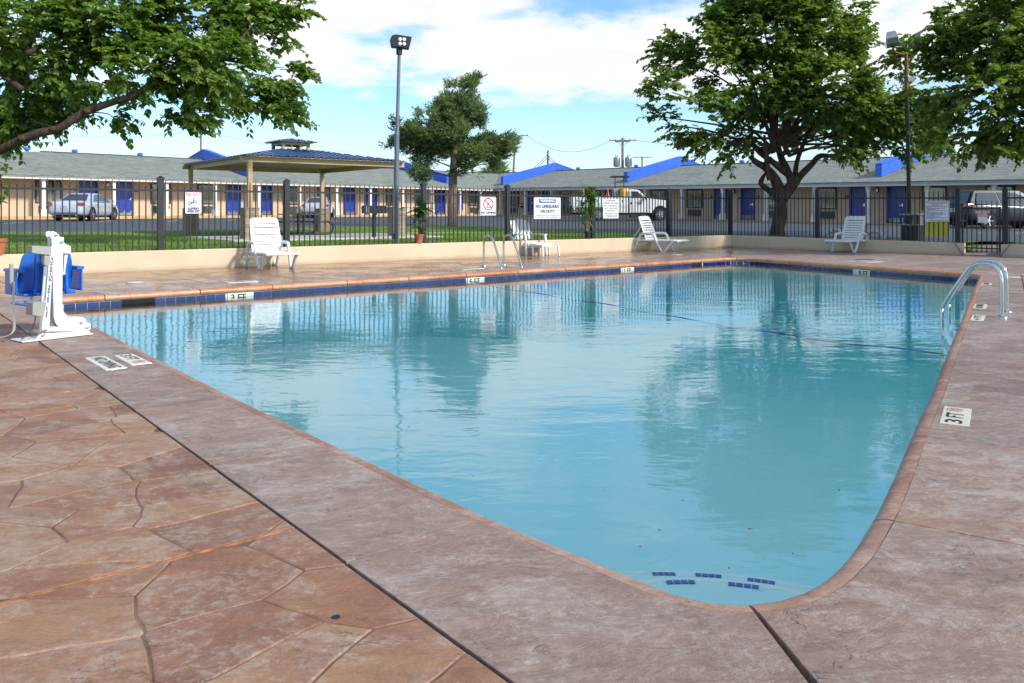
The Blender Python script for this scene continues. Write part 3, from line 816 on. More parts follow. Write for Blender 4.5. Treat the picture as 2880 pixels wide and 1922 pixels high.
# ================================================================== POOL BASIN AND WATER
basin = setting('pool_basin')
WZ = -.150
qA = pA.copy()
def fz(p):
    q = (p - qA).dot(u_)
    return WZ - (np.interp(q, [0, 6.3, 12.0, 18], [.66, .98, 1.75, 1.8]))
ring = [OUT[i] + NRM[i] * .045 for i in range(NO)]
def basin_mesh():
    mb = MB(); top = [(p.x, p.y, -.09) for p in ring]; bot = [(p.x, p.y, fz(p)) for p in ring]
    n = NO; fs = [(i, n + i, n + (i + 1) % n, (i + 1) % n) for i in range(n)]; fs = [tuple(reversed(f)) for f in fs]
    mb.add(top + bot, fs)
    poly = [tuple(p) for p in ring]; cu = u_.dot(qA)
    bands = [(-2, 6.3), (6.3, 12.0), (12.0, 25)]
    for a, b in bands:
        pl = clip_half(clip_half(poly, u_, cu + b), -u_, -(cu + a))
        if len(pl) < 3: continue
        tr = tessellate_polygon([[Vector((p[0], p[1], 0)) for p in pl]])
        mb.add([(p[0], p[1], fz(Vector(p))) for p in pl], tr)
    o = mb.build('basin_shell', M_plaster, basin, recalc=False)
    bm = bmesh.new(); bm.from_mesh(o.data); bmesh.ops.remove_doubles(bm, verts=bm.verts, dist=.002); bmesh.ops.recalc_face_normals(bm, faces=bm.faces)
    bm.to_mesh(o.data); bm.free()
basin_mesh()
mbw = MB(); wr_ = [OUT[i] + NRM[i] * .044 for i in range(NO)]
mbw.add([(p.x, p.y, WZ) for p in wr_], tessellate_polygon([[p.to_3d() for p in wr_]]))
water = mbw.build('water', M_water); tag(water, kind='structure')
for p in water.data.polygons: pass
if water.data.polygons[0].normal.z < 0: water.data.flip_normals()
bm = bmesh.new(); bm.from_mesh(water.data); bmesh.ops.recalc_face_normals(bm, faces=bm.faces); bm.to_mesh(water.data); bm.free()
if sum(p.normal.z for p in water.data.polygons) < 0: water.data.flip_normals()
# waterline tiles on the two far sides
TW = .152
tile_me = MB().box((0, 0, 0), (TW - .010, .010, .144)).mesh('waterline_tile', M_btile)
def px_of(p, z=0.0): return CX + F * p.x / p.y
gaps = [(344, 440), (1946, 1978)]; marks = [(673, '3 FT'), (1336, '5 FT'), (1768, '6 FT'), (2425, '8 FT')]
s0 = sC - 1.4; s1 = TOT + .5
mbg = MB()
ss = section(s0, s1, .1); rows = []
for s in ss:
    p, n = on(s, .041); rows.append([(p.x, p.y, -.093), (p.x, p.y, -.252)])
mbg.grid(rows); mbg.build('tile_grout', M_grout, basin)
def wallframe(s, off):
    p, n = on(s, off); X = Vector((n.y, -n.x, 0)); return frame(p.x, p.y, 0, X), p
k = s0
while k < s1:
    M, p = wallframe(k, .034); x = px_of(p)
    if any(a < x < b for a, b in gaps) or any(abs(x - m) < (16 if x > 1500 else 22) + .3 * TW * F / p.y * .7 for m, _ in marks): k += TW; continue
    M = M.copy(); M.translation.z = -.172
    inst('waterline_tile', tile_me, basin, mat=M); k += TW
def s_at(x):                                              # arc position on the far sides seen at photo column x
    best = None
    for s in section(sC - 1.2, TOT + .2, .03):
        p, n = on(s); d = abs(px_of(p) - x)
        if p.y > 10.5 and (best is None or d < best[0]): best = (d, s)
    return best[1]
for x, t in marks:
    M, p = wallframe(s_at(x), .033); M.translation.z = -.170
    o = inst('depth_marker', MB().box((0, 0, 0), (.335, .012, .148)).mesh('depth_marker', M_wtile), basin, mat=M)
    inst('lettering', text_mesh(t, .135, M_black, .0008, .004), o, loc=(0, -.0075, 0), rot=(math.pi / 2, 0, 0))
for x0, x1 in gaps:
    sa, sb = sorted((s_at(x0), s_at(x1))); M, p = wallframe((sa + sb) / 2, .037); M.translation.z = -.170
    w = abs(sb - sa); o = inst('skimmer_mouth', MB().box((0, 0, 0), (w, .014, .150)).mesh('skimmer_mouth', M_hole), basin, mat=M)
    inst('weir_flap', MB().box((0, -.012, -.035), (w * .92, .006, .05)).mesh('weir_flap', M_dark), o)
# round steps in the near corner with little blue tiles on their edges
Dc = on(arc_of(dk(2096, 1689).to_2d()))[0]
def step(r, top, bottom):
    disc = [(Dc.x + r * math.cos(a), Dc.y + r * math.sin(a)) for a in [2 * math.pi * i / 72 for i in range(72)]]
    rg = [tuple(OUT[i] + NRM[i] * .044) for i in range(0, NO)]
    pl = disc
    simp = [rg[i] for i in range(0, NO, 3)]
    pl = clip_convex(disc, simp)
    if len(pl) < 3: return
    mb = MB(); mb.prism(pl, bottom, top); o = mb.build('pool_step', M_plaster, basin, recalc=True); bevel(o, .02, 3)
    arc = [a for a in [2 * math.pi * i / 180 for i in range(181)] if inside((Dc.x + r * math.cos(a), Dc.y + r * math.sin(a)), simp)]
    gap = max(range(len(arc)), key=lambda i: (arc[i] - arc[i - 1]) % (2 * math.pi)); arc = arc[gap:] + arc[:gap]
    MB().tube([(Dc.x + (r - .022) * math.cos(a), Dc.y + (r - .022) * math.sin(a), top - .010) for a in arc], .020, 8).build('step_edge', M_nosing, basin, smooth=180)
step(.90, WZ - .19, WZ - .75); step(1.45, WZ - .40, WZ - .75)
st_me = MB().box((0, 0, 0), (.030, .028, .006)).mesh('step_tile', M_stile)
for pts, z in ((((1835, 1619), (1902, 1622)), WZ - .40), (((1956, 1624), (2030, 1626)), WZ - .40), (((2101, 1637), (2180, 1648)), WZ - .40), (((1884, 1658), (1961, 1654)), WZ - .19), (((2049, 1661), (2134, 1671)), WZ - .19)):
    a, b = dk(*pts[0], z), dk(*pts[1], z); d = (b - a); L = d.length; d.normalize(); c = Vector((Dc.x, Dc.y, z)); r = .90 if z > WZ - .3 else 1.45
    for i in range(4):
        p = a.lerp(b, (i + .5) / 4); dd = (p - c); dd.z = 0
        p = c + dd.normalized() * (r - .045); X = Vector((-dd.y, dd.x, 0))
        inst('step_tile', st_me, basin, mat=frame(p.x, p.y, z + .003, X) @ Matrix.Diagonal((L / 4 / .034, 1, 1, 1)))
# safety rope on the water
rp = [Vector((-.86, 15.85, WZ)), Vector((.35, 13.6, WZ)), Vector((1.42, 11.84, WZ)), Vector((2.3, 10.1, WZ)), Vector((3.2, 8.75, WZ)), Vector((4.2, 7.68, WZ))]
sp = smoothpath(rp, 8)
rope = MB().tube([(p.x, p.y, p.z - .010 + .010 * math.sin(i * .9)) for i, p in enumerate(sp)], .008, 8).build('safety_rope', M_rope, None, smooth=180)
tag(rope, 'dark blue safety rope floating across the pool between its shallow and deep ends', 'rope')

# ================================================================== LOW WALLS AND GATE RAMP
def low_wall(name, f, t0, t1, label, h0, h1, th=.20):
    mb = MB(); n = max(2, int((t1 - t0) / .8)); rows = []
    for i in range(n + 1):
        t = t0 + (t1 - t0) * i / n; z = h0 + (h1 - h0) * i / n; a = f(t, 0); b = f(t, th); ch = .015
        ai = f(t, ch); bi = f(t, th - ch)
        rows.append([(a.x, a.y, -.03), (a.x, a.y, z - ch), (ai.x, ai.y, z), (bi.x, bi.y, z), (b.x, b.y, z - ch), (b.x, b.y, -.03)])
    mb.grid(rows, close=True); m = 6; mb.f += [tuple(range(m)), tuple(reversed([n * m + k for k in range(m)]))]; mb.m += [0, 0]
    o = mb.build(name, M_stucco, None, recalc=True); tag(o, label, 'wall'); return o
zc = .40; zg = gz(*wr(TG0)) + .0
low_wall('garden_wall', wl, tw, LW + .12, 'long low tan stucco wall under the back fence behind the three left loungers', .40, zc)
low_wall('garden_wall', wr, -.0, TG0, 'low tan stucco wall running from the far corner to the iron gate', zc - .003, zg)
low_wall('garden_wall', wr, TG1, te, 'short low tan stucco wall right of the iron gate', zg - .01, zg - .05)
g0, g1 = wr(TG0, -.05), wr(TG1, -.05); h0, h1 = wr(TG0, 2.4), wr(TG1, 2.4)
mb = MB(); za, zb = gz(*h0), gz(*h1)
for i in range(5):
    t0, t1 = i / 5 + .004, (i + 1) / 5 - .004
    q = [g0.lerp(h0, t0), g1.lerp(h1, t0), g1.lerp(h1, t1), g0.lerp(h0, t1)]; zz = [.002 + (za - .002) * t for t in (t0, t0, t1, t1)]
    mb2 = MB(); mb2.add([(p.x, p.y, z - .25) for p, z in zip(q, zz)] + [(p.x, p.y, z) for p, z in zip(q, zz)], [(4, 5, 6, 7), (0, 1, 5, 4), (1, 2, 6, 5), (2, 3, 7, 6), (3, 0, 4, 7)])
    if i == 0: ramp = setting('gate_ramp')
    o = mb2.build('ramp_slab', M_band, ramp, recalc=True)
for a, b, sg in ((g0, h0, -1), (g1, h1, 1)):
    sd = WRD * (.22 * sg); mb = MB(); a0 = a.copy(); b0 = b.copy()
    za_, zb_ = gz(*(a + sd)) + .006, gz(*(b + sd)) + .006
    mb.add([(a0.x, a0.y, -.2), (b0.x, b0.y, -.2), (b0.x, b0.y, zb_ - .02), (a0.x, a0.y, .03), (a0.x + sd.x, a0.y + sd.y, za_), (b0.x + sd.x, b0.y + sd.y, zb_)], [(0, 1, 2, 3), (3, 2, 5, 4)])
    mb.build('ramp_verge', M_soil, ramp)
kerb = MB()
for a, b in (((WEST, SOUTH), (EAST, SOUTH)), ((EAST, SOUTH), tuple(wr(te))), ((WEST, SOUTH), tuple(wl(tw)))):
    kerb.bar((a[0], a[1], .12), (b[0], b[1], .12), .26, .36)
tag(kerb.build('deck_kerb', M_conc), kind='structure')

# specks and small leaves floating on the water
rnd = random.Random(21); mb = MB()
for x, y in ((1855, 1493), (1920, 1410), (2110, 1490), (1800, 1540), (1700, 1380), (1560, 1290), (2230, 1560), (1450, 1180), (1330, 1340), (2360, 1380), (1150, 1200), (1960, 1255), (900, 1080), (2050, 1600)):
    p = dk(x, y, WZ); a = rnd.uniform(0, 6.28); l = rnd.uniform(.006, .016)
    q = [Vector((math.cos(a + k * 1.57), math.sin(a + k * 1.57))) * l * (1 if k % 2 else .4) for k in range(4)]
    mb.add([(p.x + v.x, p.y + v.y, WZ + .003) for v in q] + [(p.x, p.y, WZ + .006)], [(0, 1, 4), (1, 2, 4), (2, 3, 4), (3, 0, 4)])
tag(mb.build('floating_debris', M_mud), 'tiny dark leaf specks floating on the pool water', 'debris', kind='stuff')
# ================================================================== MOTEL
MC = Vector((-1.54, 73.6)); dL = Vector((-.678, -.735)); vLn = Vector((-.735, .678)); dR = Vector((.632, -.775)); vRn = Vector((.775, .632))
Z0 = .93
slope = -.0115
ML = frame(MC.x, MC.y, Z0, (-dL.x, -dL.y, 0)); MR = frame(MC.x, MC.y, Z0, (dR.x, dR.y, slope))
def lx(side, xS, v):
    """local x (to the right along the wing) where the view ray of column xS meets the wing's vertical plane at depth v"""
    n, d = (vLn, dL) if side == 'L' else (vRn, dR)
    P = MC + n * v; t, _ = onwall(P, d, xS); return -t if side == 'L' else t
motel = thing('motel', 'long single-storey peach motel with grey shingle roof and blue doors in two wings', 'motel')
VF = 1.5                                                   # porch depth
def wing(side):
    M = ML if side == 'L' else MR; sg = -1 if side == 'L' else 1
    half = 41.0
    def x0(v): return sg * (-v / math.tan(math.radians(half)))  # mitre at the inner corner
    end = -58.0 if side == 'L' else 62.0
    ridge_end = lx('L', 114, 7.5) if side == 'L' else 62.0
    mb = MB()                                              # body of the wing
    a, b, c, d = (x0(VF), VF), (x0(13.5), 13.5), (end, 13.5), (end, VF)
    mb.prism([a, b, c, d] if side == 'R' else [d, c, b, a], 0.0, 2.22)
    inst('wall', mb.mesh('wing_wall', M_sid, recalc=True), motel, mat=M)
    mb = MB(); mb.prism([(x0(.0), .0), (x0(VF), VF), (end, VF), (end, .0)], -.14, 0.0); mb.prism([(x0(-.14), -.14), (x0(.0), .0), (end, .0), (end, -.14)], -.6, -.02)
    inst('walkway', mb.mesh('walkway', M_curb, recalc=True), motel, mat=M)
    mb = MB(); mb.prism([(x0(.05), .05), (x0(VF), VF), (end, VF), (end, .05)], 2.22, 2.26)
    inst('soffit', mb.mesh('soffit', M_soffit, recalc=True), motel, mat=M)
    mb = MB(); mb.prism([(x0(-.12), -.12), (x0(.05), .05), (end, .05), (end, -.12)], 2.10, 2.33)
    mb.prism([(x0(-.20), -.20), (x0(-.12), -.12), (end, -.12), (end, -.20)], 2.24, 2.345)
    inst('fascia', mb.mesh('fascia', M_fascia if side == 'R' else M_trim, recalc=True), motel, mat=M)
    e0, r0, bz = 2.355, 4.16, 2.355
    mb = MB(); rows = []
    th = .06
    top = [(x0(-.26), -.26, e0), (x0(7.5), 7.5, r0), (x0(15.2), 15.2, e0)]
    out = [(end, -.26, e0), (ridge_end, 7.5, r0), (end, 15.2, e0)]
    vs = top + out + [(x, y, z - th) for x, y, z in top] + [(x, y, z - th) for x, y, z in out]
    fs = [(0, 3, 4, 1), (1, 4, 5, 2), (3, 5, 4), (6, 7, 10, 9), (7, 8, 11, 10), (9, 10, 11), (0, 6, 9, 3), (3, 9, 11, 5), (5, 11, 8, 2)]
    mb.add(vs, fs); rf = inst('roof', mb.mesh('roof', M_roof, recalc=True), motel, mat=M)
    mb = MB()                                              # ridge cap
    mb.bar((x0(7.5), 7.5, r0 + .02), (ridge_end, 7.5, r0 + .02), .22, .05)
    inst('ridge_cap', mb.mesh('ridge_cap', M_roof), motel, mat=M)
    return M
WM = {s: wing(s) for s in 'LR'}
# --- repeated pieces in wing coordinates (x right, y into the wall, z up from the floor)
door_me = MB(); door_me.box((0, -.01, 1.0), (.90, .05, 2.0))
for cx in (-.2, .2):
    for cz, h in ((.42, .5), (1.05, .46), (1.62, .46)): door_me.box((cx, -.038, cz), (.28, .012, h))
door_me = door_me.mesh('door', M_door)
dframe = MB()
for s in (-1, 1): dframe.box((s * .49, -.03, 1.06), (.08, .14, 2.12))
dframe.box((0, -.03, 2.06), (.90, .14, .10)); dframe_me = dframe.mesh('door_frame', M_door)
kick_me = MB().box((0, -.040, .16), (.84, .008, .26)).mesh('kick_plate', simple('brushed_kick_plate', (.34, .35, .38), .35, .8))
hnd = MB(); hnd.box((.36, -.05, 1.02), (.05, .04, .16)); hnd.box((.30, -.085, 1.0), (.13, .025, .03)); hnd_me = hnd.mesh('handle', M_chrome)
def win_meshes(w, h):
    f = MB(); t = .06
    for s in (-1, 1): f.box((s * (w / 2 - t / 2), 0, 0), (t, .10, h))
    for s in (-1, 1): f.box((0, 0, s * (h / 2 - t / 2)), (w - 2 * t, .10, t))
    return f.mesh('window_frame', M_wframe), MB().box((0, -.005, 0), (w - 2 * t, .02, h - 2 * t)).mesh('window_pane', M_curtain)
WINM = {}
ac = MB(); ac.box((0, 0, 0), (1.05, .16, .42))
for i in range(7): ac.box((0, -.088, -.16 + i * .053), (1.0, .016, .026))
ac_me = ac.mesh('air_conditioner', M_grille)
lampm = MB(); lampm.box((0, -.06, 0), (.20, .12, .30), taper=.8); lamp_me = lampm.mesh('wall_lamp', M_dark)
lglass_me = MB().box((0, -.125, -.02), (.13, .02, .18)).mesh('lamp_lens', M_led)
plq_me = MB().box((0, -.012, 0), (.20, .02, .11)).mesh('room_plaque', M_navy)
plqw_me = MB().box((0, -.024, 0), (.09, .004, .04)).mesh('plaque_number_field', M_grey)
colm = MB(); colm.box((0, 0, 1.25), (.19, .19, 1.70)); colm.box((0, 0, .20), (.34, .34, .40), taper=.85); colm.box((0, 0, 2.06), (.26, .26, .07)); colm.box((0, 0, 2.0), (.22, .22, .05))
col_me = colm.mesh('porch_column', M_trim)
def P(side, name, me, x, y, z, parent=motel): return inst(name, me, parent, mat=WM[side] @ Matrix.Translation((x, y, z)))
def put_door(side, a, b):
    x = (lx(side, a, VF) + lx(side, b, VF)) / 2
    d = P(side, 'door', door_me, x, VF - .02, .02); f = inst('door_frame', dframe_me, motel, mat=WM[side] @ Matrix.Translation((x, VF - .03, 0)))
    k = inst('kick_plate', kick_me, d); h = inst('handle', hnd_me, d)
def put_window(side, a, b, acu=True):
    xa, xb = sorted((lx(side, a, VF), lx(side, b, VF))); w = round((xb - xa) * 10) / 10; x = (xa + xb) / 2; key = w
    if key not in WINM: WINM[key] = win_meshes(w, 1.30)
    f = P(side, 'window', WINM[key][0], x, VF - .02, 1.42); inst('window_pane', WINM[key][1], f)
    if acu: P(side, 'air_conditioner', ac_me, x + .02, VF - .06, .42)
def put_col(side, c): P(side, 'porch_column', col_me, lx(side, c, .16), .16, 0.0)
def put_lamp(side, c): o = P(side, 'wall_lamp', lamp_me, lx(side, c, VF), VF, 1.92); inst('lamp_lens', lglass_me, o)
def put_plaque(side, c): o = P(side, 'room_plaque', plq_me, lx(side, c, VF), VF, 1.55); inst('plaque_number_field', plqw_me, o)
for a, b in ((-330, -278), (-240, -185), (224, 275), (326, 373), (643, 668), (732, 757), (966, 997), (1030, 1057), (1224, 1248), (1279, 1296)): put_door('L', a, b)
for a, b in ((-90, -10), (100, 171), (422, 480), (555, 603), (795, 838), (892, 928), (1085, 1112), (1168, 1188), (1318, 1347)): put_window('L', a, b)
for c in (-180, -30, 122, 319.5, 468, 604.5, 727.5, 842, 946, 1041, 1132, 1214.5, 1294.5, 1352): put_col('L', c)
for c in (-260, 301, 701, 1014, 1264): put_lamp('L', c)
for c in (212, 383, 635, 766, 960, 1064): put_plaque('L', c)
for a, b in ((1481, 1503), (1527, 1550), (1702, 1730), (1770, 1802), (2009, 2046), (2085, 2124), (2395, 2437), (2496, 2547), (3010, 3080), (3150, 3230)): put_door('R', a, b)
for a, b in ((1432, 1460), (1574, 1605), (1656, 1689), (1831, 1872), (1932, 1976), (2158, 2202), (2297, 2353), (2593, 2663), (2773, 2854)): put_window('R', a, b)
for c in (1408, 1477.5, 1552, 1640, 1735, 1815, 1917.5, 2032, 2155, 2291, 2441, 2608.5, 2796, 3010): put_col('R', c)
for c in (1514, 1748, 2064, 2468, 3120): put_lamp('R', c)
for c in (2000, 2132, 2383): put_plaque('R', c)
# dark passage in the inner corner
x = lx('R', 1385, VF); P('R', 'passage', MB().box((0, 0, 1.05), (1.3, .04, 2.1)).mesh('passage', M_hole), x, VF - .03, 0)
# --- blue corrugated fins crossing the roofs: five chevron boards and an end cap each
FT = .34
def fin(side, low_px, vlow=1.1):
    x = lx(side, low_px, vlow)
    s = (4.16 - 2.355) / 7.76
    def roofz(v): return 2.355 + (v + .26) * s if v <= 7.5 else 4.16 - (v - 7.5) * s
    N = 5; hgt = .74; bh = hgt / N
    root = P(side, 'roof_fin', MB().prism([(vlow + .02, roofz(vlow) - .1), (7.5, 4.16 - .1), (13.6, roofz(13.6) - .1), (13.6, roofz(13.6) + hgt - .03), (7.5, 4.16 + hgt - .03), (vlow + .02, roofz(vlow) + hgt - .03)], -FT / 2 + .03, FT / 2 - .03, axis='x').mesh('roof_fin', M_fin, recalc=True), x, 0, 0)
    for sd in (-1, 1):
        xo = sd * (FT / 2 - .012)
        for i in range(N):
            a, b = i * bh + .006, (i + 1) * bh - .006
            mb = MB(); q = []
            for (v, z) in ((vlow, roofz(vlow)), (7.5, 4.16), (13.6, roofz(13.6))): q.append((v, z))
            lo = [(xo - sd * .018, v, z + a) for v, z in q]; l2 = [(xo + sd * .022, v, z + a + bh * .25) for v, z in q]; l3 = [(xo + sd * .022, v, z + a + bh * .62) for v, z in q]; hi = [(xo - sd * .018, v, z + b) for v, z in q]
            mb.grid([lo, l2, l3, hi]); inst('siding_board', mb.mesh('siding_board', M_fin, recalc=True), root)
    mb = MB(); mb.bar((0, vlow - .02, roofz(vlow) + hgt + .01), (0, 7.5, 4.16 + hgt + .01), FT + .07, .06); mb.bar((0, 7.5, 4.16 + hgt + .01), (0, 13.6, roofz(13.6) + hgt + .01), FT + .07, .06)
    inst('cap_flashing', mb.mesh('cap_flashing', M_fin), root)
    inst('end_cap', MB().box((0, vlow - .015, roofz(vlow) + hgt / 2 - .06), (FT + .05, .03, hgt + .02)).mesh('end_cap', M_fin), root)
for p in (701, 1260): fin('L', p)
for p in (1412, 1759, 2470): fin('R', p)
vent = MB(); vent.lathe([(.11, 0), (.11, .22), (.2, .24), (.2, .34), (.12, .42), (0, .43)], 10); vent_me = vent.mesh('roof_vent', M_fin, smooth=40)
for s, c in (('L', 394), ('L', 76), ('L', 210), ('R', 1625), ('R', 1788), ('R', 2085), ('R', 2405), ('R', 2850)): P(s, 'roof_vent', vent_me, lx(s, c, 7.9), 7.9, 4.02)

# ================================================================== IRON FENCE
FO = .10                                                   # fence line: middle of the wall
pk = MB(); PH = 1.40
pk.box((0, 0, .62), (.022, .022, 1.24)); pk.box((0, 0, 1.315), (.019, .019, .15)); pk.lathe([(.008, 1.28), (.017, 1.295), (.017, 1.315), (.008, 1.33)], 6)
pk.add([(-.013, -.008, 1.38), (.013, -.008, 1.38), (.013, .008, 1.38), (-.013, .008, 1.38), (0, 0, 1.47)], [(0, 1, 4), (1, 2, 4), (2, 3, 4), (3, 0, 4)])
picket_me = pk.mesh('picket', M_iron)
po = MB(); po.box((0, 0, .74), (.115, .115, 1.48)); po.box((0, 0, 1.495), (.135, .135, .03)); po.box((0, 0, 1.53), (.12, .12, .04), taper=.25)
post_me = po.mesh('fence_post', M_iron)
RZ = 1.235
def fence(f, D, t0, t1, h0, h1, post_px, label, P0, extra=()):
    a = f(t0, FO); root = thing('iron_fence', label, 'fence', (a.x, a.y, h0))
    def h(t): return h0 + (h1 - h0) * (t - t0) / (t1 - t0) - h0
    ang = math.atan2(D.y, D.x)
    posts = sorted([onwall(Vector(P0) , D, p)[0] for p in post_px] + list(extra))
    for t in posts:
        p = f(t, FO); inst('fence_post', post_me, root, (p.x - a.x, p.y - a.y, h(t) - .02), (0, 0, ang))
    t = t0 + .04; i = 0
    while t < t1:
        if all(abs(t - q) > .075 for q in posts):
            p = f(t, FO); inst('picket', picket_me, root, (p.x - a.x, p.y - a.y, h(t) - .01), (0, 0, ang))
        t += .1255
    ends = [t0] + posts + [t1]
    for p0, p1 in zip(ends[:-1], ends[1:]):
        if p1 - p0 < .15: continue
        A, B = f(p0 + .05, FO), f(p1 - .05, FO)
        mb = MB(); mb.bar((A.x - a.x, A.y - a.y, h(p0) + RZ), (B.x - a.x, B.y - a.y, h(p1) + RZ), .036, .042)
        mb.build('fence_rail', M_iron, root)
        mb = MB(); mb.bar((A.x - a.x, A.y - a.y, h(p0) + .075), (B.x - a.x, B.y - a.y, h(p1) + .075), .026, .026)
    return root
P0L = WALL0 + WLN * FO; P0R = WALLC + WRN * FO
fence(wl, WLD, -3.6, LW + .06, .40, zc, (451, 806, 1191, 1427, 1666, 1880, 2054), 'black iron picket fence on the long back wall in front of the lawn', P0L, (-2.75,))
tp1 = onwall(P0R, WRD, 2694)[0]; tp2 = onwall(P0R, WRD, 2826)[0]
fence(wr, WRD, .12, tp1 + .06, zc, gz(*wr(tp1)), (2299, 2694), 'black iron picket fence between the far corner and the gate', P0R)
fence(wr, WRD, tp2 - .06, te - .2, gz(*wr(tp2)), gz(*wr(tp2)) - .04, (2827,), 'short black iron fence right of the gate', P0R, (tp2 + 2.6, tp2 + 5.2))
# gate
ga, gb = wr(tp1 + .09, FO), wr(tp2 - .09, FO)
gate = thing('iron_gate', 'black iron picket gate hung lower than the fence between two square posts', 'gate', (ga.x, ga.y, .06))
D3 = (gb - ga); GL = D3.length; D3.normalize(); ang = math.atan2(D3.y, D3.x)
gate.rotation_euler = (0, 0, ang)
gpk = MB(); gpk.box((0, 0, .66), (.022, .022, 1.28)); gpk.add([(-.013, -.008, 1.36), (.013, -.008, 1.36), (.013, .008, 1.36), (-.013, .008, 1.36), (0, 0, 1.45)], [(0, 1, 4), (1, 2, 4), (2, 3, 4), (3, 0, 4)])
gpk.box((0, 0, 1.33), (.014, .014, .08)); gpk_me = gpk.mesh('picket', M_iron)
k = .14
while k < GL - .08: inst('picket', gpk_me, gate, (k, 0, 0)); k += .122
for z in (.14, 1.22): MB().bar((.03, 0, z), (GL - .03, 0, z), .03, .035).build('gate_rail', M_iron, gate)
for x in (.03, GL - .03): MB().box((x, 0, .66), (.045, .045, 1.2)).build('gate_stile', M_iron, gate)
MB().box((.02, -.04, .82), (.07, .06, .14)).build('gate_latch', M_dark, gate, bev=.008)

# ================================================================== SIGNS ON THE FENCE
def sign(P0, D, x0, y0, x1, y1, label, mat=M_signw, name='pool_sign', group=None, off=.05, corner=.02):
    N = Vector((-D.y, D.x)); N = N if N.dot(Vector((0, 1))) > 0 else -N
    Pq = Vector(P0) - N * off
    t0, a = onwall(Pq, D, x0, y0); t1, b = onwall(Pq, D, x1, y0); c = onwall(Pq, D, (x0 + x1) / 2, (y0 + y1) / 2)[1]; e = onwall(Pq, D, (x0 + x1) / 2, y0)[1]
    w = abs(t1 - t0); h = (e.z - c.z) * 2
    root = thing(name, label, 'sign', mat=frame(c.x, c.y, c.z, (D.x, D.y, 0)), group=group)
    r = corner; pts = []
    for cx, cz, a0 in ((w / 2 - r, h / 2 - r, 0), (-w / 2 + r, h / 2 - r, 90), (-w / 2 + r, -h / 2 + r, 180), (w / 2 - r, -h / 2 + r, 270)):
        for k in (0, 45, 90): pts.append((cx + r * math.cos(math.radians(a0 + k)), cz + r * math.sin(math.radians(a0 + k))))
    mb = MB(); mb.prism(pts, -.0025, .0025, axis='y'); mb.build('sign_board', mat, root, recalc=True)
    return root, w, h
FX = Matrix.Rotation(math.pi / 2, 4, 'X')
def word(root, s, size, x, z, mat, bold=.0, maxw=None, lift=.0045):
    me = text_mesh(s, size, mat, .0006, bold)
    w = max(v.co.x for v in me.vertices) - min(v.co.x for v in me.vertices)
    k = 1.0 if not maxw else maxw / w
    return inst('lettering', me, root, mat=Matrix.Translation((x, -lift, z)) @ FX @ Matrix.Diagonal((k, 1, 1, 1)))
def flat(root, name, poly, mat, lift=.004, th=.0012):
    mb = MB(); mb.prism(poly, -lift - th, -lift, axis='y'); return mb.build(name, mat, root, recalc=True)
def rect(x0, z0, x1, z1): return [(x0, z0), (x1, z0), (x1, z1), (x0, z1)]
def strokes(root, name, lines, r, mat, lift=.0045):
    mb = MB()
    for ln in lines:
        for a, b in zip(ln[:-1], ln[1:]): mb.bar((a[0], -lift, a[1]), (b[0], -lift, b[1]), .001, r * 2, up=(0, 0, 1)) if abs(b[0] - a[0]) > 1e-4 or True else None
    return mb.build(name, mat, root)
def ringpoly(root, cx, cz, R, r, mat, lift=.0045):
    mb = MB(); n = 40; rows = [[(cx + q * math.cos(2 * math.pi * i / n), -lift - .0006, cz + q * math.sin(2 * math.pi * i / n)) for i in range(n)] for q in (r, R)]
    mb.grid(rows, close=True); return mb.build('prohibition_ring', mat, root, recalc=True)
def disc(root, cx, cz, r, mat, lift=.0045, name='figure_head'):
    mb = MB(); mb.prism([(cx + r * math.cos(2 * math.pi * i / 16), cz + r * math.sin(2 * math.pi * i / 16)) for i in range(16)], -lift - .001, -lift, axis='y'); return mb.build(name, mat, root, recalc=True)
# SLIPPERY WHEN WET
s, w, h = sign(P0L, WLD, 521, 541, 566.5, 601, 'white sign with red ATTENTION bar and falling figure reading SLIPPERY WHEN WET')
flat(s, 'red_bar', rect(-w * .46, h * .345, w * .46, h * .475), M_red); word(s, 'ATTENTION', .062, 0, h * .408, M_signw, .003, w * .88, .0062)
word(s, 'SLIPPERY', .066, 0, -h * .28, M_navy, .0032, w * .74); word(s, 'WHEN WET', .066, 0, -h * .405, M_navy, .0032, w * .82)
flat(s, 'rule', rect(-w * .36, -h * .182, w * .36, -h * .174), M_dark)
u = w / 700
def q(x, y): return ((x - 840) * u, (800 - y) * u)
flat(s, 'figure_body', [q(605, 900), q(770, 790), q(830, 725), q(880, 760), q(850, 800), q(760, 850), q(640, 925)], M_blue)
strokes(s, 'figure_limbs', [[q(620, 845), q(660, 755), q(780, 785)], [q(860, 580), q(835, 670), q(880, 760)], [q(870, 765), q(955, 795), q(1030, 750)]], 17 * u, M_blue)
disc(s, *q(925, 705), 28 * u, M_blue)
strokes(s, 'skid_marks', [[q(810, 925), q(870, 900)], [q(870, 910), q(925, 880)]], 6 * u, M_grey)
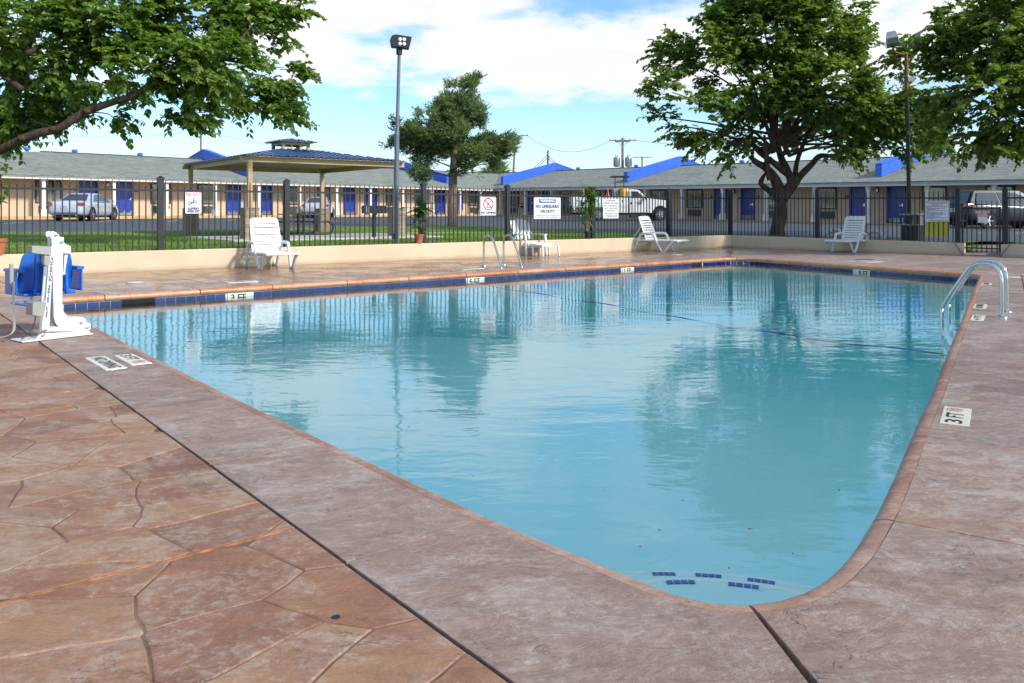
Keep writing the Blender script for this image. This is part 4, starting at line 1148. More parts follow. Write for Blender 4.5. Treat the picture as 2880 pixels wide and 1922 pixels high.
# NO DIVING
s, w, h = sign(P0L, WLD, 1351, 554, 1395.5, 606.5, 'white sign with red prohibition ring round a diver reading NO DIVING')
for r_ in (rect(-w * .47, -h * .47, w * .47, -h * .455), rect(-w * .47, h * .455, w * .47, h * .47), rect(-w * .47, -h * .455, -w * .455, h * .455), rect(w * .455, -h * .455, w * .47, h * .455)): flat(s, 'border_line', r_, M_navy, .003)
R = w * .325; cz = h * .11
ringpoly(s, 0, cz, R, R * .82, M_red); strokes(s, 'prohibition_slash', [[(-R * .63, cz + R * .63), (R * .63, cz - R * .63)]], R * .07, M_red, .005)
strokes(s, 'diver', [[(R * .45, cz + R * .5), (R * .05, cz - R * .05), (-R * .3, cz - R * .35)], [(R * .05, cz - R * .05), (-R * .05, cz + R * .12)], [(-R * .45, cz - R * .52), (-R * .2, cz - R * .46), (0, cz - R * .55), (R * .25, cz - R * .46), (R * .5, cz - R * .54)]], R * .05, M_navy, .0055)
disc(s, -R * .22, cz, R * .09, M_red, .0056)
word(s, 'NO DIVING', .075, .0, -h * .355, M_navy, .004, w * .90)
# WARNING
s, w, h = sign(P0L, WLD, 1502, 556, 1577, 616, 'large white sign reading WARNING NO LIFEGUARD ON DUTY')
flat(s, 'blue_bar', rect(-w * .31, h * .24, w * .31, h * .445), M_blue); word(s, 'WARNING', .115, 0, h * .342, M_signw, .004, w * .54, .0062)
word(s, 'NO LIFEGUARD', .115, 0, h * .075, M_navy, .0055, w * .88); word(s, 'ON DUTY', .115, 0, -h * .155, M_navy, .0055, w * .55)
word(s, 'CHILDREN UNDER THE AGE OF 14 SHOULD NOT USE', .034, 0, -h * .355, M_navy, .0004, w * .92); word(s, 'POOL WITHOUT AN ADULT IN ATTENDANCE', .034, 0, -h * .43, M_navy, .0004, w * .80)
# CHILDREN
s, w, h = sign(P0L, WLD, 1696.5, 560, 1739.5, 614.7, 'white sign of thin lettering about children under the age of 14')
for i, tline in enumerate(('CHILDREN', 'UNDER THE AGE', 'OF 14 SHOULD', 'NOT USE POOL', 'WITHOUT', 'AN ADULT IN', 'ATTENDANCE')):
    word(s, tline, .062, 0, h * (.41 - i * .132), M_dark, .0008, w * (.60, .92, .84, .84, .56, .76, .82)[i])
# rules
s, w, h = sign(P0R, WRD, 2601.5, 565, 2669.7, 624, 'grey-white board of small print headed Swimming Pool Rules')
for r_ in (rect(-w * .475, -h * .475, w * .475, -h * .462), rect(-w * .475, h * .462, w * .475, h * .475), rect(-w * .475, -h * .462, -w * .462, h * .462), rect(w * .462, -h * .462, w * .475, h * .462)): flat(s, 'border_line', r_, M_dark, .003)
word(s, 'Swimming Pool Rules', .058, 0, h * .40, M_red, .0012, w * .86); word(s, 'OPEN 10AM - 10PM', .036, 0, h * .335, M_navy, .0006, w * .48)
rnd = random.Random(4); mb = MB()
for i, frac in enumerate((.7, .92, .12, .88, .6, .33, .92, .1, .78, .74, .9, .7, .36, .6, .9, .32)):   # lines of print too small to read
    z = h * (.265 - i * .041); x = -w * .43
    while x < -w * .43 + frac * w * .86:
        l = rnd.uniform(.012, .045); mb.box((x + l / 2, -.0042, z), (l, .0012, .0125)); x += l + .009
mb.build('small_print', M_navy, s)
mb = MB()
for z in (-.405, -.44):
    x = -w * .34
    while x < w * .36: l = rnd.uniform(.012, .04); mb.box((x + l / 2, -.0042, h * z), (l, .0012, .011)); x += l + .009
mb.build('footer_print', M_grey, s)
s, w, h = sign(P0R, WRD, 2603, 625, 2669, 665.7, 'blank yellow board hung behind the pickets under the pool rules board', M_yellow, 'yellow_board', off=-.035, corner=.01)
s, w, h = sign(Vector((ga.x, ga.y)), D3, 2742, 593, 2785, 609, 'red sign with white serif lettering reading KEEP GATE CLOSED', M_red, 'gate_sign', off=.03, corner=.01)
for r_ in (rect(-w * .48, -h * .46, w * .48, -h * .42), rect(-w * .48, h * .42, w * .48, h * .46)): flat(s, 'border_line', r_, M_signw, .003)
word(s, 'KEEP GATE', .078, 0, h * .20, M_signw, .003, w * .90); word(s, 'CLOSED', .078, 0, -h * .22, M_signw, .003, w * .66)
s, w, h = sign(Vector((ga.x, ga.y)), D3, 2750, 609.6, 2777, 627, 'blank pale plate under the red gate sign', M_signw, 'gate_plate', off=.028, corner=.005)

# ================================================================== GAZEBO
gX = Vector((.79, .613)).normalized(); gC = Vector((-6.88, 25.43)); gB = .455
gaz = thing('picnic_shelter', 'open picnic shelter with low blue metal roof and lantern on four brick-footed posts', 'picnic shelter', mat=frame(gC.x, gC.y, 0, (gX.x, gX.y, 0)))
slab = MB().box((0, -.25, .40), (6.2, 7.3, .16)).build('shelter_slab', M_conc, None, bev=.015)
slab.matrix_world = frame(gC.x, gC.y, -.01, (gX.x, gX.y, 0)); tag(slab, kind='structure')
GZ = .47; HX, HY = 2.25, 2.62
bk_me = [MB().box((0, 0, 0), (.185, .085, .050)).mesh('brick', M_brick)]
for ix, iy in ((-1, -1), (1, -1), (-1, 1), (1, 1)):
    pr_ = MB().box((0, 0, .40), (.37, .37, .80)).build('pillar', M_mortar, gaz, loc=(ix * HX, iy * HY, GZ))
    stuff = MB()
    for r in range(14):
        z = .030 + r * .0565
        for k in range(4):
            a = k * math.pi / 2
            for j in (-1, 1):
                off = (.098 if r % 2 else .092) * j; x = off; y = -.158
                X = x * math.cos(a) - y * math.sin(a); Y = x * math.sin(a) + y * math.cos(a)
                if iy < 0 and k in (0, 3): inst('brick', bk_me[0], pr_, (X, Y, z), (0, 0, a))
                else: stuff.box((0, 0, 0), (.185, .085, .05), Matrix.Translation((X, Y, z)) @ Matrix.Rotation(a, 4, 'Z'))
    so = stuff.build('bricks', M_brick, pr_); tag(so, kind='stuff')
    MB().box((0, 0, .815), (.40, .40, .03)).build('pillar_cap', M_mortar, pr_)
    MB().box((0, 0, (2.60 + GZ + .83) / 2 - GZ * .5), (.12, .12, 2.60 - GZ - .80)).build('post', M_tan, gaz, loc=(ix * HX, iy * HY, GZ * .5 - .0)) 
EZ = 2.58
for iy in (-1, 1): MB().box((0, iy * HY, EZ + .03), (2 * HX + .5, .09, .145)).build('roof_beam', M_tan, gaz)
for ix in (-1, 1): MB().box((ix * HX, 0, EZ + .028), (.09, 2 * HY - .1, .14)).build('roof_beam', M_tan, gaz)
for ix in (-1, 1):
    for iy in (-1, 1): MB().bar((ix * (HX - .05), iy * (HY - .05), EZ + .02), (ix * .45, iy * .45, 2.98), .07, .13).build('hip_rafter', M_tan, gaz)
for x in (-1.1, 0, 1.1): MB().box((x, 0, EZ + .13), (.06, 2 * HY - .3, .08)).build('purlin', M_tan, gaz)
RX, RY, RT = 2.46, 2.84, .42
def roofside(k, lo, hi, ze, zt, per):
    """ribbed sheets from eave half-length lo to lantern half-length hi"""
    (ex, ey), (tx, ty) = lo, hi
    if k % 2 == 0: e0, e1, t0, t1 = Vector((-ex, -ey, ze)), Vector((ex, -ey, ze)), Vector((-tx, -ty, zt)), Vector((tx, -ty, zt))
    else: e0, e1, t0, t1 = Vector((ex, -ey, ze)), Vector((ex, ey, ze)), Vector((tx, -ty, zt)), Vector((tx, ty, zt))
    R = Matrix.Rotation(math.pi * (k // 2), 4, 'Z'); L = (e1 - e0).length; n = int(L / per); out = []
    def topz(a):                                        # where a rib at eave position a (0..1) ends: on the hip or at the lantern
        Lt = (t1 - t0).length; x = (a - .5) * L
        if abs(x) <= Lt / 2: return 1.0
        return max(0.0, (L / 2 - abs(x)) / (L / 2 - Lt / 2))
    c_e = (e0 + e1) / 2; c_t = (t0 + t1) / 2; ax = (e1 - e0).normalized(); up = (c_t - c_e); nrm = ax.cross(up).normalized()
    def pt(x, s, lift=0.0): return c_e + ax * x + up * s + nrm * lift
    for i in range(n):
        xa, xb = -L / 2 + L * i / n, -L / 2 + L * (i + 1) / n; sa, sb = topz(i / n), topz((i + 1) / n)
        prof = [(0.0, 0.0), (.70, 0.0), (.76, .028), (.94, .028), (1.0, 0.0)]
        lo_ = [pt(xa + (xb - xa) * f, -.0, h) for f, h in prof]; hi_ = [pt(xa + (xb - xa) * f, sa + (sb - sa) * f, h) for f, h in prof]
        mb = MB(); mb.grid([[R @ p for p in lo_], [R @ p for p in hi_]])
        out.append(mb.mesh('roof_panel', M_metalroof, recalc=False))
    return out
for k in range(4):
    for me in roofside(k, (RX, RY), (RT, RT), 2.70, 3.10, .24): inst('roof_panel', me, gaz)
    for me in roofside(k, (.64, .64), (.02, .02), 3.33, 3.45, .20): inst('lantern_panel', me, gaz)
MB().prism([(-RX + .03, -RY + .03), (RX - .03, -RY + .03), (RX - .03, RY - .03), (-RX + .03, RY - .03)], 2.672, 2.69).build('roof_underside', M_tan, gaz)
for ix in (-1, 1):
    for iy in (-1, 1): MB().box((ix * .40, iy * .40, 3.21), (.09, .09, .24)).build('lantern_post', M_tan, gaz)
    MB().box((ix * .40, 0, 3.28), (.06, .71, .09)).build('lantern_beam', M_tan, gaz); MB().box((0, ix * .40, 3.28), (.71, .06, .09)).build('lantern_beam', M_tan, gaz)
    MB().box((ix * .14, -.40, 3.17), (.05, .05, .16)).build('lantern_post', M_tan, gaz)
for me_ in (3.10, 3.335):
    hw = .46 if me_ < 3.2 else .60
    MB().box((0, 0, me_ - .005), (hw * 2, hw * 2, .02)).build('lantern_base', M_tan, gaz)

# picnic table under it
tX = gX; tC = at(845, 640, 25.6).to_2d()
tab = thing('picnic_table', 'dark metal picnic table with two benches under the shelter', 'picnic table', mat=frame(tC.x, tC.y, GZ, (gX.x, gX.y, 0)))
tz = .64
for i in range(4): MB().box((-.285 + i * .19, 0, tz), (.182, 1.9, .035)).build('top_plank', M_grille, tab, bev=.006)
for s in (-1, 1):
    for j in (-1, 1): MB().box((s * .72 + j * .072, 0, .40), (.138, 1.9, .03)).build('bench_plank', M_grille, tab, bev=.006)
for y in (-.62, .62):
    mb = MB(); mb.tube(smoothpath([(-.62, y, .41), (-.80, y, .30), (-.78, y, .12), (-.66, y, .03), (-.3, y, .025), (.3, y, .025), (.66, y, .03), (.78, y, .12), (.80, y, .30), (.62, y, .41)], 5), .025, 8)
    mb.tube([(-.62, y, .405), (.62, y, .405)], .02, 8); mb.tube([(-.18, y, .03), (-.18, y, .68)], .026, 8); mb.tube([(.18, y, .03), (.18, y, .68)], .026, 8)
    mb.build('table_frame', M_iron, tab, smooth=60)
# park grill
gq = gp(1052, 671); gr = thing('park_grill', 'black pedestal barbecue grill on a concrete pad beside the shelter', 'grill', (gq.x, gq.y, gz(gq.x, gq.y)), .35)
MB().box((0, 0, .0), (1.2, 1.2, .07)).build('grill_pad', M_conc, gr, bev=.01)
MB().tube([(0, 0, .03), (0, 0, .72)], .058, 12).build('pedestal', M_iron, gr, smooth=40)
mb = MB()
for s in (-1, 1): mb.box((0, s * .22, .82), (.62, .012, .22))
mb.box((-.31, 0, .82), (.012, .43, .22)); mb.box((0, 0, .715), (.62, .45, .012)); mb.box((0, 0, .79), (.60, .43, .008))
mb.build('fire_box', M_iron, gr)
mb = MB()
for i in range(11): mb.bar((-.27 + i * .056, -.2, .90), (-.27 + i * .056, .2, .90), .01, .01)
mb.build('cooking_grate', M_iron, gr); MB().bar((-.42, -.12, .86), (-.31, -.12, .86), .02, .02).build('handle', M_iron, gr)
for i in range(2):
    for j in range(4): MB().box((-.25 + i * .06, -.228, .75 + j * .045), (.02, .006, .02)).build('vent_hole', M_led, gr)

# ================================================================== LAMP POSTS AND POWER LINES
lp = onwall(P0L + WLN * .22, WLD, 1116)[1]
lamp = thing('lamp_post', 'tall slim grey lamp post with black floodlight head behind the fence', 'lamp post', (lp.x, lp.y, .40))
hz_ = CAMH + (595 - 152) / F * lp.y - .40
MB().tube([(0, 0, -.05), (0, 0, 2.75)], .062, 14).build('lower_pole', M_polegrey, lamp, smooth=40)
MB().tube([(0, 0, 2.70), (.01, 0, 2.82), (.06, 0, hz_)], [.07, .046, .040], 14).build('upper_pole', M_polegrey, lamp, smooth=40)
hd = thing('x', '', '', (0, 0, 0)); bpy.data.objects.remove(hd)
mb = MB(); mb.tube([(.06, 0, hz_ - .02), (.06, 0, hz_ + .12)], .075, 12); mb.build('collar', M_dark, lamp, smooth=40)
prof = [(-.24, -.10), (-.27, .05), (-.22, .17), (-.12, .20), (.27, .15), (.20, -.14)]
hb = MB(); hb.prism(prof, -.13, .13, axis='y'); hbo = hb.build('floodlight_head', M_dark, lamp, recalc=True, bev=.015, loc=(.10, 0, hz_ + .26)); hbo.rotation_euler = (0, 0, .15)
for i in (-1, 1):
    for j in (-1, 1):
        l = MB(); l.lathe([(.048, 0), (.045, .02), (.02, .03), (0, .03)], 12, M=Matrix.Rotation(math.pi / 2, 4, 'X'))
        l.build('lamp_lens', M_led, hbo, smooth=40, loc=(.03 + i * .05, -.13, .02 + j * .055))
MB().box((-.09, 0, .18), (.07, .06, .14)).build('junction_box', M_dark, lamp)
l2 = onwall(P0R + WRN * .55, WRD, 2559)[1]
lamp2 = thing('lamp_post', 'dark pole with two grey floodlights on rusty curved arms among the right trees', 'lamp post', (l2.x, l2.y, gz(l2.x, l2.y)))
h2 = CAMH + (595 - 152) / F * l2.y - gz(l2.x, l2.y); dx = (2548 - 2559) / F * l2.y
MB().tube([(0, 0, -.05), (dx * .75, 0, h2 * .78)], .058, 12).build('lower_pole', M_iron, lamp2, smooth=40)
MB().tube([(dx * .75, 0, h2 * .78 - .03), (dx, 0, h2)], [.05, .045], 12).build('upper_pole', M_rust, lamp2, smooth=40)
for s in (-1, 1):
    MB().tube(smoothpath([(dx, 0, h2 - .02), (dx + s * .2, 0, h2), (dx + s * .36, s * .02, h2 + .08), (dx + s * .40, s * .03, h2 + .24)], 5), .032, 10).build('curved_arm', M_rust, lamp2, smooth=60)
    hb = MB(); hb.prism([(-.17, -.12), (.17, -.12), (.17, .05), (.12, .26), (-.12, .26), (-.17, .05)], -.16, .16, axis='y')
    o = hb.build('floodlight_head', M_galv, lamp2, recalc=True, bev=.012, loc=(dx + s * .41, -.03, h2 + .36)); o.rotation_euler = (-.25, s * .15, s * .4)
    MB().box((0, -.165, -.03), (.30, .01, .14)).build('lamp_lens', M_glass, o)
    MB().tube([(-.20, 0, .02), (-.20, 0, -.17), (.20, 0, -.17), (.20, 0, .02)], .012, 6).build('yoke', M_iron, o)
MB().box((dx + .13, 0, h2 - .75), (.20, .12, .14)).build('ballast_box', M_galv, lamp2)

def utility_pole(px, top, d, label, lean=0.0, arms=((.35, 2.2),), brown=False, r=.14):
    p = at(px, top, d); zb = gz(p.x, p.y); H = p.z - zb
    root = thing('utility_pole', label, 'utility pole', (p.x, p.y, zb), math.radians(-8))
    MB().tube([(-lean * H, 0, -.2), (-lean * H * .5, 0, H * .5), (0, 0, H)], [r * 1.2, r, r * .8], 10).build('pole', M_wood, root, smooth=50)
    for dz, L in arms:
        z = H - dz; o = MB().box((0, -.12, z), (L, .09, .11)).build('crossarm', M_wood, root)
        for k in np.linspace(-.46, .46, 6 if L > 2 else 4):
            i = MB(); i.lathe([(.02, 0), (.05, .05), (.03, .1), (.05, .14), (.02, .2)], 7); i.build('insulator', M_galv, o, smooth=50, loc=(k * L, -.12, z + .05))
        for s in (-1, 1): MB().bar((s * L * .3, -.12, z - .03), (0, -.1, z - .6), .03, .03).build('arm_brace', M_galv, root)
    return root, p, H
up1, q1, H1 = utility_pole(565, 364, 82, 'slim pale utility pole with one short crossarm above the left wing roof', arms=((.25, 1.1),), r=.11)
up2, q2, H2 = utility_pole(1450, 378, 95, 'leaning utility pole with one wide crossarm beside the juniper', lean=.055, arms=((.2, 3.0), (1.5, 1.3)), r=.13)
up3, q3, H3 = utility_pole(1541, 423, 96, 'short plain brown utility pole behind the first right-wing blue fin', arms=())
up4, q4, H4 = utility_pole(1751, 388, 88, 'utility pole with crowded crossarm and two grey transformer cans', arms=((.30, 2.9), (.42, 1.6)), r=.16)
up5, q5, H5 = utility_pole(1806, 441, 140, 'small distant utility pole with one crossarm right of the transformer pole', arms=((.15, 3.2),), r=.16)
for s in (-1, 1):
    c = MB(); c.lathe([(.10, 0), (.30, .04), (.34, .12), (.34, .98), (.30, 1.05), (.12, 1.10)], 14); o = c.build('transformer', M_galv, up4, smooth=40, loc=(s * .62, -.05, H4 - 3.15))
    for k in range(9):
        a = math.pi + .2 + k * .33; MB().box((.36 * math.cos(a), .36 * math.sin(a), .55), (.03, .03, .8)).build('cooling_fin', M_galv, o)
    for k in (-.1, .1): i = MB(); i.lathe([(.03, 0), (.06, .1), (.03, .28)], 7); i.build('bushing', M_galv, o, loc=(k, 0, 1.08))
for k in range(3):
    MB().tube(smoothpath([(.9 - k * .2, -.3, H4 - 2.3), (1.0 - k * .2, -.3, H4 - 3.6), (.6 - k * .1, -.2, H4 - 4.6), (.15, -.15, H4 - 5.0)], 5), .02, 5).build('service_cable', M_dark, up4)
def wire(a, b, sag, label, r=.016):
    pts = [a.lerp(b, i / 24) + Vector((0, 0, -sag * 4 * (i / 24) * (1 - i / 24))) for i in range(25)]
    o = MB().tube(pts, r, 5).build('power_line', M_dark, None, smooth=180); tag(o, label, 'cable'); return o
E4 = q4 + Vector((0, 0, -.25)); E2 = q2 + Vector((0, 0, -.1))
wire(E2 + Vector((1.3, 0, 0)), E4 + Vector((-1.3, 0, 0)), 1.6, 'thin wire sagging between the leaning pole and the transformer pole', .02)
wire(q3 + Vector((0, 0, -.6)), q4 + Vector((0, 0, -3.0)), 1.9, 'upper of two thick cables sagging from the short brown pole to the transformer pole', .035)
wire(q3 + Vector((0, 0, -.9)), q4 + Vector((0, 0, -3.5)), 1.9, 'lower of two thick cables sagging from the short brown pole to the transformer pole', .035)
wire(q3 + Vector((0, 0, -.5)), at(1458, 500, 93), .25, 'upper of two cables dropping left from the short brown pole', .03)
wire(q3 + Vector((0, 0, -.8)), at(1466, 500, 94), .25, 'lower of two cables dropping left from the short brown pole', .03)
wire(E4 + Vector((1.3, 0, 0)), at(2250, 398, 86), .6, 'thin wire running right from the transformer pole into the tree', .02)
wire(q1 + Vector((.4, 0, -.2)), at(1060, 420, 130), 1.0, 'faint wire running right from the slim pale pole over the shelter', .016)
wire(q1 + Vector((-.4, 0, -.2)), at(-60, 352, 70), .8, 'faint wire running left from the slim pale pole to the mulberry', .016)
# ================================================================== TREES AND PLANTS
def foliage_mesh(name, mat, blobs, n_spray, per, leaf, seed, spray=.55, droop=.5, wid=.55, hollow=.62, center=None, hole=.0, curl=.18, outward=.6, hscale=.55, twig=None):
    """leaf-by-leaf crown: sprays of leaves scattered through the crown's lumps"""
    R = np.random.RandomState(seed); C = np.array([b[0] for b in blobs]); S = np.array([b[1] for b in blobs])
    wgt = (S[:, 0] * S[:, 1] * S[:, 2]) ** .72; wgt /= wgt.sum(); cen = np.array(center) if center is not None else C.mean(0)
    P, D = [], []
    while len(P) < n_spray:
        i = R.choice(len(blobs), p=wgt); d = R.normal(size=3); d /= np.linalg.norm(d)
        r = hollow + (1 - hollow) * R.rand() ** .8 if R.rand() < .78 else R.rand() ** .5
        p = C[i] + d * S[i] * r
        if hole and noise.noise(Vector(p * hscale)) < -.12 - (1 - hole) * .5: continue
        if hole and noise.noise(Vector(p * hscale * 2.3 + 7)) < -.35: continue
        o = p - cen; o /= np.linalg.norm(o) + 1e-6
        dd = d * .55 + o * outward + R.normal(size=3) * .35; dd[2] *= .7; dd /= np.linalg.norm(dd); P.append(p); D.append(dd)
    P = np.array(P); D = np.array(D); n = n_spray
    L = spray * (.55 + .8 * R.rand(n))
    t = np.linspace(.05, 1, per)[None, :] + R.uniform(-.04, .04, (n, per))
    pos = P[:, None, :] + D[:, None, :] * (t * L[:, None])[..., None]
    pos[..., 2] -= droop * (t ** 2) * L[:, None] * .55
    side = np.cross(D, np.array([0, 0, 1.0])); side /= np.linalg.norm(side, axis=1)[:, None] + 1e-6
    alt = np.where(np.arange(per) % 2 == 0, 1.0, -1.0)[None, :, None]
    ax = D[:, None, :] * .75 + side[:, None, :] * alt * .85 + R.normal(size=(n, per, 3)) * .33
    ax[..., 2] -= droop * (.35 + .5 * t)
    ax /= np.linalg.norm(ax, axis=2)[..., None]
    up = np.array([0, 0, 1.0]) + R.normal(size=(n, per, 3)) * .45
    w = np.cross(ax, up); w /= np.linalg.norm(w, axis=2)[..., None] + 1e-6; nr = np.cross(w, ax)
    s = (leaf * (.50 + .85 * R.rand(n, per) ** 1.4) * (1.08 - .35 * t))[..., None]
    base = pos; tip = pos + ax * s - np.array([0, 0, 1.0]) * s * curl
    m1 = pos + ax * s * .38; m2 = pos + ax * s * .72 - np.array([0, 0, 1.0]) * s * curl * .35
    hw = wid * .5 * s
    v = np.stack([base, m1 + w * hw + nr * hw * .35, m2 + w * hw * .72 + nr * hw * .22, tip, m2 - w * hw * .72 + nr * hw * .22, m1 - w * hw + nr * hw * .35], 2).reshape(-1, 3)
    k = n * per; b = (np.arange(k) * 6)[:, None]
    f = np.concatenate([b + np.array([[0, 1, 2, 3]]), b + np.array([[0, 3, 4, 5]])], 1).reshape(-1, 4)
    me = bpy.data.meshes.new(name); me.vertices.add(len(v)); me.vertices.foreach_set('co', v.ravel())
    me.loops.add(f.size); me.loops.foreach_set('vertex_index', f.ravel().astype(np.int32))
    me.polygons.add(len(f)); me.polygons.foreach_set('loop_start', np.arange(0, f.size, 4, dtype=np.int32)); me.polygons.foreach_set('loop_total', np.full(len(f), 4, dtype=np.int32))
    me.materials.append(mat); me.update(); me.validate()
    if twig is not None:
        for i in range(0, n, twig[1]):
            e = P[i] + D[i] * L[i] * .9; e[2] -= droop * L[i] * .45; q = P[i] - D[i] * L[i] * .5
            twig[0].tube([q, P[i] + D[i] * L[i] * .4 - np.array([0, 0, droop * L[i] * .1]), e], [.011, .008, .004], 4, caps=False)
    return me, P
def crown_px(lst, d, jitter, seed, dz=.8, shrink=.86):
    """crown lumps measured on the photograph: (column, row, radius px[, radius y]) at distance about d"""
    rnd = random.Random(seed); out = []
    for b in lst:
        dd = d + rnd.uniform(-jitter, jitter); p = at(b[0], b[1], dd); r = b[2] / F * dd * shrink; rz = (b[3] if len(b) > 3 else b[2] * .9) / F * dd * shrink
        out.append((np.array(p), np.array([r, max(r * dz, .5), rz])))
    return out
def limbs(mb, root, targets, r0, rnd, bend=.18):
    for p in targets:
        p = Vector(p); a = Vector(root); m = a.lerp(p, .5) + Vector((rnd.uniform(-1, 1), rnd.uniform(-1, 1), rnd.uniform(-.3, .8))) * bend * (p - a).length * .5
        pts = smoothpath([a, m, p], 5); k = len(pts); mb.tube(pts, [r0 * (1 - .8 * i / (k - 1)) for i in range(k)], 6)
def knotty(pts, r, n=12, amp=.12, seed=0, mb=None):
    pts = smoothpath(pts, 6); k = len(pts); rs = []
    for i in range(k):
        f = i / (k - 1) * (len(r) - 1); j = min(int(f), len(r) - 2); rs.append((r[j] + (r[j + 1] - r[j]) * (f - j)) * (1 + amp * noise.noise(pts[i] * 2.3 + Vector((seed, 0, 0)))))
    mb.tube(pts, rs, n)

# --- the mulberry hanging in from the left
T = 19.0
tree = thing('mulberry_tree', 'big spreading broadleaf tree reaching in over the left wing roof, its trunk out of sight', 'tree', tuple(gp(-165, 672)))
o0 = Vector(tree.location)
bl = crown_px([(120, 90, 190, 130), (60, 250, 130, 110), (330, 60, 190, 110), (520, 60, 170, 100), (690, 50, 110, 70), (420, 190, 170, 85), (600, 190, 150, 90), (760, 110, 90, 60), (785, 200, 65, 45), (825, 205, 34, 22), (770, 270, 62, 45), (800, 320, 34, 28), (690, 265, 75, 45), (560, 290, 80, 38), (480, 290, 70, 30), (230, 190, 140, 70), (150, 290, 80, 40), (-60, 150, 160, 160), (60, 330, 60, 40), (780, 40, 60, 30), (820, 15, 36, 14), (470, 330, 40, 16), (20, 370, 46, 34), (300, 345, 44, 14), (345, 335, 34, 10), (560, 335, 34, 12)], T, 1.3, 3)
tw_ = MB()
me, SP = foliage_mesh('crown', M_leaf, bl, 2250, 18, .165, 5, wid=.70, spray=.44, droop=.34, center=at(150, 200, T + .5), hole=.85, hscale=.8, twig=(tw_, 4))
me.transform(Matrix.Translation(-o0)); cr = inst('crown', me, tree); tag(cr, kind='stuff')
tk = MB()
def S_(x, y, d): return at(x, y, d) - o0
knotty([Vector((0, 0, -.2)), S_(-160, 560, T), S_(-130, 480, T), S_(-60, 400, T), S_(40, 250, T + .2), S_(75, 120, T + .4), S_(130, 20, T + .6), S_(150, -120, T + .8)], [.34, .27, .24, .2, .17, .13, .1, .05], 12, .12, 1, tk)
knotty([S_(-135, 500, T), S_(-60, 455, T - 1.2), S_(10, 418, T - 1.5), S_(100, 378, T - 1.7), S_(165, 362, T - 1.7), S_(235, 318, T - 1.7), S_(310, 290, T - 1.7), S_(385, 265, T - 1.7), S_(425, 228, T - 1.5), S_(450, 180, T - 1.2), S_(520, 120, T)], [.15, .12, .095, .088, .084, .080, .073, .065, .055, .04, .025], 12, .16, 2, tk)
for a, b, r in (((385, 265), (560, 225), .055), ((430, 225), (640, 170), .05), ((450, 180), (480, 60), .05), ((560, 225), (740, 260), .035), ((640, 170), (800, 190), .03), ((75, 150), (260, 70), .06), ((60, 250), (-60, 150), .07), ((235, 318), (330, 345), .02), ((640, 170), (720, 60), .03), ((165, 362), (60, 330), .03)):
    limbs(tk, S_(a[0], a[1], T - 1.5), [S_(b[0], b[1], T)], r, random.Random(int(b[0])))
for a in ((60, 398), (150, 372), (245, 322), (330, 290)): tk.lathe([(.08, -.04), (.09, .02), (.05, .06), (0, .07)], 8, M=Matrix.Translation(S_(a[0], a[1] - 8, T - 1.75)))
tk.build('trunk', M_bark, tree, smooth=180)
tw_.v = [tuple(Vector(p) - o0) for p in tw_.v]; tag(tw_.build('twigs', M_bark, tree, smooth=180), kind='stuff')
# a hanging twig whose leaves stand apart
lf = MB(); lf.add([(0, 0, 0), (.045, .05, .014), (.034, .10, .008), (0, .135, -.02), (-.034, .10, .008), (-.045, .05, .014)], [(0, 1, 2, 3), (0, 3, 4, 5)]); leaf_me = lf.mesh('leaf', M_leaf)
rnd = random.Random(8); tw = MB()
for path in ([(255, 318), (300, 335), (330, 358), (350, 385), (375, 412)], [(330, 328), (370, 332), (410, 345)], [(90, 400), (140, 400), (185, 392)], [(230, 330), (240, 355)], [(480, 340), (520, 345), (545, 365)]):
    pts = smoothpath([S_(x, y, T - .55) for x, y in path], 5); tw.tube(pts, .005, 4)
    for i, p in enumerate(pts[1:]):
        M = Matrix.Translation(p) @ Matrix.Rotation(rnd.uniform(0, 6.28), 4, 'Z') @ Matrix.Rotation(-rnd.uniform(.5, 1.3), 4, 'X') @ Matrix.Scale(rnd.uniform(.75, 1.25), 4)
        inst('leaf', leaf_me, tree, mat=M)
tw.build('hanging_twig', M_bark, tree)

# --- the round tree behind the corner of the wall
T = 27.4
b0 = gp(2194, 664); b0 = Vector((b0.x, b0.y + .25, gz(b0.x, b0.y)))
tree = thing('shade_tree', 'round-crowned broadleaf tree with forked dark trunk behind the corner of the low wall', 'tree', tuple(b0)); o0 = b0
bl = crown_px([(2140, 100, 185, 110), (2010, 150, 120, 80), (1905, 150, 70, 55), (1890, 260, 85, 60), (1830, 325, 42, 34), (1870, 350, 62, 40), (1990, 330, 120, 70), (2140, 250, 190, 100), (2320, 260, 150, 100), (2330, 110, 120, 95), (2250, 10, 110, 60), (2130, 15, 90, 50), (2380, 25, 60, 50), (2390, 120, 45, 60), (2480, 300, 130, 80), (2560, 340, 85, 62), (2430, 370, 110, 45), (2290, 360, 110, 50), (2050, 390, 95, 38), (1960, 395, 62, 28), (2590, 390, 50, 32), (2470, 190, 60, 50), (2530, 160, 22, 70), (2560, 250, 60, 50), (2010, 60, 50, 30), (2380, 420, 50, 22), (2050, 440, 26, 16), (2160, -70, 130, 60), (2280, -60, 90, 50), (2060, -30, 90, 50), (2190, -130, 70, 30), (2560, 420, 26, 20), (2490, 425, 30, 16)], T, 1.5, 7)
tw_ = MB()
me, SP = foliage_mesh('crown', M_leaf2, bl, 3500, 17, .19, 9, wid=.70, spray=.50, droop=.28, center=at(2200, 330, T), hole=.95, hscale=.62, twig=(tw_, 5))
me.transform(Matrix.Translation(-o0)); cr = inst('crown', me, tree); tag(cr, kind='stuff')
tk = MB()
def C4(x, y, d=T): return at(1880 + .2997 * x, 350 + .2997 * y, d) - o0
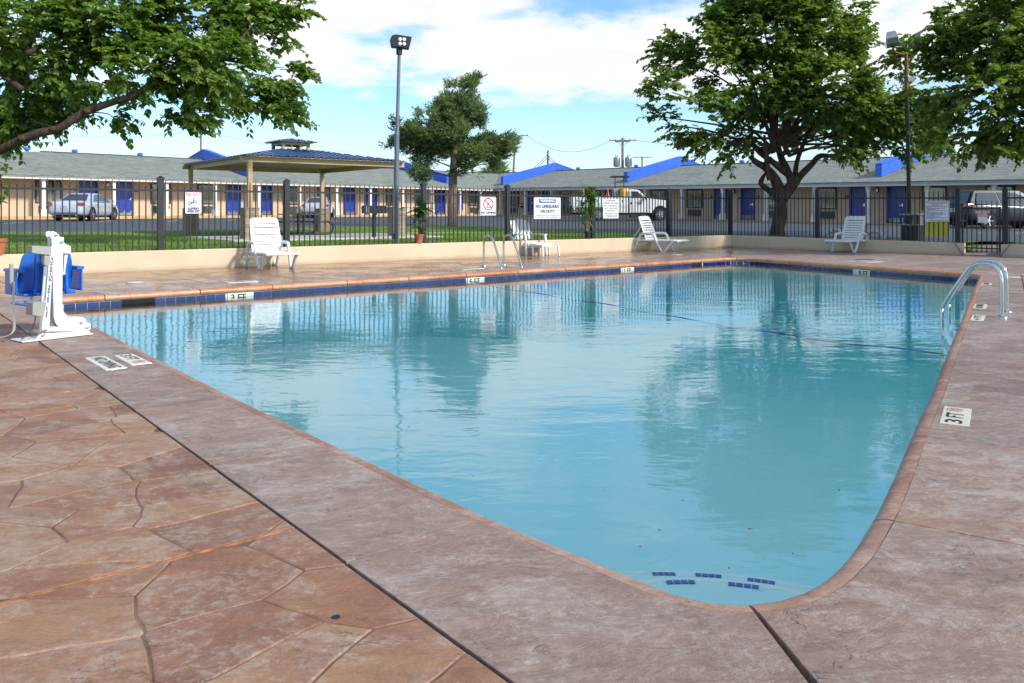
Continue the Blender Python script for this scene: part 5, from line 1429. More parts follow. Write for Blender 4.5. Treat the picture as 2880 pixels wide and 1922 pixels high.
knotty([Vector((0, 0, -.25)), Vector((0, 0, .25)), C4(1045, 900), C4(1050, 760), C4(1040, 640), C4(1020, 560), C4(970, 470), C4(900, 400), C4(830, 360), C4(760, 300)], [.31, .23, .205, .20, .215, .18, .15, .12, .1, .06], 14, .10, 4, tk)
knotty([C4(1060, 700), C4(1130, 610), C4(1190, 530), C4(1240, 480), C4(1340, 380), C4(1420, 300), C4(1560, 290), C4(1800, 200)], [.2, .2, .17, .12, .10, .09, .06, .03], 12, .10, 5, tk)
knotty([C4(1150, 590), C4(1140, 490), C4(1060, 420), C4(960, 340), C4(860, 270), C4(780, 190)], [.15, .13, .11, .1, .08, .05], 10, .12, 6, tk)
knotty([C4(1150, 520, T + .3), C4(1110, 420, T + .3), C4(1060, 320, T + .3), C4(1030, 220, T + .3), C4(990, 90, T + .3), C4(1000, -200, T + .3), C4(1010, -600, T + .3)], [.13, .12, .11, .1, .09, .06, .03], 10, .12, 7, tk)
knotty([C4(1000, 660), C4(930, 610), C4(870, 560), C4(880, 510), C4(910, 460)], [.13, .1, .085, .075, .04], 10, .15, 8, tk)
knotty([C4(960, 520, T - .2), C4(930, 420, T - .2), C4(920, 300, T - .2), C4(900, 100, T - .2)], [.12, .09, .08, .04], 10, .12, 9, tk)
knotty([C4(1190, 520, T + .5), C4(1200, 380, T + .5), C4(1260, 200, T + .5), C4(1400, -100, T + .5)], [.1, .08, .07, .03], 10, .12, 10, tk)
rnd = random.Random(3)
for b in bl: limbs(tk, C4(rnd.uniform(950, 1150), rnd.uniform(100, 300)), [Vector(b[0]) - o0], .06, rnd)
tk.build('trunk', M_bark, tree, smooth=180)
tw_.v = [tuple(Vector(p) - o0) for p in tw_.v]; tag(tw_.build('twigs', M_bark, tree, smooth=180), kind='stuff')

# --- the tree leaning in from the right edge
T = 21.6
b0 = Vector((14.1, 21.9, gz(14.1, 21.9)))
tree = thing('shade_tree', 'broadleaf tree at the right edge, half out of the picture, above the dark car', 'tree', tuple(b0)); o0 = b0
bl = crown_px([(2810, 110, 150, 120), (2700, 150, 95, 90), (2640, 100, 52, 60), (2690, 40, 60, 50), (2760, 20, 70, 50), (2660, 240, 90, 60), (2780, 260, 150, 90), (2880, 330, 110, 60), (2720, 370, 90, 36), (2660, 390, 42, 26), (2830, 395, 90, 32), (2760, 425, 44, 24), (2950, 200, 150, 170), (2880, 60, 120, 90), (3080, 200, 160, 150), (2640, 310, 55, 40), (2870, -40, 100, 60), (3020, 0, 150, 80)], T, 1.2, 13)
tw_ = MB()
me, SP = foliage_mesh('crown', M_leaf2, bl, 2000, 17, .165, 19, wid=.70, spray=.44, droop=.28, center=at(2900, 250, T), hole=.95, hscale=.75, twig=(tw_, 5))
me.transform(Matrix.Translation(-o0)); cr = inst('crown', me, tree); tag(cr, kind='stuff')
tk = MB(); top = at(2960, 420, T) - o0
knotty([Vector((0, 0, -.25)), Vector((0, 0, .06)), Vector((.02, 0, .6)), Vector((.05, 0, 1.3)), top, at(2960, 250, T) - o0, at(2940, 60, T) - o0], [.52, .32, .22, .2, .18, .12, .05], 14, .1, 4, tk)
rnd = random.Random(5)
for b in bl: limbs(tk, top + Vector((0, 0, rnd.uniform(-.2, 1.0))), [Vector(b[0]) - o0], .07, rnd)
tk.build('trunk', M_bark, tree, smooth=180)
tw_.v = [tuple(Vector(p) - o0) for p in tw_.v]; tag(tw_.build('twigs', M_bark, tree, smooth=180), kind='stuff')

# --- juniper on the lawn
T = 36.0
b0 = gp(1271, 639); b0 = Vector((b0.x, b0.y, gz(b0.x, b0.y)))
tree = thing('juniper_tree', 'ragged dark juniper with bare lower trunk standing on the lawn beyond the fence', 'tree', tuple(b0)); o0 = b0
bl = crown_px([(1300, 262, 34, 26), (1322, 240, 20, 13), (1338, 224, 10, 6), (1270, 285, 30, 24), (1262, 250, 16, 14), (1310, 300, 42, 30), (1225, 305, 44, 26), (1205, 330, 34, 22), (1340, 318, 24, 24), (1345, 350, 16, 16), (1285, 345, 60, 30), (1195, 372, 62, 30), (1130, 385, 44, 26), (1095, 400, 26, 14), (1250, 395, 70, 34), (1330, 395, 62, 26), (1390, 400, 42, 20), (1425, 395, 26, 14), (1438, 415, 16, 16), (1410, 425, 34, 20), (1375, 440, 44, 26), (1340, 468, 24, 26), (1385, 460, 24, 16), (1165, 415, 46, 18), (1200, 445, 42, 26), (1185, 485, 24, 24), (1210, 490, 18, 16), (1310, 445, 40, 24), (1290, 480, 22, 16), (1120, 345, 12, 10), (1195, 292, 14, 8), (1275, 330, 62, 46), (1280, 380, 85, 42), (1235, 415, 58, 28), (1320, 425, 52, 24), (1160, 395, 60, 22), (1380, 415, 60, 18)], T, .5, 17, .9, .98)
me, SP = foliage_mesh('crown', M_needle, bl, 8800, 11, .15, 23, spray=.28, droop=-.30, wid=.36, center=at(1275, 420, T), hole=.85, hollow=.55, curl=-.15, outward=.75, hscale=1.2)
me.transform(Matrix.Translation(-o0)); cr = inst('crown', me, tree); tag(cr, kind='stuff')
tk = MB(); knotty([Vector((0, 0, -.2)), Vector((0, 0, .2)), at(1273, 560, T) - o0, at(1274, 500, T) - o0, at(1278, 440, T) - o0, at(1285, 360, T) - o0, at(1300, 270, T) - o0], [.28, .2, .185, .18, .15, .1, .03], 12, .14, 4, tk)
rnd = random.Random(6)
for b in bl[6:]: limbs(tk, at(1278, min(500, b0.z * 0 + 595 - (b[0][2] - 1.2) / T * F + 30), T) - o0, [Vector(b[0]) - o0], .05, rnd)
tk.build('trunk', M_bark2, tree, smooth=180)
# far-off bush top behind the roof
p = at(1395, 480, 105)
far = thing('distant_tree', 'small blue-green tree top showing over the roof corner below the juniper', 'tree', (p.x, p.y, gz(p.x, p.y)))
bl = crown_px([(1390, 485, 26, 14), (1412, 480, 18, 14), (1372, 490, 20, 10), (1400, 500, 40, 20)], 105, 1, 2)
me, SP = foliage_mesh('crown', M_needle, bl, 420, 14, .3, 3, spray=1.0, droop=.1, hole=.9)
o0 = Vector(far.location); me.transform(Matrix.Translation(-o0)); tag(inst('crown', me, far), kind='stuff')
MB().tube([(0, 0, -.2), (0, 0, at(1395, 500, 105).z - far.location.z)], .2, 8).build('trunk', M_bark2, far)

# --- grass blades on the lawn near the fence
def grass():
    R = np.random.RandomState(2); poly = lawn_poly; n = 0; V = []
    G2 = Vector((gX.x, gX.y)); c2 = gC
    while n < 46000:
        t = R.uniform(-6, LW - .3); o = .22 + 14 * R.rand() ** 1.5; p = wl(t, o)
        n += 1
        if not inside(p, poly): continue
        q = p - c2; a, b = q.dot(G2), q.dot(Vector((-G2.y, G2.x)))
        if abs(a) < 3.12 and -3.95 < b < 3.45: continue
        V.append((p.x, p.y, gz(p.x, p.y)))
    V = np.array(V); k = len(V); per = 3
    base = np.repeat(V, per, 0) + np.concatenate([R.normal(size=(k * per, 2)) * .018, np.zeros((k * per, 1))], 1); m = k * per
    h = (.022 + .028 * R.rand(m)) * (1 + .5 * np.array([noise.noise(Vector((x, y, 0)) * .8) for x, y in base[:, :2]])); a = R.rand(m) * 6.283
    w = np.stack([np.cos(a), np.sin(a), np.zeros(m)], 1) * .007; lean = np.concatenate([R.normal(size=(m, 2)) * .022, np.zeros((m, 1))], 1)
    v = np.stack([base - w, base + w, base + lean + np.stack([np.zeros(m), np.zeros(m), h], 1)], 1).reshape(-1, 3); v[:, 2] -= .004 * 0
    f = np.arange(m * 3, dtype=np.int32)
    me = bpy.data.meshes.new('grass'); me.vertices.add(len(v)); me.vertices.foreach_set('co', v.ravel()); me.loops.add(len(f)); me.loops.foreach_set('vertex_index', f)
    me.polygons.add(m); me.polygons.foreach_set('loop_start', np.arange(0, m * 3, 3, dtype=np.int32)); me.polygons.foreach_set('loop_total', np.full(m, 3, dtype=np.int32))
    me.materials.append(M_blade); me.update()
    o = inst('grass', me, None); tag(o, 'short green lawn grass between the fence and the asphalt', 'grass', kind='stuff')
grass()
# dead leaves blown into the wall corner
rnd = random.Random(9); mb = MB()
for i in range(46):
    c = WALLC - WLD * rnd.uniform(.15, .75) - WLN * rnd.uniform(.05, .22); a = rnd.uniform(0, 6.28); s = rnd.uniform(.02, .045); z = rnd.uniform(.003, .06)
    q = [Vector((math.cos(a + k * 1.57), math.sin(a + k * 1.57))) * s * (1 if k % 2 else .55) for k in range(4)]
    mb.add([(c.x + p.x, c.y + p.y, z + rnd.uniform(-.012, .012)) for p in q], [(0, 1, 2, 3)])
tag(mb.build('leaf_litter', M_mud), 'small heap of brown dead leaves in the inner corner of the low wall', 'dead leaves', kind='stuff')

# --- potted plants on the wall
def pot(root, r, h, mat):
    m = MB(); m.lathe([(r * .70, 0), (r * .95, h * .78), (r * 1.06, h * .79), (r * 1.08, h), (r * .95, h), (r * .9, h * .9), (0, h * .88)], 20); m.build('pot', mat, root, smooth=40)
def blade_leaf(L, w, bend, mat, name='leaf', nseg=5):
    rows = []
    for i in range(nseg + 1):
        t = i / nseg; ww = w * math.sin(math.pi * min(1, .12 + .88 * t) ** .8) * .5 + .0008; y = L * t * (1 - bend * .25 * t); z = -bend * L * .5 * t * t
        rows.append([(-ww, y, z + ww * .35), (0, y, z), (ww, y, z + ww * .35)])
    m = MB(); m.grid(rows); return m.mesh(name, mat, smooth=180)
p1 = onwall(P0L - WLN * .03, WLD, 1178)[1]
rp_ = thing('potted_plant', 'potted plant with big dark paddle leaves in a terracotta pot on the wall', 'potted plant', (p1.x, p1.y, .401))
pot(rp_, .115, .23, M_terra)
big = [blade_leaf(.52, .20, .5, M_big), blade_leaf(.34, .15, .9, M_big), blade_leaf(.26, .12, .7, M_big)]
MB().tube(smoothpath([(0, 0, .2), (.01, 0, .5), (-.02, 0, .75), (.02, 0, .98)], 5), [.022] * 16, 8).build('stem', M_drac, rp_, smooth=180)
MB().tube(smoothpath([(.02, 0, .2), (.06, 0, .45), (.04, 0, .7)], 5), .014, 8).build('stem', M_drac, rp_, smooth=180)
rnd = random.Random(12)
for z, n, k, el in ((.36, 7, 2, .5), (.56, 6, 1, .3), (.72, 7, 1, .2), (.86, 6, 0, .15), (.96, 4, 0, .55)):
    for i in range(n):
        a = i * 2.4 + z * 5; inst('leaf', big[k], rp_, mat=Matrix.Translation((.02, 0, z + rnd.uniform(-.05, .05))) @ Matrix.Rotation(a, 4, 'Z') @ Matrix.Rotation(el + rnd.uniform(-.35, .35), 4, 'X') @ Matrix.Scale(rnd.uniform(.8, 1.1), 4))
for x, z, a in ((-.30, .88, 1.4), (-.42, .68, 1.6)):
    MB().tube([(0, 0, z - .12), (x * .6, 0, z), (x, 0, z + .02)], .006, 5).build('leaf_stalk', M_drac, rp_); inst('leaf', big[0], rp_, mat=Matrix.Translation((x, 0, z + .02)) @ Matrix.Rotation(a, 4, 'Z') @ Matrix.Rotation(-.1, 4, 'X') @ Matrix.Scale(.6, 4))
p2 = onwall(P0L - WLN * .03, WLD, 1653)[1]
dp = thing('potted_plant', 'spiky dracaena with several leaf rosettes on thin canes in a dark pot on the wall', 'potted plant', (p2.x, p2.y, .401))
pot(dp, .10, .22, M_dark)
spike = [blade_leaf(.46, .048, .9, M_drac, nseg=6), blade_leaf(.42, .042, .35, M_drac, nseg=6)]
sc = F / p2.y
def ros(xS, yS): return ((xS - 1653) / sc, 0, CAMH + (595 - yS) / sc - .40)
for (x, y), n in (((1652, 545), 30), ((1668, 556), 22), ((1637, 585), 22), ((1660, 592), 30), ((1646, 622), 24), ((1655, 568), 20)):
    h = Vector(ros(x, y)); k = rnd.uniform(-.05, .05)
    MB().tube(smoothpath([(k * .5, k * .4, .18), (h.x * .4 + k, 0, h.z * .5), tuple(h)], 5), .010, 6).build('cane', M_wood, dp, smooth=180)
    for i in range(n):
        a = i * 2.399; el = 1.05 - 1.5 * (i / n) + rnd.uniform(-.15, .15)
        inst('leaf', spike[i % 2], dp, mat=Matrix.Translation(h + Vector((0, 0, (n - i) * .002))) @ Matrix.Rotation(a, 4, 'Z') @ Matrix.Rotation(el, 4, 'X') @ Matrix.Scale(rnd.uniform(.75, 1.1), 4))
p3 = onwall(P0L - WLN * .03, WLD, -7)[1]
lp_ = thing('potted_plant', 'leafy plant in a terracotta pot at the left edge, mostly out of the picture', 'potted plant', (p3.x, p3.y, .401))
pot(lp_, .16, .30, M_terra)
MB().tube(smoothpath([(0, 0, .25), (.02, 0, .7), (0, 0, 1.2)], 5), .015, 6).build('stem', M_bark, lp_, smooth=180)
for i in range(90):
    a = i * 2.399; z = .95 + .75 * rnd.random(); inst('leaf', leaf_me, lp_, mat=Matrix.Translation((math.cos(a) * rnd.uniform(0, .20), math.sin(a) * rnd.uniform(0, .2), z)) @ Matrix.Rotation(a, 4, 'Z') @ Matrix.Rotation(rnd.uniform(-1.1, .2), 4, 'X') @ Matrix.Scale(rnd.uniform(.7, 1.1), 4))
# ================================================================== CARS
def wheel(root, x, y, r, w, side, spokes=5):
    M = Matrix.Translation((x, y, r)) @ Matrix.Rotation(-side * math.pi / 2, 4, 'X')
    tb = MB(); tb.lathe([(r * .62, -w / 2), (r * .93, -w / 2), (r, -w * .32), (r, w * .32), (r * .95, w / 2), (r * .66, w / 2), (r * .62, w * .3)], 28)
    whl = tb.mesh('wheel', M_rubber, smooth=50); o = inst('wheel', whl, root, mat=M)
    rb = MB(); rb.lathe([(r * .66, -w * .2), (r * .66, w * .44), (r * .60, w * .46), (r * .58, w * .2), (r * .2, w * .18), (0, w * .18)], 28)
    for k in range(spokes):
        a = 2 * math.pi * k / spokes; rb.bar((r * .08 * math.cos(a), r * .08 * math.sin(a), w * .40), (r * .60 * math.cos(a), r * .60 * math.sin(a), w * .38), r * .17, .02)
    rb.lathe([(r * .17, w * .2), (r * .16, w * .46), (0, w * .47)], 12); inst('rim', rb.mesh('rim', M_rim, smooth=40), o)
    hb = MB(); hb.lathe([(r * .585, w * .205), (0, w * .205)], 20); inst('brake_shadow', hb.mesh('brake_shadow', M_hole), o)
def bil(q, s, t): return (q[0] * (1 - s) + q[1] * s) * (1 - t) + (q[2] * (1 - s) + q[3] * s) * t
def patch(root, name, q, pts, mat, off=.006, n=6):
    """a pane lying on the quad q (rear-bottom, front-bottom, rear-top, front-top)"""
    q = [Vector(p) for p in q]; nr = (q[1] - q[0]).cross(q[2] - q[0]).normalized()
    vs = [bil(q, s, t) + nr * off for s, t in pts]; c = sum(vs, Vector()) / len(vs); bk = [v - nr * off * 1.5 for v in vs]; k = len(vs)
    mb = MB(); mb.add(vs + bk, [tuple(range(k))] + [(i, k + i, k + (i + 1) % k, (i + 1) % k) for i in range(k)]); return mb.build(name, mat, root)
def car(name, label, pos, az, paint, st, cab, wr_, wx, plate_z, lamp, cat='car', hatch=False):
    a = math.radians(az); X = (math.sin(a), math.cos(a), 0); z = gz(pos[0], pos[1]) + .006
    root = thing(name, label, cat, mat=frame(pos[0], pos[1], z, X))
    mb = MB(); rows = []
    for x, w, zb, zt in st:
        h = zt - zb; half = [(.72 * w, zb), (.94 * w, zb + .05 * h), (.995 * w, zb + .28 * h), (w, zb + .52 * h), (.985 * w, zb + .78 * h), (.945 * w, zt - .05 * h), (.86 * w, zt + .012), (.55 * w, zt + .035), (0, zt + .045)]
        rows.append([(x, y, zz) for y, zz in half] + [(x, -y, zz) for y, zz in reversed(half[:-1])])
    mb.grid(rows, close=True); m = len(rows[0]); mb.f += [tuple(range(m)), tuple((len(rows) - 1) * m + k for k in range(m))]; mb.m += [0, 0]
    body = mb.build('body', paint, root, recalc=True, smooth=180); sm = body.modifiers.new('round', 'SUBSURF'); sm.levels = sm.render_levels = 2
    xr0, xf0, xr1, xf1, wb, wt, zb, zt = cab
    B = lambda x, y, zz: Vector((x, y, zz)); rows = []
    for f in (0, .5, .88, 1.0, 1.02):
        e = f if f <= 1 else 1.0; xa = xr0 + (xr1 - xr0) * e; xb = xf0 + (xf1 - xf0) * e; w = wb + (wt - wb) * e; k = 1 if f <= 1 else .8; zz = zb + (zt - zb) * min(f, 1) + (.025 if f > 1 else 0)
        if f > 1: xa += .12; xb -= .12
        ring = []
        for i in range(5): t = i / 4; ring.append((xa + (xb - xa) * t, w * k * (1 - .05 * (abs(t - .5) * 2) ** 3), zz))
        for i in range(1, 4): t = i / 4; ring.append((xb + .10 * math.sin(math.pi * t) * (1 - e * .4), w * k * (1 - 2 * t) * .95, zz))
        for i in range(5): t = 1 - i / 4; ring.append((xa + (xb - xa) * t, -w * k * (1 - .05 * (abs(t - .5) * 2) ** 3), zz))
        for i in range(1, 4): t = i / 4; ring.append((xa - .08 * math.sin(math.pi * t) * (1 - e * .4), -w * k * (1 - 2 * t) * .95, zz))
        rows.append(ring)
    mb = MB(); mb.grid(rows, close=True); m = len(rows[0]); mb.f.append(tuple((len(rows) - 1) * m + k for k in range(m))); mb.m.append(0)
    mb.build('cabin', paint, root, recalc=True, smooth=60)
    q = lambda s: [B(xr0, s * wb, zb), B(xf0, s * wb, zb), B(xr1, s * wt, zt), B(xf1, s * wt, zt)]
    for s in (1, -1):
        qq = q(s); wins = [[(.17 if not hatch else .07, .07), (.40, .07), (.42, .86), (.16 if not hatch else .05, .86)], [(.43, .07), (.68, .07), (.665, .88), (.45, .88)], [(.705, .07), (.955, .07), (.90, .55), (.80, .88), (.69, .88)]]
        for wn in wins:
            pts = wn
            if s > 0: pts = list(reversed(wn)); pp = patch(root, 'side_window', [qq[1], qq[0], qq[3], qq[2]], [(1 - a_, b_) for a_, b_ in wn], M_glass, .014)
            else: pp = patch(root, 'side_window', qq, wn, M_glass, .014)
        mb = MB(); mb.box((xf0 - .22, s * (wb + .10), zb + .06), (.10, .20, .13)); mb.build('wing_mirror', paint, root, bev=.03)
        for hx in (.2, -.75): MB().box((hx * 1.0 - .1, s * st[len(st) // 2][1] * .985, zb - .12), (.2, .05, .03)).build('door_handle', M_chrome, root)
        for x in wx:
            mbx = MB(); y = s * (max(w for _, w, _, _ in st) - .028); mbx.prism([(x + (wr_ * 1.20) * math.cos(t), wr_ + (wr_ * 1.20) * math.sin(t)) for t in np.linspace(-.35, math.pi + .35, 22)], min(y, y + s * .034), max(y, y + s * .034), axis='y')
            mbx.build('wheel_arch', M_hole, root, recalc=True); wheel(root, x, s * (max(w for _, w, _, _ in st) - .085), wr_, .23, s)
        for x in (.25, -.80 if not hatch else -.9): MB().box((x, s * (st[len(st) // 2][1] + .0005), zb - .34), (.008, .004, .52)).build('door_seam', M_hole, root)
    patch(root, 'rear_window', [B(xr0 - .075, wb * .92, zb), B(xr0 - .075, -wb * .92, zb), B(xr1 - .06, wt * .92, zt), B(xr1 - .06, -wt * .92, zt)], [(.06, .10), (.94, .10), (.90, .88), (.10, .88)], M_glass, .018)
    patch(root, 'windscreen', [B(xf0 + .10, -wb * .92, zb), B(xf0 + .10, wb * .92, zb), B(xf1 + .07, -wt * .92, zt), B(xf1 + .07, wt * .92, zt)], [(.05, .05), (.95, .05), (.92, .92), (.08, .92)], M_glass, .014)
    xr = st[0][0]; w0 = st[2][1]
    lz, lh, lw = lamp
    for s in (1, -1):
        mb = MB(); mb.prism([(-.02, -lh / 2), (lw * .7, -lh * .4), (lw, 0), (lw * .8, lh / 2), (0, lh / 2)], -.02, .02, axis='y')
        t = Matrix.Translation((st[1][0] - .030, s * (w0 - lw * .86), lz)) @ Matrix.Rotation(math.pi / 2 * 1.0, 4, 'Z') if s > 0 else Matrix.Translation((st[1][0] - .030, s * (w0 - lw * .86), lz)) @ Matrix.Rotation(-math.pi / 2, 4, 'Z')
        o = mb.build('tail_light', M_lamp, root, recalc=True); o.matrix_local = t; bevel(o, .012)
        mb = MB(); mb.box((st[2][0] - .06, s * (w0 - .028), lz), (.30, .04, lh * .8)); mb.build('tail_light_side', M_lamp, root, bev=.015)
        mb = MB(); mb.box((st[-2][0] + .01, s * st[-2][1] * .78, st[-2][3] - .13), (.22, .30, .14)); mb.build('headlight', M_clear, root, bev=.03)
        MB().tube([(xr + .15, s * w0 * .62, st[1][2] - .02), (xr - .05, s * w0 * .62, st[1][2] - .02)], .035, 10).build('exhaust_tip', M_chrome, root)
    p = MB().box((xr - .035, 0, plate_z), (.015, .32, .16)).build('licence_plate', M_signw, root)
    for k in range(5): MB().box((-.009, -.10 + k * .05, 0), (.003, .028, .07)).build('plate_mark', M_navy, p).location = (xr - .035, 0, plate_z)
    MB().box((xr - .012, 0, st[1][2] + .12), (.03, st[1][1] * 1.5, .025)).build('bumper_line', M_dark, root)
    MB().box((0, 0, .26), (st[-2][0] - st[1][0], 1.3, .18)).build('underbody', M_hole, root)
    return root
sed = [(-2.56, .62, .40, .72), (-2.50, .80, .30, .92), (-2.34, .89, .25, 1.00), (-1.9, .915, .22, 1.035), (-1.3, .92, .21, 1.02), (-.4, .925, .20, .985), (.5, .925, .20, .965), (1.15, .92, .21, .955), (1.7, .905, .22, .89), (2.2, .86, .25, .78), (2.46, .76, .29, .66), (2.56, .58, .33, .54)]
c1 = gp(234, 621); 
car('parked_car', 'silver sedan parked at an angle before two blue doors, seen from behind', (c1.x * .985 - .35, c1.y * .985 + 1.0), -5, M_silver, sed, (-1.66, 1.32, -.72, .28, .85, .62, .985, 1.44), .335, (-1.45, 1.42), .72, (.86, .17, .30))
c2 = gp(905, 612); 
car('parked_car', 'pale silver sedan parked nose-in behind the picnic table and a brick pillar', (c2.x, c2.y - 1.0), -8, M_pearl, sed, (-1.66, 1.32, -.72, .28, .85, .62, .985, 1.44), .335, (-1.45, 1.42), .72, (.84, .16, .28))
suv = [(-2.52, .70, .52, .86), (-2.46, .88, .42, 1.02), (-2.30, .96, .34, 1.12), (-1.8, .985, .30, 1.15), (-1.2, .99, .29, 1.13), (-.3, .99, .28, 1.10), (.6, .99, .28, 1.08), (1.2, .985, .29, 1.07), (1.8, .96, .30, 1.02), (2.25, .90, .34, .92), (2.46, .78, .40, .80), (2.54, .60, .46, .68)]
c3 = at(2800, 640, 38.0)
car('parked_car', 'dark grey sport utility vehicle parked beyond the iron gate, tail to the left', (c3.x + .45, c3.y + .2), 82, M_suv, suv, (-2.36, 1.35, -2.00, .28, .93, .74, 1.08, 1.74), .375, (-1.50, 1.52), .86, (1.08, .15, .36), hatch=True)

# ------------------------------------------------------------------ service truck
tx, ty = 5.50, 53.0
tr = thing('service_truck', 'white utility truck with open service body, parked broadside behind the fence signs', 'truck', mat=frame(tx, ty, gz(tx, ty) + .006, (1, .03, 0)))
def tp(name, poly, y0, y1, mat, bev=0): 
    mb = MB(); mb.prism(poly, y0, y1, axis='y'); return mb.build(name, mat, tr, recalc=True, bev=bev)
HWd = 1.02
hood = [(3.15, .50), (3.42, .50), (3.46, .62), (3.55, .80), (3.72, .93), (3.92, .97), (4.12, .92), (4.28, .80), (4.36, .62), (4.52, .60), (4.56, .98), (4.50, 1.20), (4.30, 1.29), (3.30, 1.40), (3.15, 1.40)]
tp('hood', hood, -HWd, HWd, M_truck, .05)
cabp = [(1.90, .50), (3.15, .50), (3.15, 1.42), (3.08, 1.44), (2.55, 1.93), (2.38, 1.98), (1.98, 1.98), (1.90, 1.90)]
tp('cab', cabp, -HWd + .01, HWd - .01, M_truck, .05)
for s in (-1, 1):
    y = s * (HWd - .006)
    tp('side_window', [(2.06, 1.44), (2.90, 1.44), (2.86, 1.50), (2.48, 1.84), (2.38, 1.87), (2.06, 1.87)], min(y, y - s * .02), max(y, y - s * .02) + (0), M_glass)
    tp('door_seam', [(1.99, .58), (2.005, .58), (2.005, 1.9), (1.99, 1.9)], min(y, y + s * .003), max(y, y + s * .003), M_dark); tp('door_seam', [(3.07, .58), (3.085, .58), (3.085, 1.40), (3.07, 1.40)], min(y, y + s * .003), max(y, y + s * .003), M_dark)
    MB().box((2.08, y, 1.12), (.10, .03, .14)).build('door_handle', M_dark, tr); MB().box((2.96, s * 1.2, 1.46), (.10, .26, .24)).build('wing_mirror', M_dark, tr, bev=.03)
    MB().box((4.48, s * .80, 1.02), (.16, .34, .20)).build('headlight', M_clear, tr, bev=.02); MB().box((4.50, s * .985, 1.0), (.10, .06, .18)).build('marker_light', M_orangep, tr, bev=.01)
    tp('wheel_arch', [(3.92 + .50 * math.cos(t), .38 + .50 * math.sin(t)) for t in np.linspace(-.1, math.pi + .1, 20)], min(s * .98, s * .99), max(s * .98, s * .99), M_hole)
    wheel(tr, 3.92, s * .93, .385, .26, s, 8); wheel(tr, 0, s * .93, .385, .26, s, 8)
    MB().box((2.5, s * .98, .42), (1.1, .14, .05)).build('step_bar', M_dark, tr)
    # service body: side boxes with doors
    tp('side_box', [(-1.72, .86), (1.84, .86), (1.84, 1.56), (-1.72, 1.56)], min(s * .62, s * 1.05), max(s * .62, s * 1.05), M_truck, .015)
    tp('under_box', [(.78, .50), (1.84, .50), (1.84, .858), (.78, .858)], min(s * .62, s * 1.04), max(s * .62, s * 1.04), M_truck, .015)
    tp('under_box', [(-1.60, .55), (-1.52, .55), (-1.52, .858), (-1.60, .858)], min(s * .62, s * 1.04), max(s * .62, s * 1.04), M_truck)
    for x0, x1 in ((-1.66, -1.12), (-1.08, -.54), (-.50, .40), (.44, 1.14), (1.18, 1.80)):
        y = s * 1.05; tp('box_door', [(x0, .95), (x1, .95), (x1, 1.50), (x0, 1.50)], min(y, y + s * .014), max(y, y + s * .014), M_truck, .004); MB().box(((x0 + x1) / 2, y + s * .02, 1.26), (.05, .02, .10)).build('latch', M_dark, tr)
    y = s * (HWd + .001); d_ = MB(); d_.box((2.44, y, 1.14), (.16, .004, .05)); d_.build('door_decal', M_orangep, tr); d_ = MB(); d_.box((2.64, y, 1.10), (.20, .004, .04)); d_.build('door_decal', M_navy, tr)
MB().box((0.1, 0, .95), (3.5, 1.3, .06)).build('bed_floor', M_galv, tr); MB().box((1.3, 0, .45), (6.2, .8, .16)).build('chassis', M_hole, tr)
tp('windscreen', [(2.60, 1.90), (3.07, 1.46), (3.10, 1.48), (2.63, 1.92)], -HWd + .1, HWd - .1, M_glass)
MB().box((4.56, 0, .60), (.16, 2.05, .22)).build('front_bumper', M_dark, tr, bev=.04); MB().box((4.56, 0, .98), (.05, 1.2, .24)).build('grille', M_dark, tr)
MB().box((2.2, 0, 2.01), (.16, .9, .06)).build('beacon_bar', M_orangep, tr, bev=.02)
mb = MB()
for x in (1.22, 1.78): mb.bar((x - .02, -.2, 1.5), (x - .08, -.2, 2.78), .05, .05)
mb.build('board_post', M_dark, tr); MB().box((1.48, -.2, 2.83), (1.15, .5, .12)).build('arrow_board', M_dark, tr, bev=.02); MB().box((1.05, -.2, 2.80), (.5, .12, .05)).build('board_arm', M_dark, tr)
MB().box((1.14, -.4, 1.81), (.32, .5, .52)).build('tool_case', M_galv, tr, bev=.03); MB().box((1.86, -.2, 1.80), (.12, 1.2, .52)).build('headboard', M_truck, tr, bev=.02)
mb = MB()
for x in (-1.80, -2.05, -2.3): mb.bar((x, -.8, .32), (x, -.8, 1.72), .07, .07); mb.bar((x, .6, .32), (x, .6, 1.72), .07, .07)
mb.box((-2.15, -.1, 1.60), (.7, 1.7, .16)); mb.box((-2.15, -.1, .42), (.75, 1.8, .10)); mb.box((-2.2, -.2, .9), (.35, 1.1, .7)); mb.bar((-1.8, -.82, .5), (-2.5, -.82, 1.5), .06, .06); mb.bar((-1.8, -.82, 1.2), (-2.3, -.82, .5), .06, .06)
mb.build('rear_rack', M_dark, tr)
tM = tr.matrix_world.copy()
cn = MB(); cn.box((0, 0, .015), (.28, .28, .03)); cn.lathe([(.11, .03), (.03, .46), (.02, .48), (0, .48)], 14); cone_me = cn.mesh('cone', M_orangep, smooth=40)
cs = MB(); cs.lathe([(.077, .20), (.057, .30), (.0, .30)], 14); cst = cs.mesh('white_band', M_signw, smooth=40)
for x, lab in ((-.98, 'orange traffic cone on the truck bed behind the spiky dracaena'), (.58, 'orange traffic cone on the truck bed nearest the yellow cooler')):
    c = thing('traffic_cone', lab, 'cone', tuple(tM @ Vector((x, -.84, 1.562))), group='traffic cones on the truck'); inst('cone', cone_me, c)
q = tM @ Vector((1.55, -.84, 1.562)); cl_ = thing('water_cooler', 'yellow round water cooler standing on the truck body behind its cab', 'water cooler', tuple(q))
m = MB(); m.lathe([(.17, 0), (.19, .03), (.20, .40), (.19, .42)], 18); m.build('drum', M_cooler, cl_, smooth=40); m = MB(); m.lathe([(.20, .422), (.205, .47), (.16, .50), (0, .505)], 18); m.build('lid', M_cooler, cl_, smooth=40)
MB().box((0, -.21, .07), (.04, .05, .05)).build('tap', M_signw, cl_)
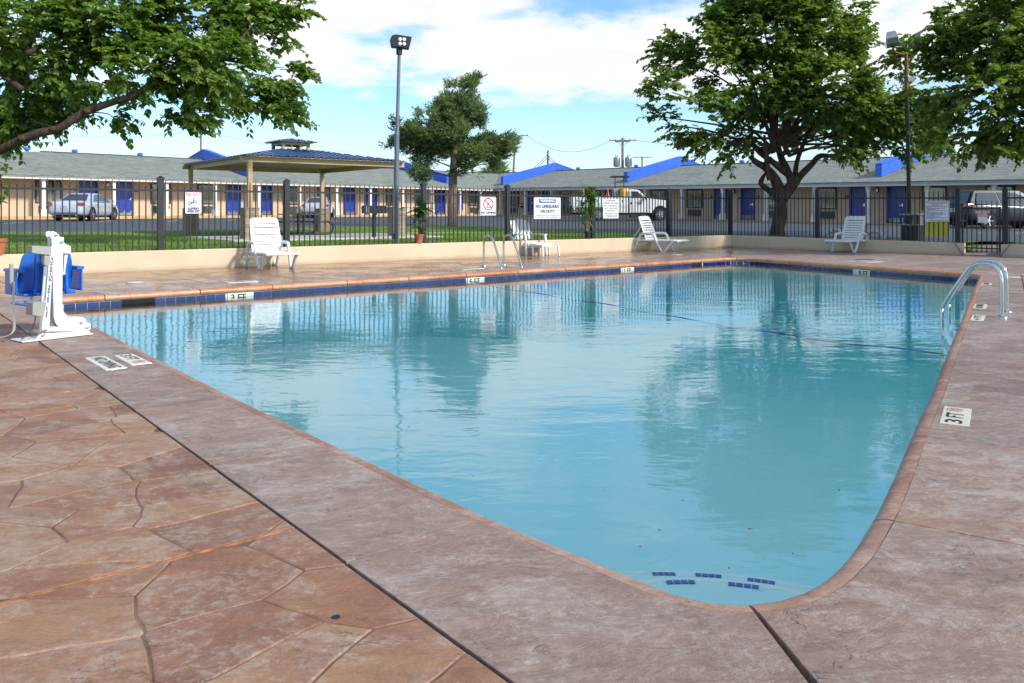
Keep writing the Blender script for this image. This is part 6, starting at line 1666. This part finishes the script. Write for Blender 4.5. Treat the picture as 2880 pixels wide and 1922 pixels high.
# little barrel grill on the far porch
gq = WM['R'] @ Vector((lx('R', 1468, .7), .7, 0)); bg_ = thing('barrel_grill', 'small black barrel grill on thin legs on the far porch left of the truck', 'grill', tuple(gq))
MB().tube([(-.36, 0, .82), (.36, 0, .82)], .20, 14).build('drum', M_iron, bg_, smooth=40)
mb = MB()
for x in (-.26, .26):
    for y in (-.16, .16): mb.bar((x, y, .75), (x * 1.2, y * 1.5, 0), .03, .03)
mb.build('legs', M_galv, bg_); MB().bar((-.3, -.24, .86), (.3, -.24, .86), .03, .03).build('handle', M_steel, bg_)

# ================================================================== LOUNGERS
def rail(pts, r, mat, name, root, flat_=1.0):
    m = MB(); m.tube(smoothpath(pts, 5), r, 8); return m.build(name, mat, root, smooth=180)
CW = .33                                                   # half width
slat_me = MB().box((0, 0, 0), (.56, .064, .026)).mesh('slat', M_white)
def lounger(label, pos, hd, lean=.38, group='white plastic chaise loungers'):
    """x across, y from head to foot"""
    Y = Vector((hd[0], hd[1], 0)).normalized(); X = Vector((Y.y, -Y.x, 0))
    root = thing('chaise_lounge', label, 'lounger', mat=frame(pos[0], pos[1], .0, X), group=group)
    for s in (-1, 1):
        x = s * CW
        m = MB()
        m.tube(smoothpath([(x, -.86, .335), (x, -.5, .33), (x, 0, .325), (x, .5, .33), (x, .86, .345)], 4), .031, 8); m.build('side_rail', M_white, root, smooth=180)
        rail([(x, -.86, .335), (x, -.82, .22), (x, -.74, .09), (x, -.66, .014), (x, -.60, .014), (x, -.52, .10), (x * 1.02, -.44, .25), (x * 1.06, -.37, .42), (x * 1.08, -.30, .51), (x * 1.08, -.18, .535), (x * 1.08, .06, .53), (x * 1.08, .14, .49), (x * 1.07, .20, .36), (x * 1.04, .30, .16), (x, .40, .014), (x, .47, .014), (x, .56, .09), (x, .70, .26), (x, .80, .335)], .038, M_white, 'leg_loop', root)
        for y in (-.63, .435): MB().box((x, y, .02), (.065, .11, .04)).build('foot', M_white, root, bev=.012)
    for i in range(11):
        y = -.10 + i * .092; inst('seat_slat', slat_me, root, (0, y, .338 + .012 * ((i - 5) / 5) ** 2))
    MB().box((0, .90, .33), (2 * CW + .05, .06, .05)).build('foot_bar', M_white, root, bev=.018); MB().box((0, -.88, .325), (2 * CW + .02, .05, .045)).build('head_bar', M_white, root, bev=.015)
    # backrest leaning back from the hinge
    H = Vector((0, -.16, .345)); d = Vector((0, -lean, 1)).normalized(); nrm = Vector((0, 1, lean)).normalized(); Lb = .72
    Rm = Matrix(((1, 0, 0, 0), (0, d.y, nrm.y, 0), (0, d.z, nrm.z, 0), (0, 0, 0, 1)))
    def bp(x, t, c=0.0): return H + d * t + Vector((x, 0, 0)) + nrm * c
    m = MB(); w = .295
    for s in (-1, 1): m.bar(bp(s * w, 0), bp(s * (w - .02), Lb - .08), .020, .075, up=(1, 0, 0))
    m.build('back_stile', M_white, root, bev=.008)
    top = MB(); hw = w + .016
    pl = [(-hw, 0), (hw, 0), (hw - .005, .075), (hw - .03, .115), (hw - .08, .13), (-hw + .08, .13), (-hw + .03, .115), (-hw + .005, .075)]
    top.prism(pl, -.010, .010); o = top.build('back_top', M_white, root, recalc=True, bev=.006); o.matrix_local = Matrix.Translation(bp(0, Lb - .085)) @ Rm
    n = 8
    for i in range(n):
        t = .035 + i * (Lb - .10) / n; c = -.012 * math.sin(math.pi * i / (n - 1))
        o = inst('back_slat', slat_me, root, mat=Matrix.Translation(bp(0, t, c)) @ Rm @ Matrix.Diagonal(((w * 2 - .02) / .56, .84, 1, 1)))
    m = MB()
    for s in (-1, 1): m.bar(bp(s * .27, .45, -.02), (s * .27, -.70, .33), .025, .025)
    m.build('back_rib', M_white, root); return root
lounger('white slatted lounger beside the lamp post, its foot toward the pool', (-5.15, 17.38), (.55, -.83))
lounger('white slatted lounger under the CHILDREN sign, pointing along the wall', (4.36, 24.7), (.74, -.67), .42)
lounger('white slatted lounger beyond the far pool edge, foot pointing left', (10.05, 24.35), (-.72, -.69))
# high-backed deck chair with a leg rest
Y = Vector((.55, -.83, 0)).normalized(); X = Vector((Y.y, -Y.x, 0))
dc = thing('deck_chair', 'white high-backed chair with vertical slots, wide arms and long leg rest', 'deck chair', mat=frame(.466, 22.58, 0, X))
H = Vector((0, -.20, .33)); d = Vector((0, -.50, 1)).normalized(); nrm = Vector((0, 1, .50)).normalized(); Rm = Matrix(((1, 0, 0, 0), (0, d.y, nrm.y, 0), (0, d.z, nrm.z, 0), (0, 0, 0, 1)))
for i in range(7):
    x = -.276 + i * .092; h = .73 - .10 * ((i - 3) / 3) ** 2; m = MB(); m.box((0, h / 2, 0), (.086, h, .022)); o = m.build('back_slat', M_white, dc, bev=.006); o.matrix_local = Matrix.Translation(H + Vector((x, 0, 0))) @ Rm
for t in (.03, .30, .66): o = MB().box((0, 0, -.016), (.56, .07, .02)).build('back_rail', M_white, dc); o.matrix_local = Matrix.Translation(H + d * t) @ Rm
for i in range(5): MB().box((0, -.16 + i * .115, .335 - .01 * (i == 0)), (.56, .106, .02)).build('seat_slat', M_white, dc, bev=.006)
for i in range(6): MB().box((0, .46 + i * .105, .325 - .004 * i * i * .5), (.50, .096, .02)).build('leg_rest_slat', M_white, dc, bev=.006)
for s in (-1, 1):
    MB().box((s * .34, .02, .565), (.10, .64, .025)).build('arm', M_white, dc, bev=.01)
    rail([(s * .33, .30, .56), (s * .33, .33, .40), (s * .33, .34, .2), (s * .33, .36, .0)], .036, M_white, 'front_leg', dc); rail([(s * .33, -.22, .55), (s * .33, -.30, .35), (s * .33, -.42, .16), (s * .33, -.52, .0)], .034, M_white, 'rear_leg', dc)
    MB().bar((s * .30, -.45, .18), (s * .30, .42, .31), .035, .07).build('seat_rail', M_white, dc, bev=.008); MB().bar((s * .26, .40, .30), (s * .25, 1.02, .285), .03, .05).build('rest_rail', M_white, dc, bev=.008)
    for y in (.56, 1.0): rail([(s * .26, y, .30), (s * .265, y + .01, .15), (s * .27, y + .03, .0)], .028, M_white, 'rest_leg', dc)
for y in (.32,): MB().box((0, y, .26), (.62, .03, .11)).build('apron', M_white, dc, bev=.008)

# ================================================================== POOL RAILS
def hoop(foot, wat, h, name_label, parent, r=.0235):
    f, w = Vector(foot), Vector(wat); d = (w - f); d.z = 0; L = d.length; e = d / L; z = lambda k: Vector((0, 0, k))
    pts = [f + z(-.02), f + z(h * .5), f + e * L * .02 + z(h * .80), f + e * L * .12 + z(h * .95), f + e * L * .27 + z(h), f + e * L * .42 + z(h * .96), f + e * L * .58 + z(h * .80), f + e * L * .97 + z(h * .10), f + e * L + z(-.10), f + e * L + z(-.9)]
    m = MB(); m.tube(smoothpath(pts, 7), r, 12); m.build('hoop', M_steel, parent, smooth=180)
    m = MB(); m.lathe([(.065, 0), (.06, .012), (.034, .022), (.026, .03)], 16, M=Matrix.Translation(f)); m.build('base_flange', M_steel, parent, smooth=40)
lad = thing('pool_ladder', 'stainless ladder with two tall hoops on the far long side by the deck chair', 'pool ladder')
hoop((-.62, 17.96, 0), (-.22, 17.02, 0), .68, '', lad); hoop((-.19, 18.32, 0), (.21, 17.36, 0), .68, '', lad)
for z in (-.45, -.72): MB().bar((-.22, 17.02, z), (.21, 17.36, z), .09, .03).build('tread', M_steel, lad)
lad = thing('pool_rail', 'stainless grab rails with close-set hoops at the right pool edge', 'pool rail')
f1, f2 = dk(2818, 893), dk(2831, 878); dq = Vector((-.30, .72, 0))
hoop(f1, f1 + dq * 1.0, .60, '', lad, .0215); hoop(f2, f2 + dq * 1.0, .60, '', lad, .0215)

# ================================================================== MARKERS ON THE DECK
def deck_tile(px, label, words, group=None, up_to_pool=None, z=.0045, cat='deck sign'):
    """px: photo pixels of the plate's corners in reading order: start-top, end-top, end-bottom, start-bottom"""
    a, b, c, e = (dk(*p) for p in px); ce = (a + b + c + e) / 4; X = ((b - a) + (c - e)).normalized(); w = ((b - a).length + (c - e).length) / 2; h = ((a - e).length + (b - c).length) / 2
    root = thing('deck_sign', label, cat, mat=frame(ce.x, ce.y, 0, X), group=group)
    MB().box((0, 0, z - .006), (w, h, .010)).build('sign_plate', M_wtile, root, bev=.002)
    for s, size, x, y, mw, mat in words(w, h):
        me = text_mesh(s, size, mat, .0003, .0015 if size > .05 else 0); mw_ = max(v.co.x for v in me.vertices) - min(v.co.x for v in me.vertices); hh = max(v.co.y for v in me.vertices) - min(v.co.y for v in me.vertices)
        inst('lettering', me, root, mat=Matrix.Translation((x, y, z + .0002)) @ Matrix.Diagonal((mw / mw_, size / hh * .98, 1, 1)))
    return root, w, h, z
def no_dive(root, cx, cy, r, z):
    mb = MB(); n = 36; mb.grid([[(cx + q * math.cos(2 * math.pi * i / n), cy + q * math.sin(2 * math.pi * i / n), z + .0004) for i in range(n)] for q in (r, r * .84)], close=True); mb.build('prohibition_ring', M_red, root, recalc=False)
    mb = MB(); mb.bar((cx - r * .6, cy + r * .6, z + .0006), (cx + r * .6, cy - r * .6, z + .0006), r * .13, .0006); mb.build('prohibition_slash', M_red, root)
    mb = MB(); mb.bar((cx + r * .45, cy + r * .45, z + .0003), (cx - r * .25, cy - r * .2, z + .0003), r * .14, .0005); mb.bar((cx, cy, z + .0003), (cx - r * .1, cy + r * .35, z + .0003), r * .1, .0005); mb.bar((cx - r * .5, cy - r * .45, z + .0003), (cx + r * .5, cy - r * .45, z + .0003), r * .07, .0005); mb.build('diver', M_dark, root)
deck_tile([(294, 1001.8), (355.5, 1034.6), (301, 1043.5), (239, 1008.6)], 'cream deck plate lettered NO DIVING beside the near left edge below the lift', lambda w, h: [('NO DIVING', h * .66, 0, 0, w * .84, M_black)])
s, w, h, z = deck_tile([(371, 995.6), (425, 1020.9), (374.6, 1029), (321, 1001.8)], 'cream deck plate lettered 3 FT with red ring beside the near left edge', lambda w, h: [('3', h * .60, -w * .36, 0, w * .14, M_black), ('FT', h * .60, -w * .08, 0, w * .28, M_black)])
no_dive(s, w * .28, h * .04, h * .33, z)
s, w, h, z = deck_tile([(2641.8, 1190.5), (2656, 1143), (2732.6, 1152.9), (2725.8, 1201.6)], 'large cream deck plate lettered 3 FT with red ring on the near right deck', lambda w, h: [('3', h * .62, -w * .33, 0, w * .20, M_black), ('FT', h * .62, w * .0, 0, w * .27, M_black)])
no_dive(s, w * .33, h * .10, h * .29, z)
nd = lambda w, h: [('NO DIVING', h * .6, 0, 0, w * .84, M_black)]
deck_tile([(2727, 902), (2736, 886.6), (2771, 888), (2767, 904)], 'cream deck plate just in front of the right grab rails', lambda w, h: [('4 FT', h * .55, 0, 0, w * .8, M_black)])
deck_tile([(2735.6, 868), (2742, 855), (2776, 857), (2773, 870)], 'cream deck plate lettered NO DIVING behind the right grab rail feet', nd)
deck_tile([(2759, 801.5), (2763, 796.5), (2790, 797.5), (2788, 802.5)], 'small cream deck plate at the far end of the right deck', nd)
deck_tile([(2464, 736), (2396, 731.5), (2394, 735), (2462, 739.6)], 'cream deck plate on the far right deck in front of the drain grate', nd)
deck_tile([(722, 788.5), (640, 792.5), (634, 796.5), (716, 792.5)], 'cream deck plate at the coping in front of the left lounger', nd)
deck_tile([(1353, 752.6), (1292, 755.6), (1288, 758.6), (1349, 755.6)], 'cream deck plate at the coping left of the far ladder', nd)
for (x, y, r), lab in (((382, 794.6, .14), 'round white skimmer lid on the back left deck'), ((1904, 717, .15), 'round white skimmer lid on the deck near the third lounger'), ((2848, 780, .13), 'round white skimmer lid behind the right grab rails')):
    p = dk(x, y); l = thing('skimmer_lid', lab, 'skimmer lid', tuple(p), group='skimmer lids'); m = MB(); m.lathe([(r, -.003), (r, .004), (r * .94, .006), (r * .2, .006), (0, .006)], 24); m.build('lid_disc', M_whitem, l, smooth=30)
    m = MB(); m.lathe([(r * 1.1, -.003), (r * 1.1, .002), (r, .002)], 24); m.build('lid_ring', M_grey, l, smooth=30)
a, b = dk(2407, 730), dk(2459, 731); p = (a + b) / 2; gr_ = thing('drain_grate', 'dark rectangular drain grate set in the far right deck', 'drain', mat=frame(p.x, p.y, 0, (b - a)))
MB().box((0, 0, -.001), ((b - a).length, .30, .006)).build('grate_frame', M_grey, gr_)
for i in range(9): MB().box((0, -.12 + i * .03, .003), ((b - a).length * .94, .012, .004)).build('grate_bar', M_dark, gr_)

# ================================================================== POOL LIFT
e_ = Vector((.60, .80, 0)); p0 = dk(60, 962)
LM = frame(p0.x, p0.y, 0, e_)
lift = thing('pool_lift', 'white steel pool lift with blue moulded seat at the near left pool corner', 'pool lift', mat=LM)
def lq(x, y): return ((x - 195) / 1115.0, ((1220 - .116 * (x - 195)) - y) / 1066.0)
def lpoly(name, pts, y0, y1, mat, bev=.006): mb = MB(); mb.prism([lq(*p) for p in pts], y0, y1, axis='y'); return mb.build(name, mat, lift, recalc=True, bev=bev)
mast = [(448, 140), (455, 116), (480, 106), (508, 112), (540, 132), (548, 155), (592, 156), (594, 208), (612, 226), (648, 236), (666, 246), (666, 304), (656, 318), (586, 320), (580, 560), (576, 850), (582, 890), (600, 930), (628, 955), (660, 966), (798, 965), (820, 985), (830, 1020), (867, 1026), (866, 1080), (800, 1075), (740, 1066), (620, 1078), (566, 1074), (528, 1056), (504, 1020), (490, 960), (482, 640), (474, 330), (470, 190), (452, 158)]
for y in (-.045, .035): lpoly('mast_plate', mast, y, y + .012, M_whitem, .003)
lpoly('mast_web', [(490, 330), (570, 330), (566, 900), (600, 960), (640, 1000), (780, 1000), (780, 1050), (600, 1060), (530, 1030), (506, 960)], -.033, .034, M_whitem, .004)
o = lpoly('slanted_arm', [(440, 262), (474, 264), (462, 560), (434, 1066), (420, 1100), (390, 1116), (364, 1106), (354, 1080), (404, 560)], -.075, -.047, M_whitem, .006)
lpoly('lower_arm', [(384, 1066), (436, 1062), (720, 1068), (735, 1082), (735, 1108), (440, 1112), (390, 1118), (360, 1104)], -.074, -.048, M_whitem, .006)
lpoly('pivot_block', [(733, 1066), (866, 1030), (866, 1082), (852, 1086), (852, 1126), (733, 1120)], -.06, .05, M_whitem, .006)
lpoly('base_flange', [(300, 1196), (318, 1158), (338, 1138), (372, 1132), (733, 1108), (852, 1118), (852, 1140), (300, 1200)], -.075, -.062, M_whitem, .003)
mb = MB(); mb.box((.285, .02, .012), (.64, .26, .014)); mb.build('base_plate', M_whitem, lift, bev=.006)
for x, y, yy in ((510, 138, -.052), (566, 204, -.052), (770, 1018, -.052), (824, 1066, -.068), (389, 1094, -.083), (366, 1146, -.083)):
    s_, z_ = lq(x, y); m = MB(); m.lathe([(.017, 0), (.017, .006), (.011, .008), (.009, .018), (0, .02)], 12, M=Matrix.Translation((s_, yy + .006, z_)) @ Matrix.Rotation(math.pi / 2, 4, 'X')); m.build('bolt', M_steel, lift, smooth=40)
lpoly('lift_link', [(612, 318), (650, 318), (622, 480), (622, 536), (575, 542), (575, 520), (600, 515), (604, 470)], -.02, .03, M_whitem, .004)
lpoly('actuator_motor', [(246, 268), (430, 264), (436, 272), (436, 346), (428, 352), (246, 342)], -.11, -.02, M_grey, .012); lpoly('actuator_gear', [(372, 350), (432, 352), (424, 452), (396, 466), (366, 450)], -.10, -.03, M_grey, .010)
s0_, z0_ = lq(405, 462); s1_, z1_ = lq(378, 800); s2_, z2_ = lq(345, 1110)
MB().tube([(s0_, -.065, z0_), (s1_, -.065, z1_)], .020, 12).build('actuator_tube', M_steel, lift, smooth=40); MB().tube([(s1_, -.065, z1_), (s2_, -.065, z2_)], .013, 10).build('actuator_rod', M_steel, lift, smooth=40)
s1_, z1_ = lq(372, 560); s2_, z2_ = lq(350, 820); MB().tube([(s1_, -.10, z1_), (s2_, -.10, z2_)], .008, 8).build('side_rod', M_whitem, lift)
lpoly('battery_box', [(226, 832), (236, 812), (352, 810), (360, 822), (332, 958), (318, 964), (222, 944)], -.17, -.03, M_grey, .012)
for nm, pts, r in (('cable', [lq(318, 350), lq(330, 410), lq(350, 450), lq(385, 462)], .004), ('cable', [lq(285, 960), lq(265, 1050), lq(220, 1120), lq(150, 1180)], .005)):
    MB().tube(smoothpath([(a_, -.10, b_) for a_, b_ in pts], 6), r, 6).build(nm, M_dark, lift, smooth=180)
# coiled lead of the hand control lying on the deck
cx_ = [lq(112, 640), lq(112, 760), lq(115, 950), lq(118, 1090), lq(80, 1150), lq(0, 1178), lq(-120, 1180)]
core = smoothpath([(a_, -.02, max(b_, .03)) for a_, b_ in cx_], 26); coil = []
for i, p in enumerate(core):
    for k in range(3): aa = (i * 3 + k) * 2.1; coil.append(p + Vector((math.cos(aa) * .017, math.sin(aa) * .017, 0 if i < 70 else 0)) if False else p + Vector((math.cos(aa) * .010, math.sin(aa) * .010, .004 * k)))
MB().tube(coil, .0032, 4).build('coiled_lead', M_grey, lift)
s_, z_ = lq(110, 560); MB().box((s_, .02, z_), (.035, .03, .19)).build('hand_control', M_grey, lift, bev=.01); s_, z_ = lq(112, 712); MB().box((s_, .02, z_), (.03, .03, .05)).build('control_plug', M_seat, lift, bev=.008)
SX = .345
# seat: a curved shell seen from the back
def shell():
    rows = []
    prof = [(262, 352, .05), (246, 420, .0), (238, 520, -.02), (232, 640, -.02), (236, 735, .02)]
    zs = np.linspace(.0, 1.0, 12); out = []
    for t in zs:
        z = .40 + .47 * t; wdt = np.interp(t, [0, .25, .55, .8, .93, 1.0], [.235, .255, .25, .225, .19, .13]); n = 15; row = []
        for i in range(n):
            u = -1 + 2 * i / (n - 1); row.append((SX + u * wdt, .20 - .085 * (u * u) * -1 + .06 * (1 - t) ** 2 - .03 * math.exp(-((abs(u) - .55) / .08) ** 2), z - .035 * (abs(u) ** 4) * (t > .9)))
        rows.append(row)
    return rows
m = MB(); rows = shell(); m.grid(rows); o = m.build('seat_back', M_seat, lift, smooth=180); md = o.modifiers.new('thick', 'SOLIDIFY'); md.thickness = .014; md.offset = 0; sb = o.modifiers.new('round', 'SUBSURF'); sb.levels = sb.render_levels = 1
for u in (-.62, .0, .62): MB().bar((SX + u * .24, .185, .40), (SX + u * .20, .175, .80), .02, .03).build('seat_rib', M_seat, lift, bev=.006)
for s in (-1, 1):
    m = MB(); m.prism([(.34, .0), (.34, .055), (.12, .05), (.12, .0)], 0, .03); 
    MB().box((SX + s * .275, .33, .64), (.075, .30, .03)).build('arm_rest', M_seat, lift, bev=.008); MB().box((SX + s * .30, .33, .52), (.018, .24, .22)).build('arm_side', M_seat, lift, bev=.006); MB().box((SX + s * .262, .19, .64), (.06, .05, .035)).build('arm_bracket', M_seat, lift, bev=.006)
MB().box((SX, .38, .405), (.48, .36, .03)).build('seat_pan', M_seat, lift, bev=.012); MB().box((SX - .165, .20, .33), (.27, .30, .025)).build('foot_rest', M_seat, lift, bev=.01)
MB().tube([(SX - .185, .2, .34), (SX - .125, .28, .42)], .014, 8).build('seat_frame', M_whitem, lift); MB().tube([(SX + .09, .25, .40), (.38, .12, .33), (.34, .02, .34)], .014, 8).build('seat_frame', M_whitem, lift); MB().box((.34, .10, .62), (.05, .16, .05)).build('seat_bracket', M_whitem, lift, bev=.006)
txt = 'SUPERIOR SERIES LIFT'; a_, b_ = Vector(lq(459, 385)), Vector(lq(402, 965)); sz = (b_ - a_).length / len(txt) * 1.12
for i, ch in enumerate(txt):
    if ch == ' ': continue
    p = a_.lerp(b_, i / (len(txt) - 1)); o = inst('lettering', text_mesh(ch, sz * 1.15, M_navy, .0003, .0012), lift, mat=Matrix.Translation((p.x, -.0765, p.y)) @ Matrix.Rotation(math.radians(-6), 4, 'Y') @ FX @ Matrix.Diagonal((1.25, .92, 1, 1)))

# ================================================================== SMALL THINGS BEYOND THE FENCE
pb = onwall(P0R + WRN * .75, WRD, 2566)[1]
bn = thing('litter_bin', 'square dark litter bin with open grey hood at the foot of the right lamp post', 'litter bin', (pb.x, pb.y, gz(pb.x, pb.y)), math.atan2(WRD.y, WRD.x))
MB().box((0, 0, .22), (.50, .50, .44)).build('bin_body', M_dark, bn, bev=.02); mb = MB()
for sx in (-1, 1):
    for sy in (-1, 1): mb.box((sx * .24, sy * .24, .60), (.05, .05, .30))
mb.build('hood_post', M_dark, bn); MB().box((0, 0, .76), (.56, .56, .05)).build('hood_top', M_galv, bn, bev=.015); MB().box((0, 0, .455), (.56, .56, .03)).build('bin_rim', M_galv, bn, bev=.01); MB().box((0, .23, .60), (.44, .02, .28)).build('hood_back', M_galv, bn); MB().box((.23, 0, .60), (.02, .44, .28)).build('hood_side', M_galv, bn)
for (x, y, w_), lab in (((2350, 664, 46), 'white ribbed hoop half sunk in the ground behind the right lounger'), ((2458, 670, 34), 'second white ribbed hoop, nearer the litter bin')):
    p = onwall(P0R + WRN * .62, WRD, x)[1]; z = gz(p.x, p.y); R_ = .27
    t_ = thing('half_buried_hoop', lab, 'hoop', mat=frame(p.x, p.y, z, (WRD.x, WRD.y, 0)), group='white hoops in the verge')
    m = MB(); m.tube([(R_ * math.cos(a), 0, R_ * .92 * math.sin(a) - .02) for a in np.linspace(-.1, math.pi + .1, 22)], .055, 10); m.build('hoop_ring', M_whitem, t_, smooth=180)
    rb = MB().box((0, 0, 0), (.035, .10, .022)).mesh('tread_block', M_whitem)
    for a in np.linspace(.1, math.pi - .1, 13): inst('tread_block', rb, t_, mat=Matrix.Translation(((R_ + .05) * math.cos(a), 0, (R_ * .92 + .05) * math.sin(a) - .02)) @ Matrix.Rotation(math.pi / 2 - a, 4, 'Y'))
p = gp(318, 655); 
for x, y in ((360, 672), (612, 700), (1010, 688)):
    pass
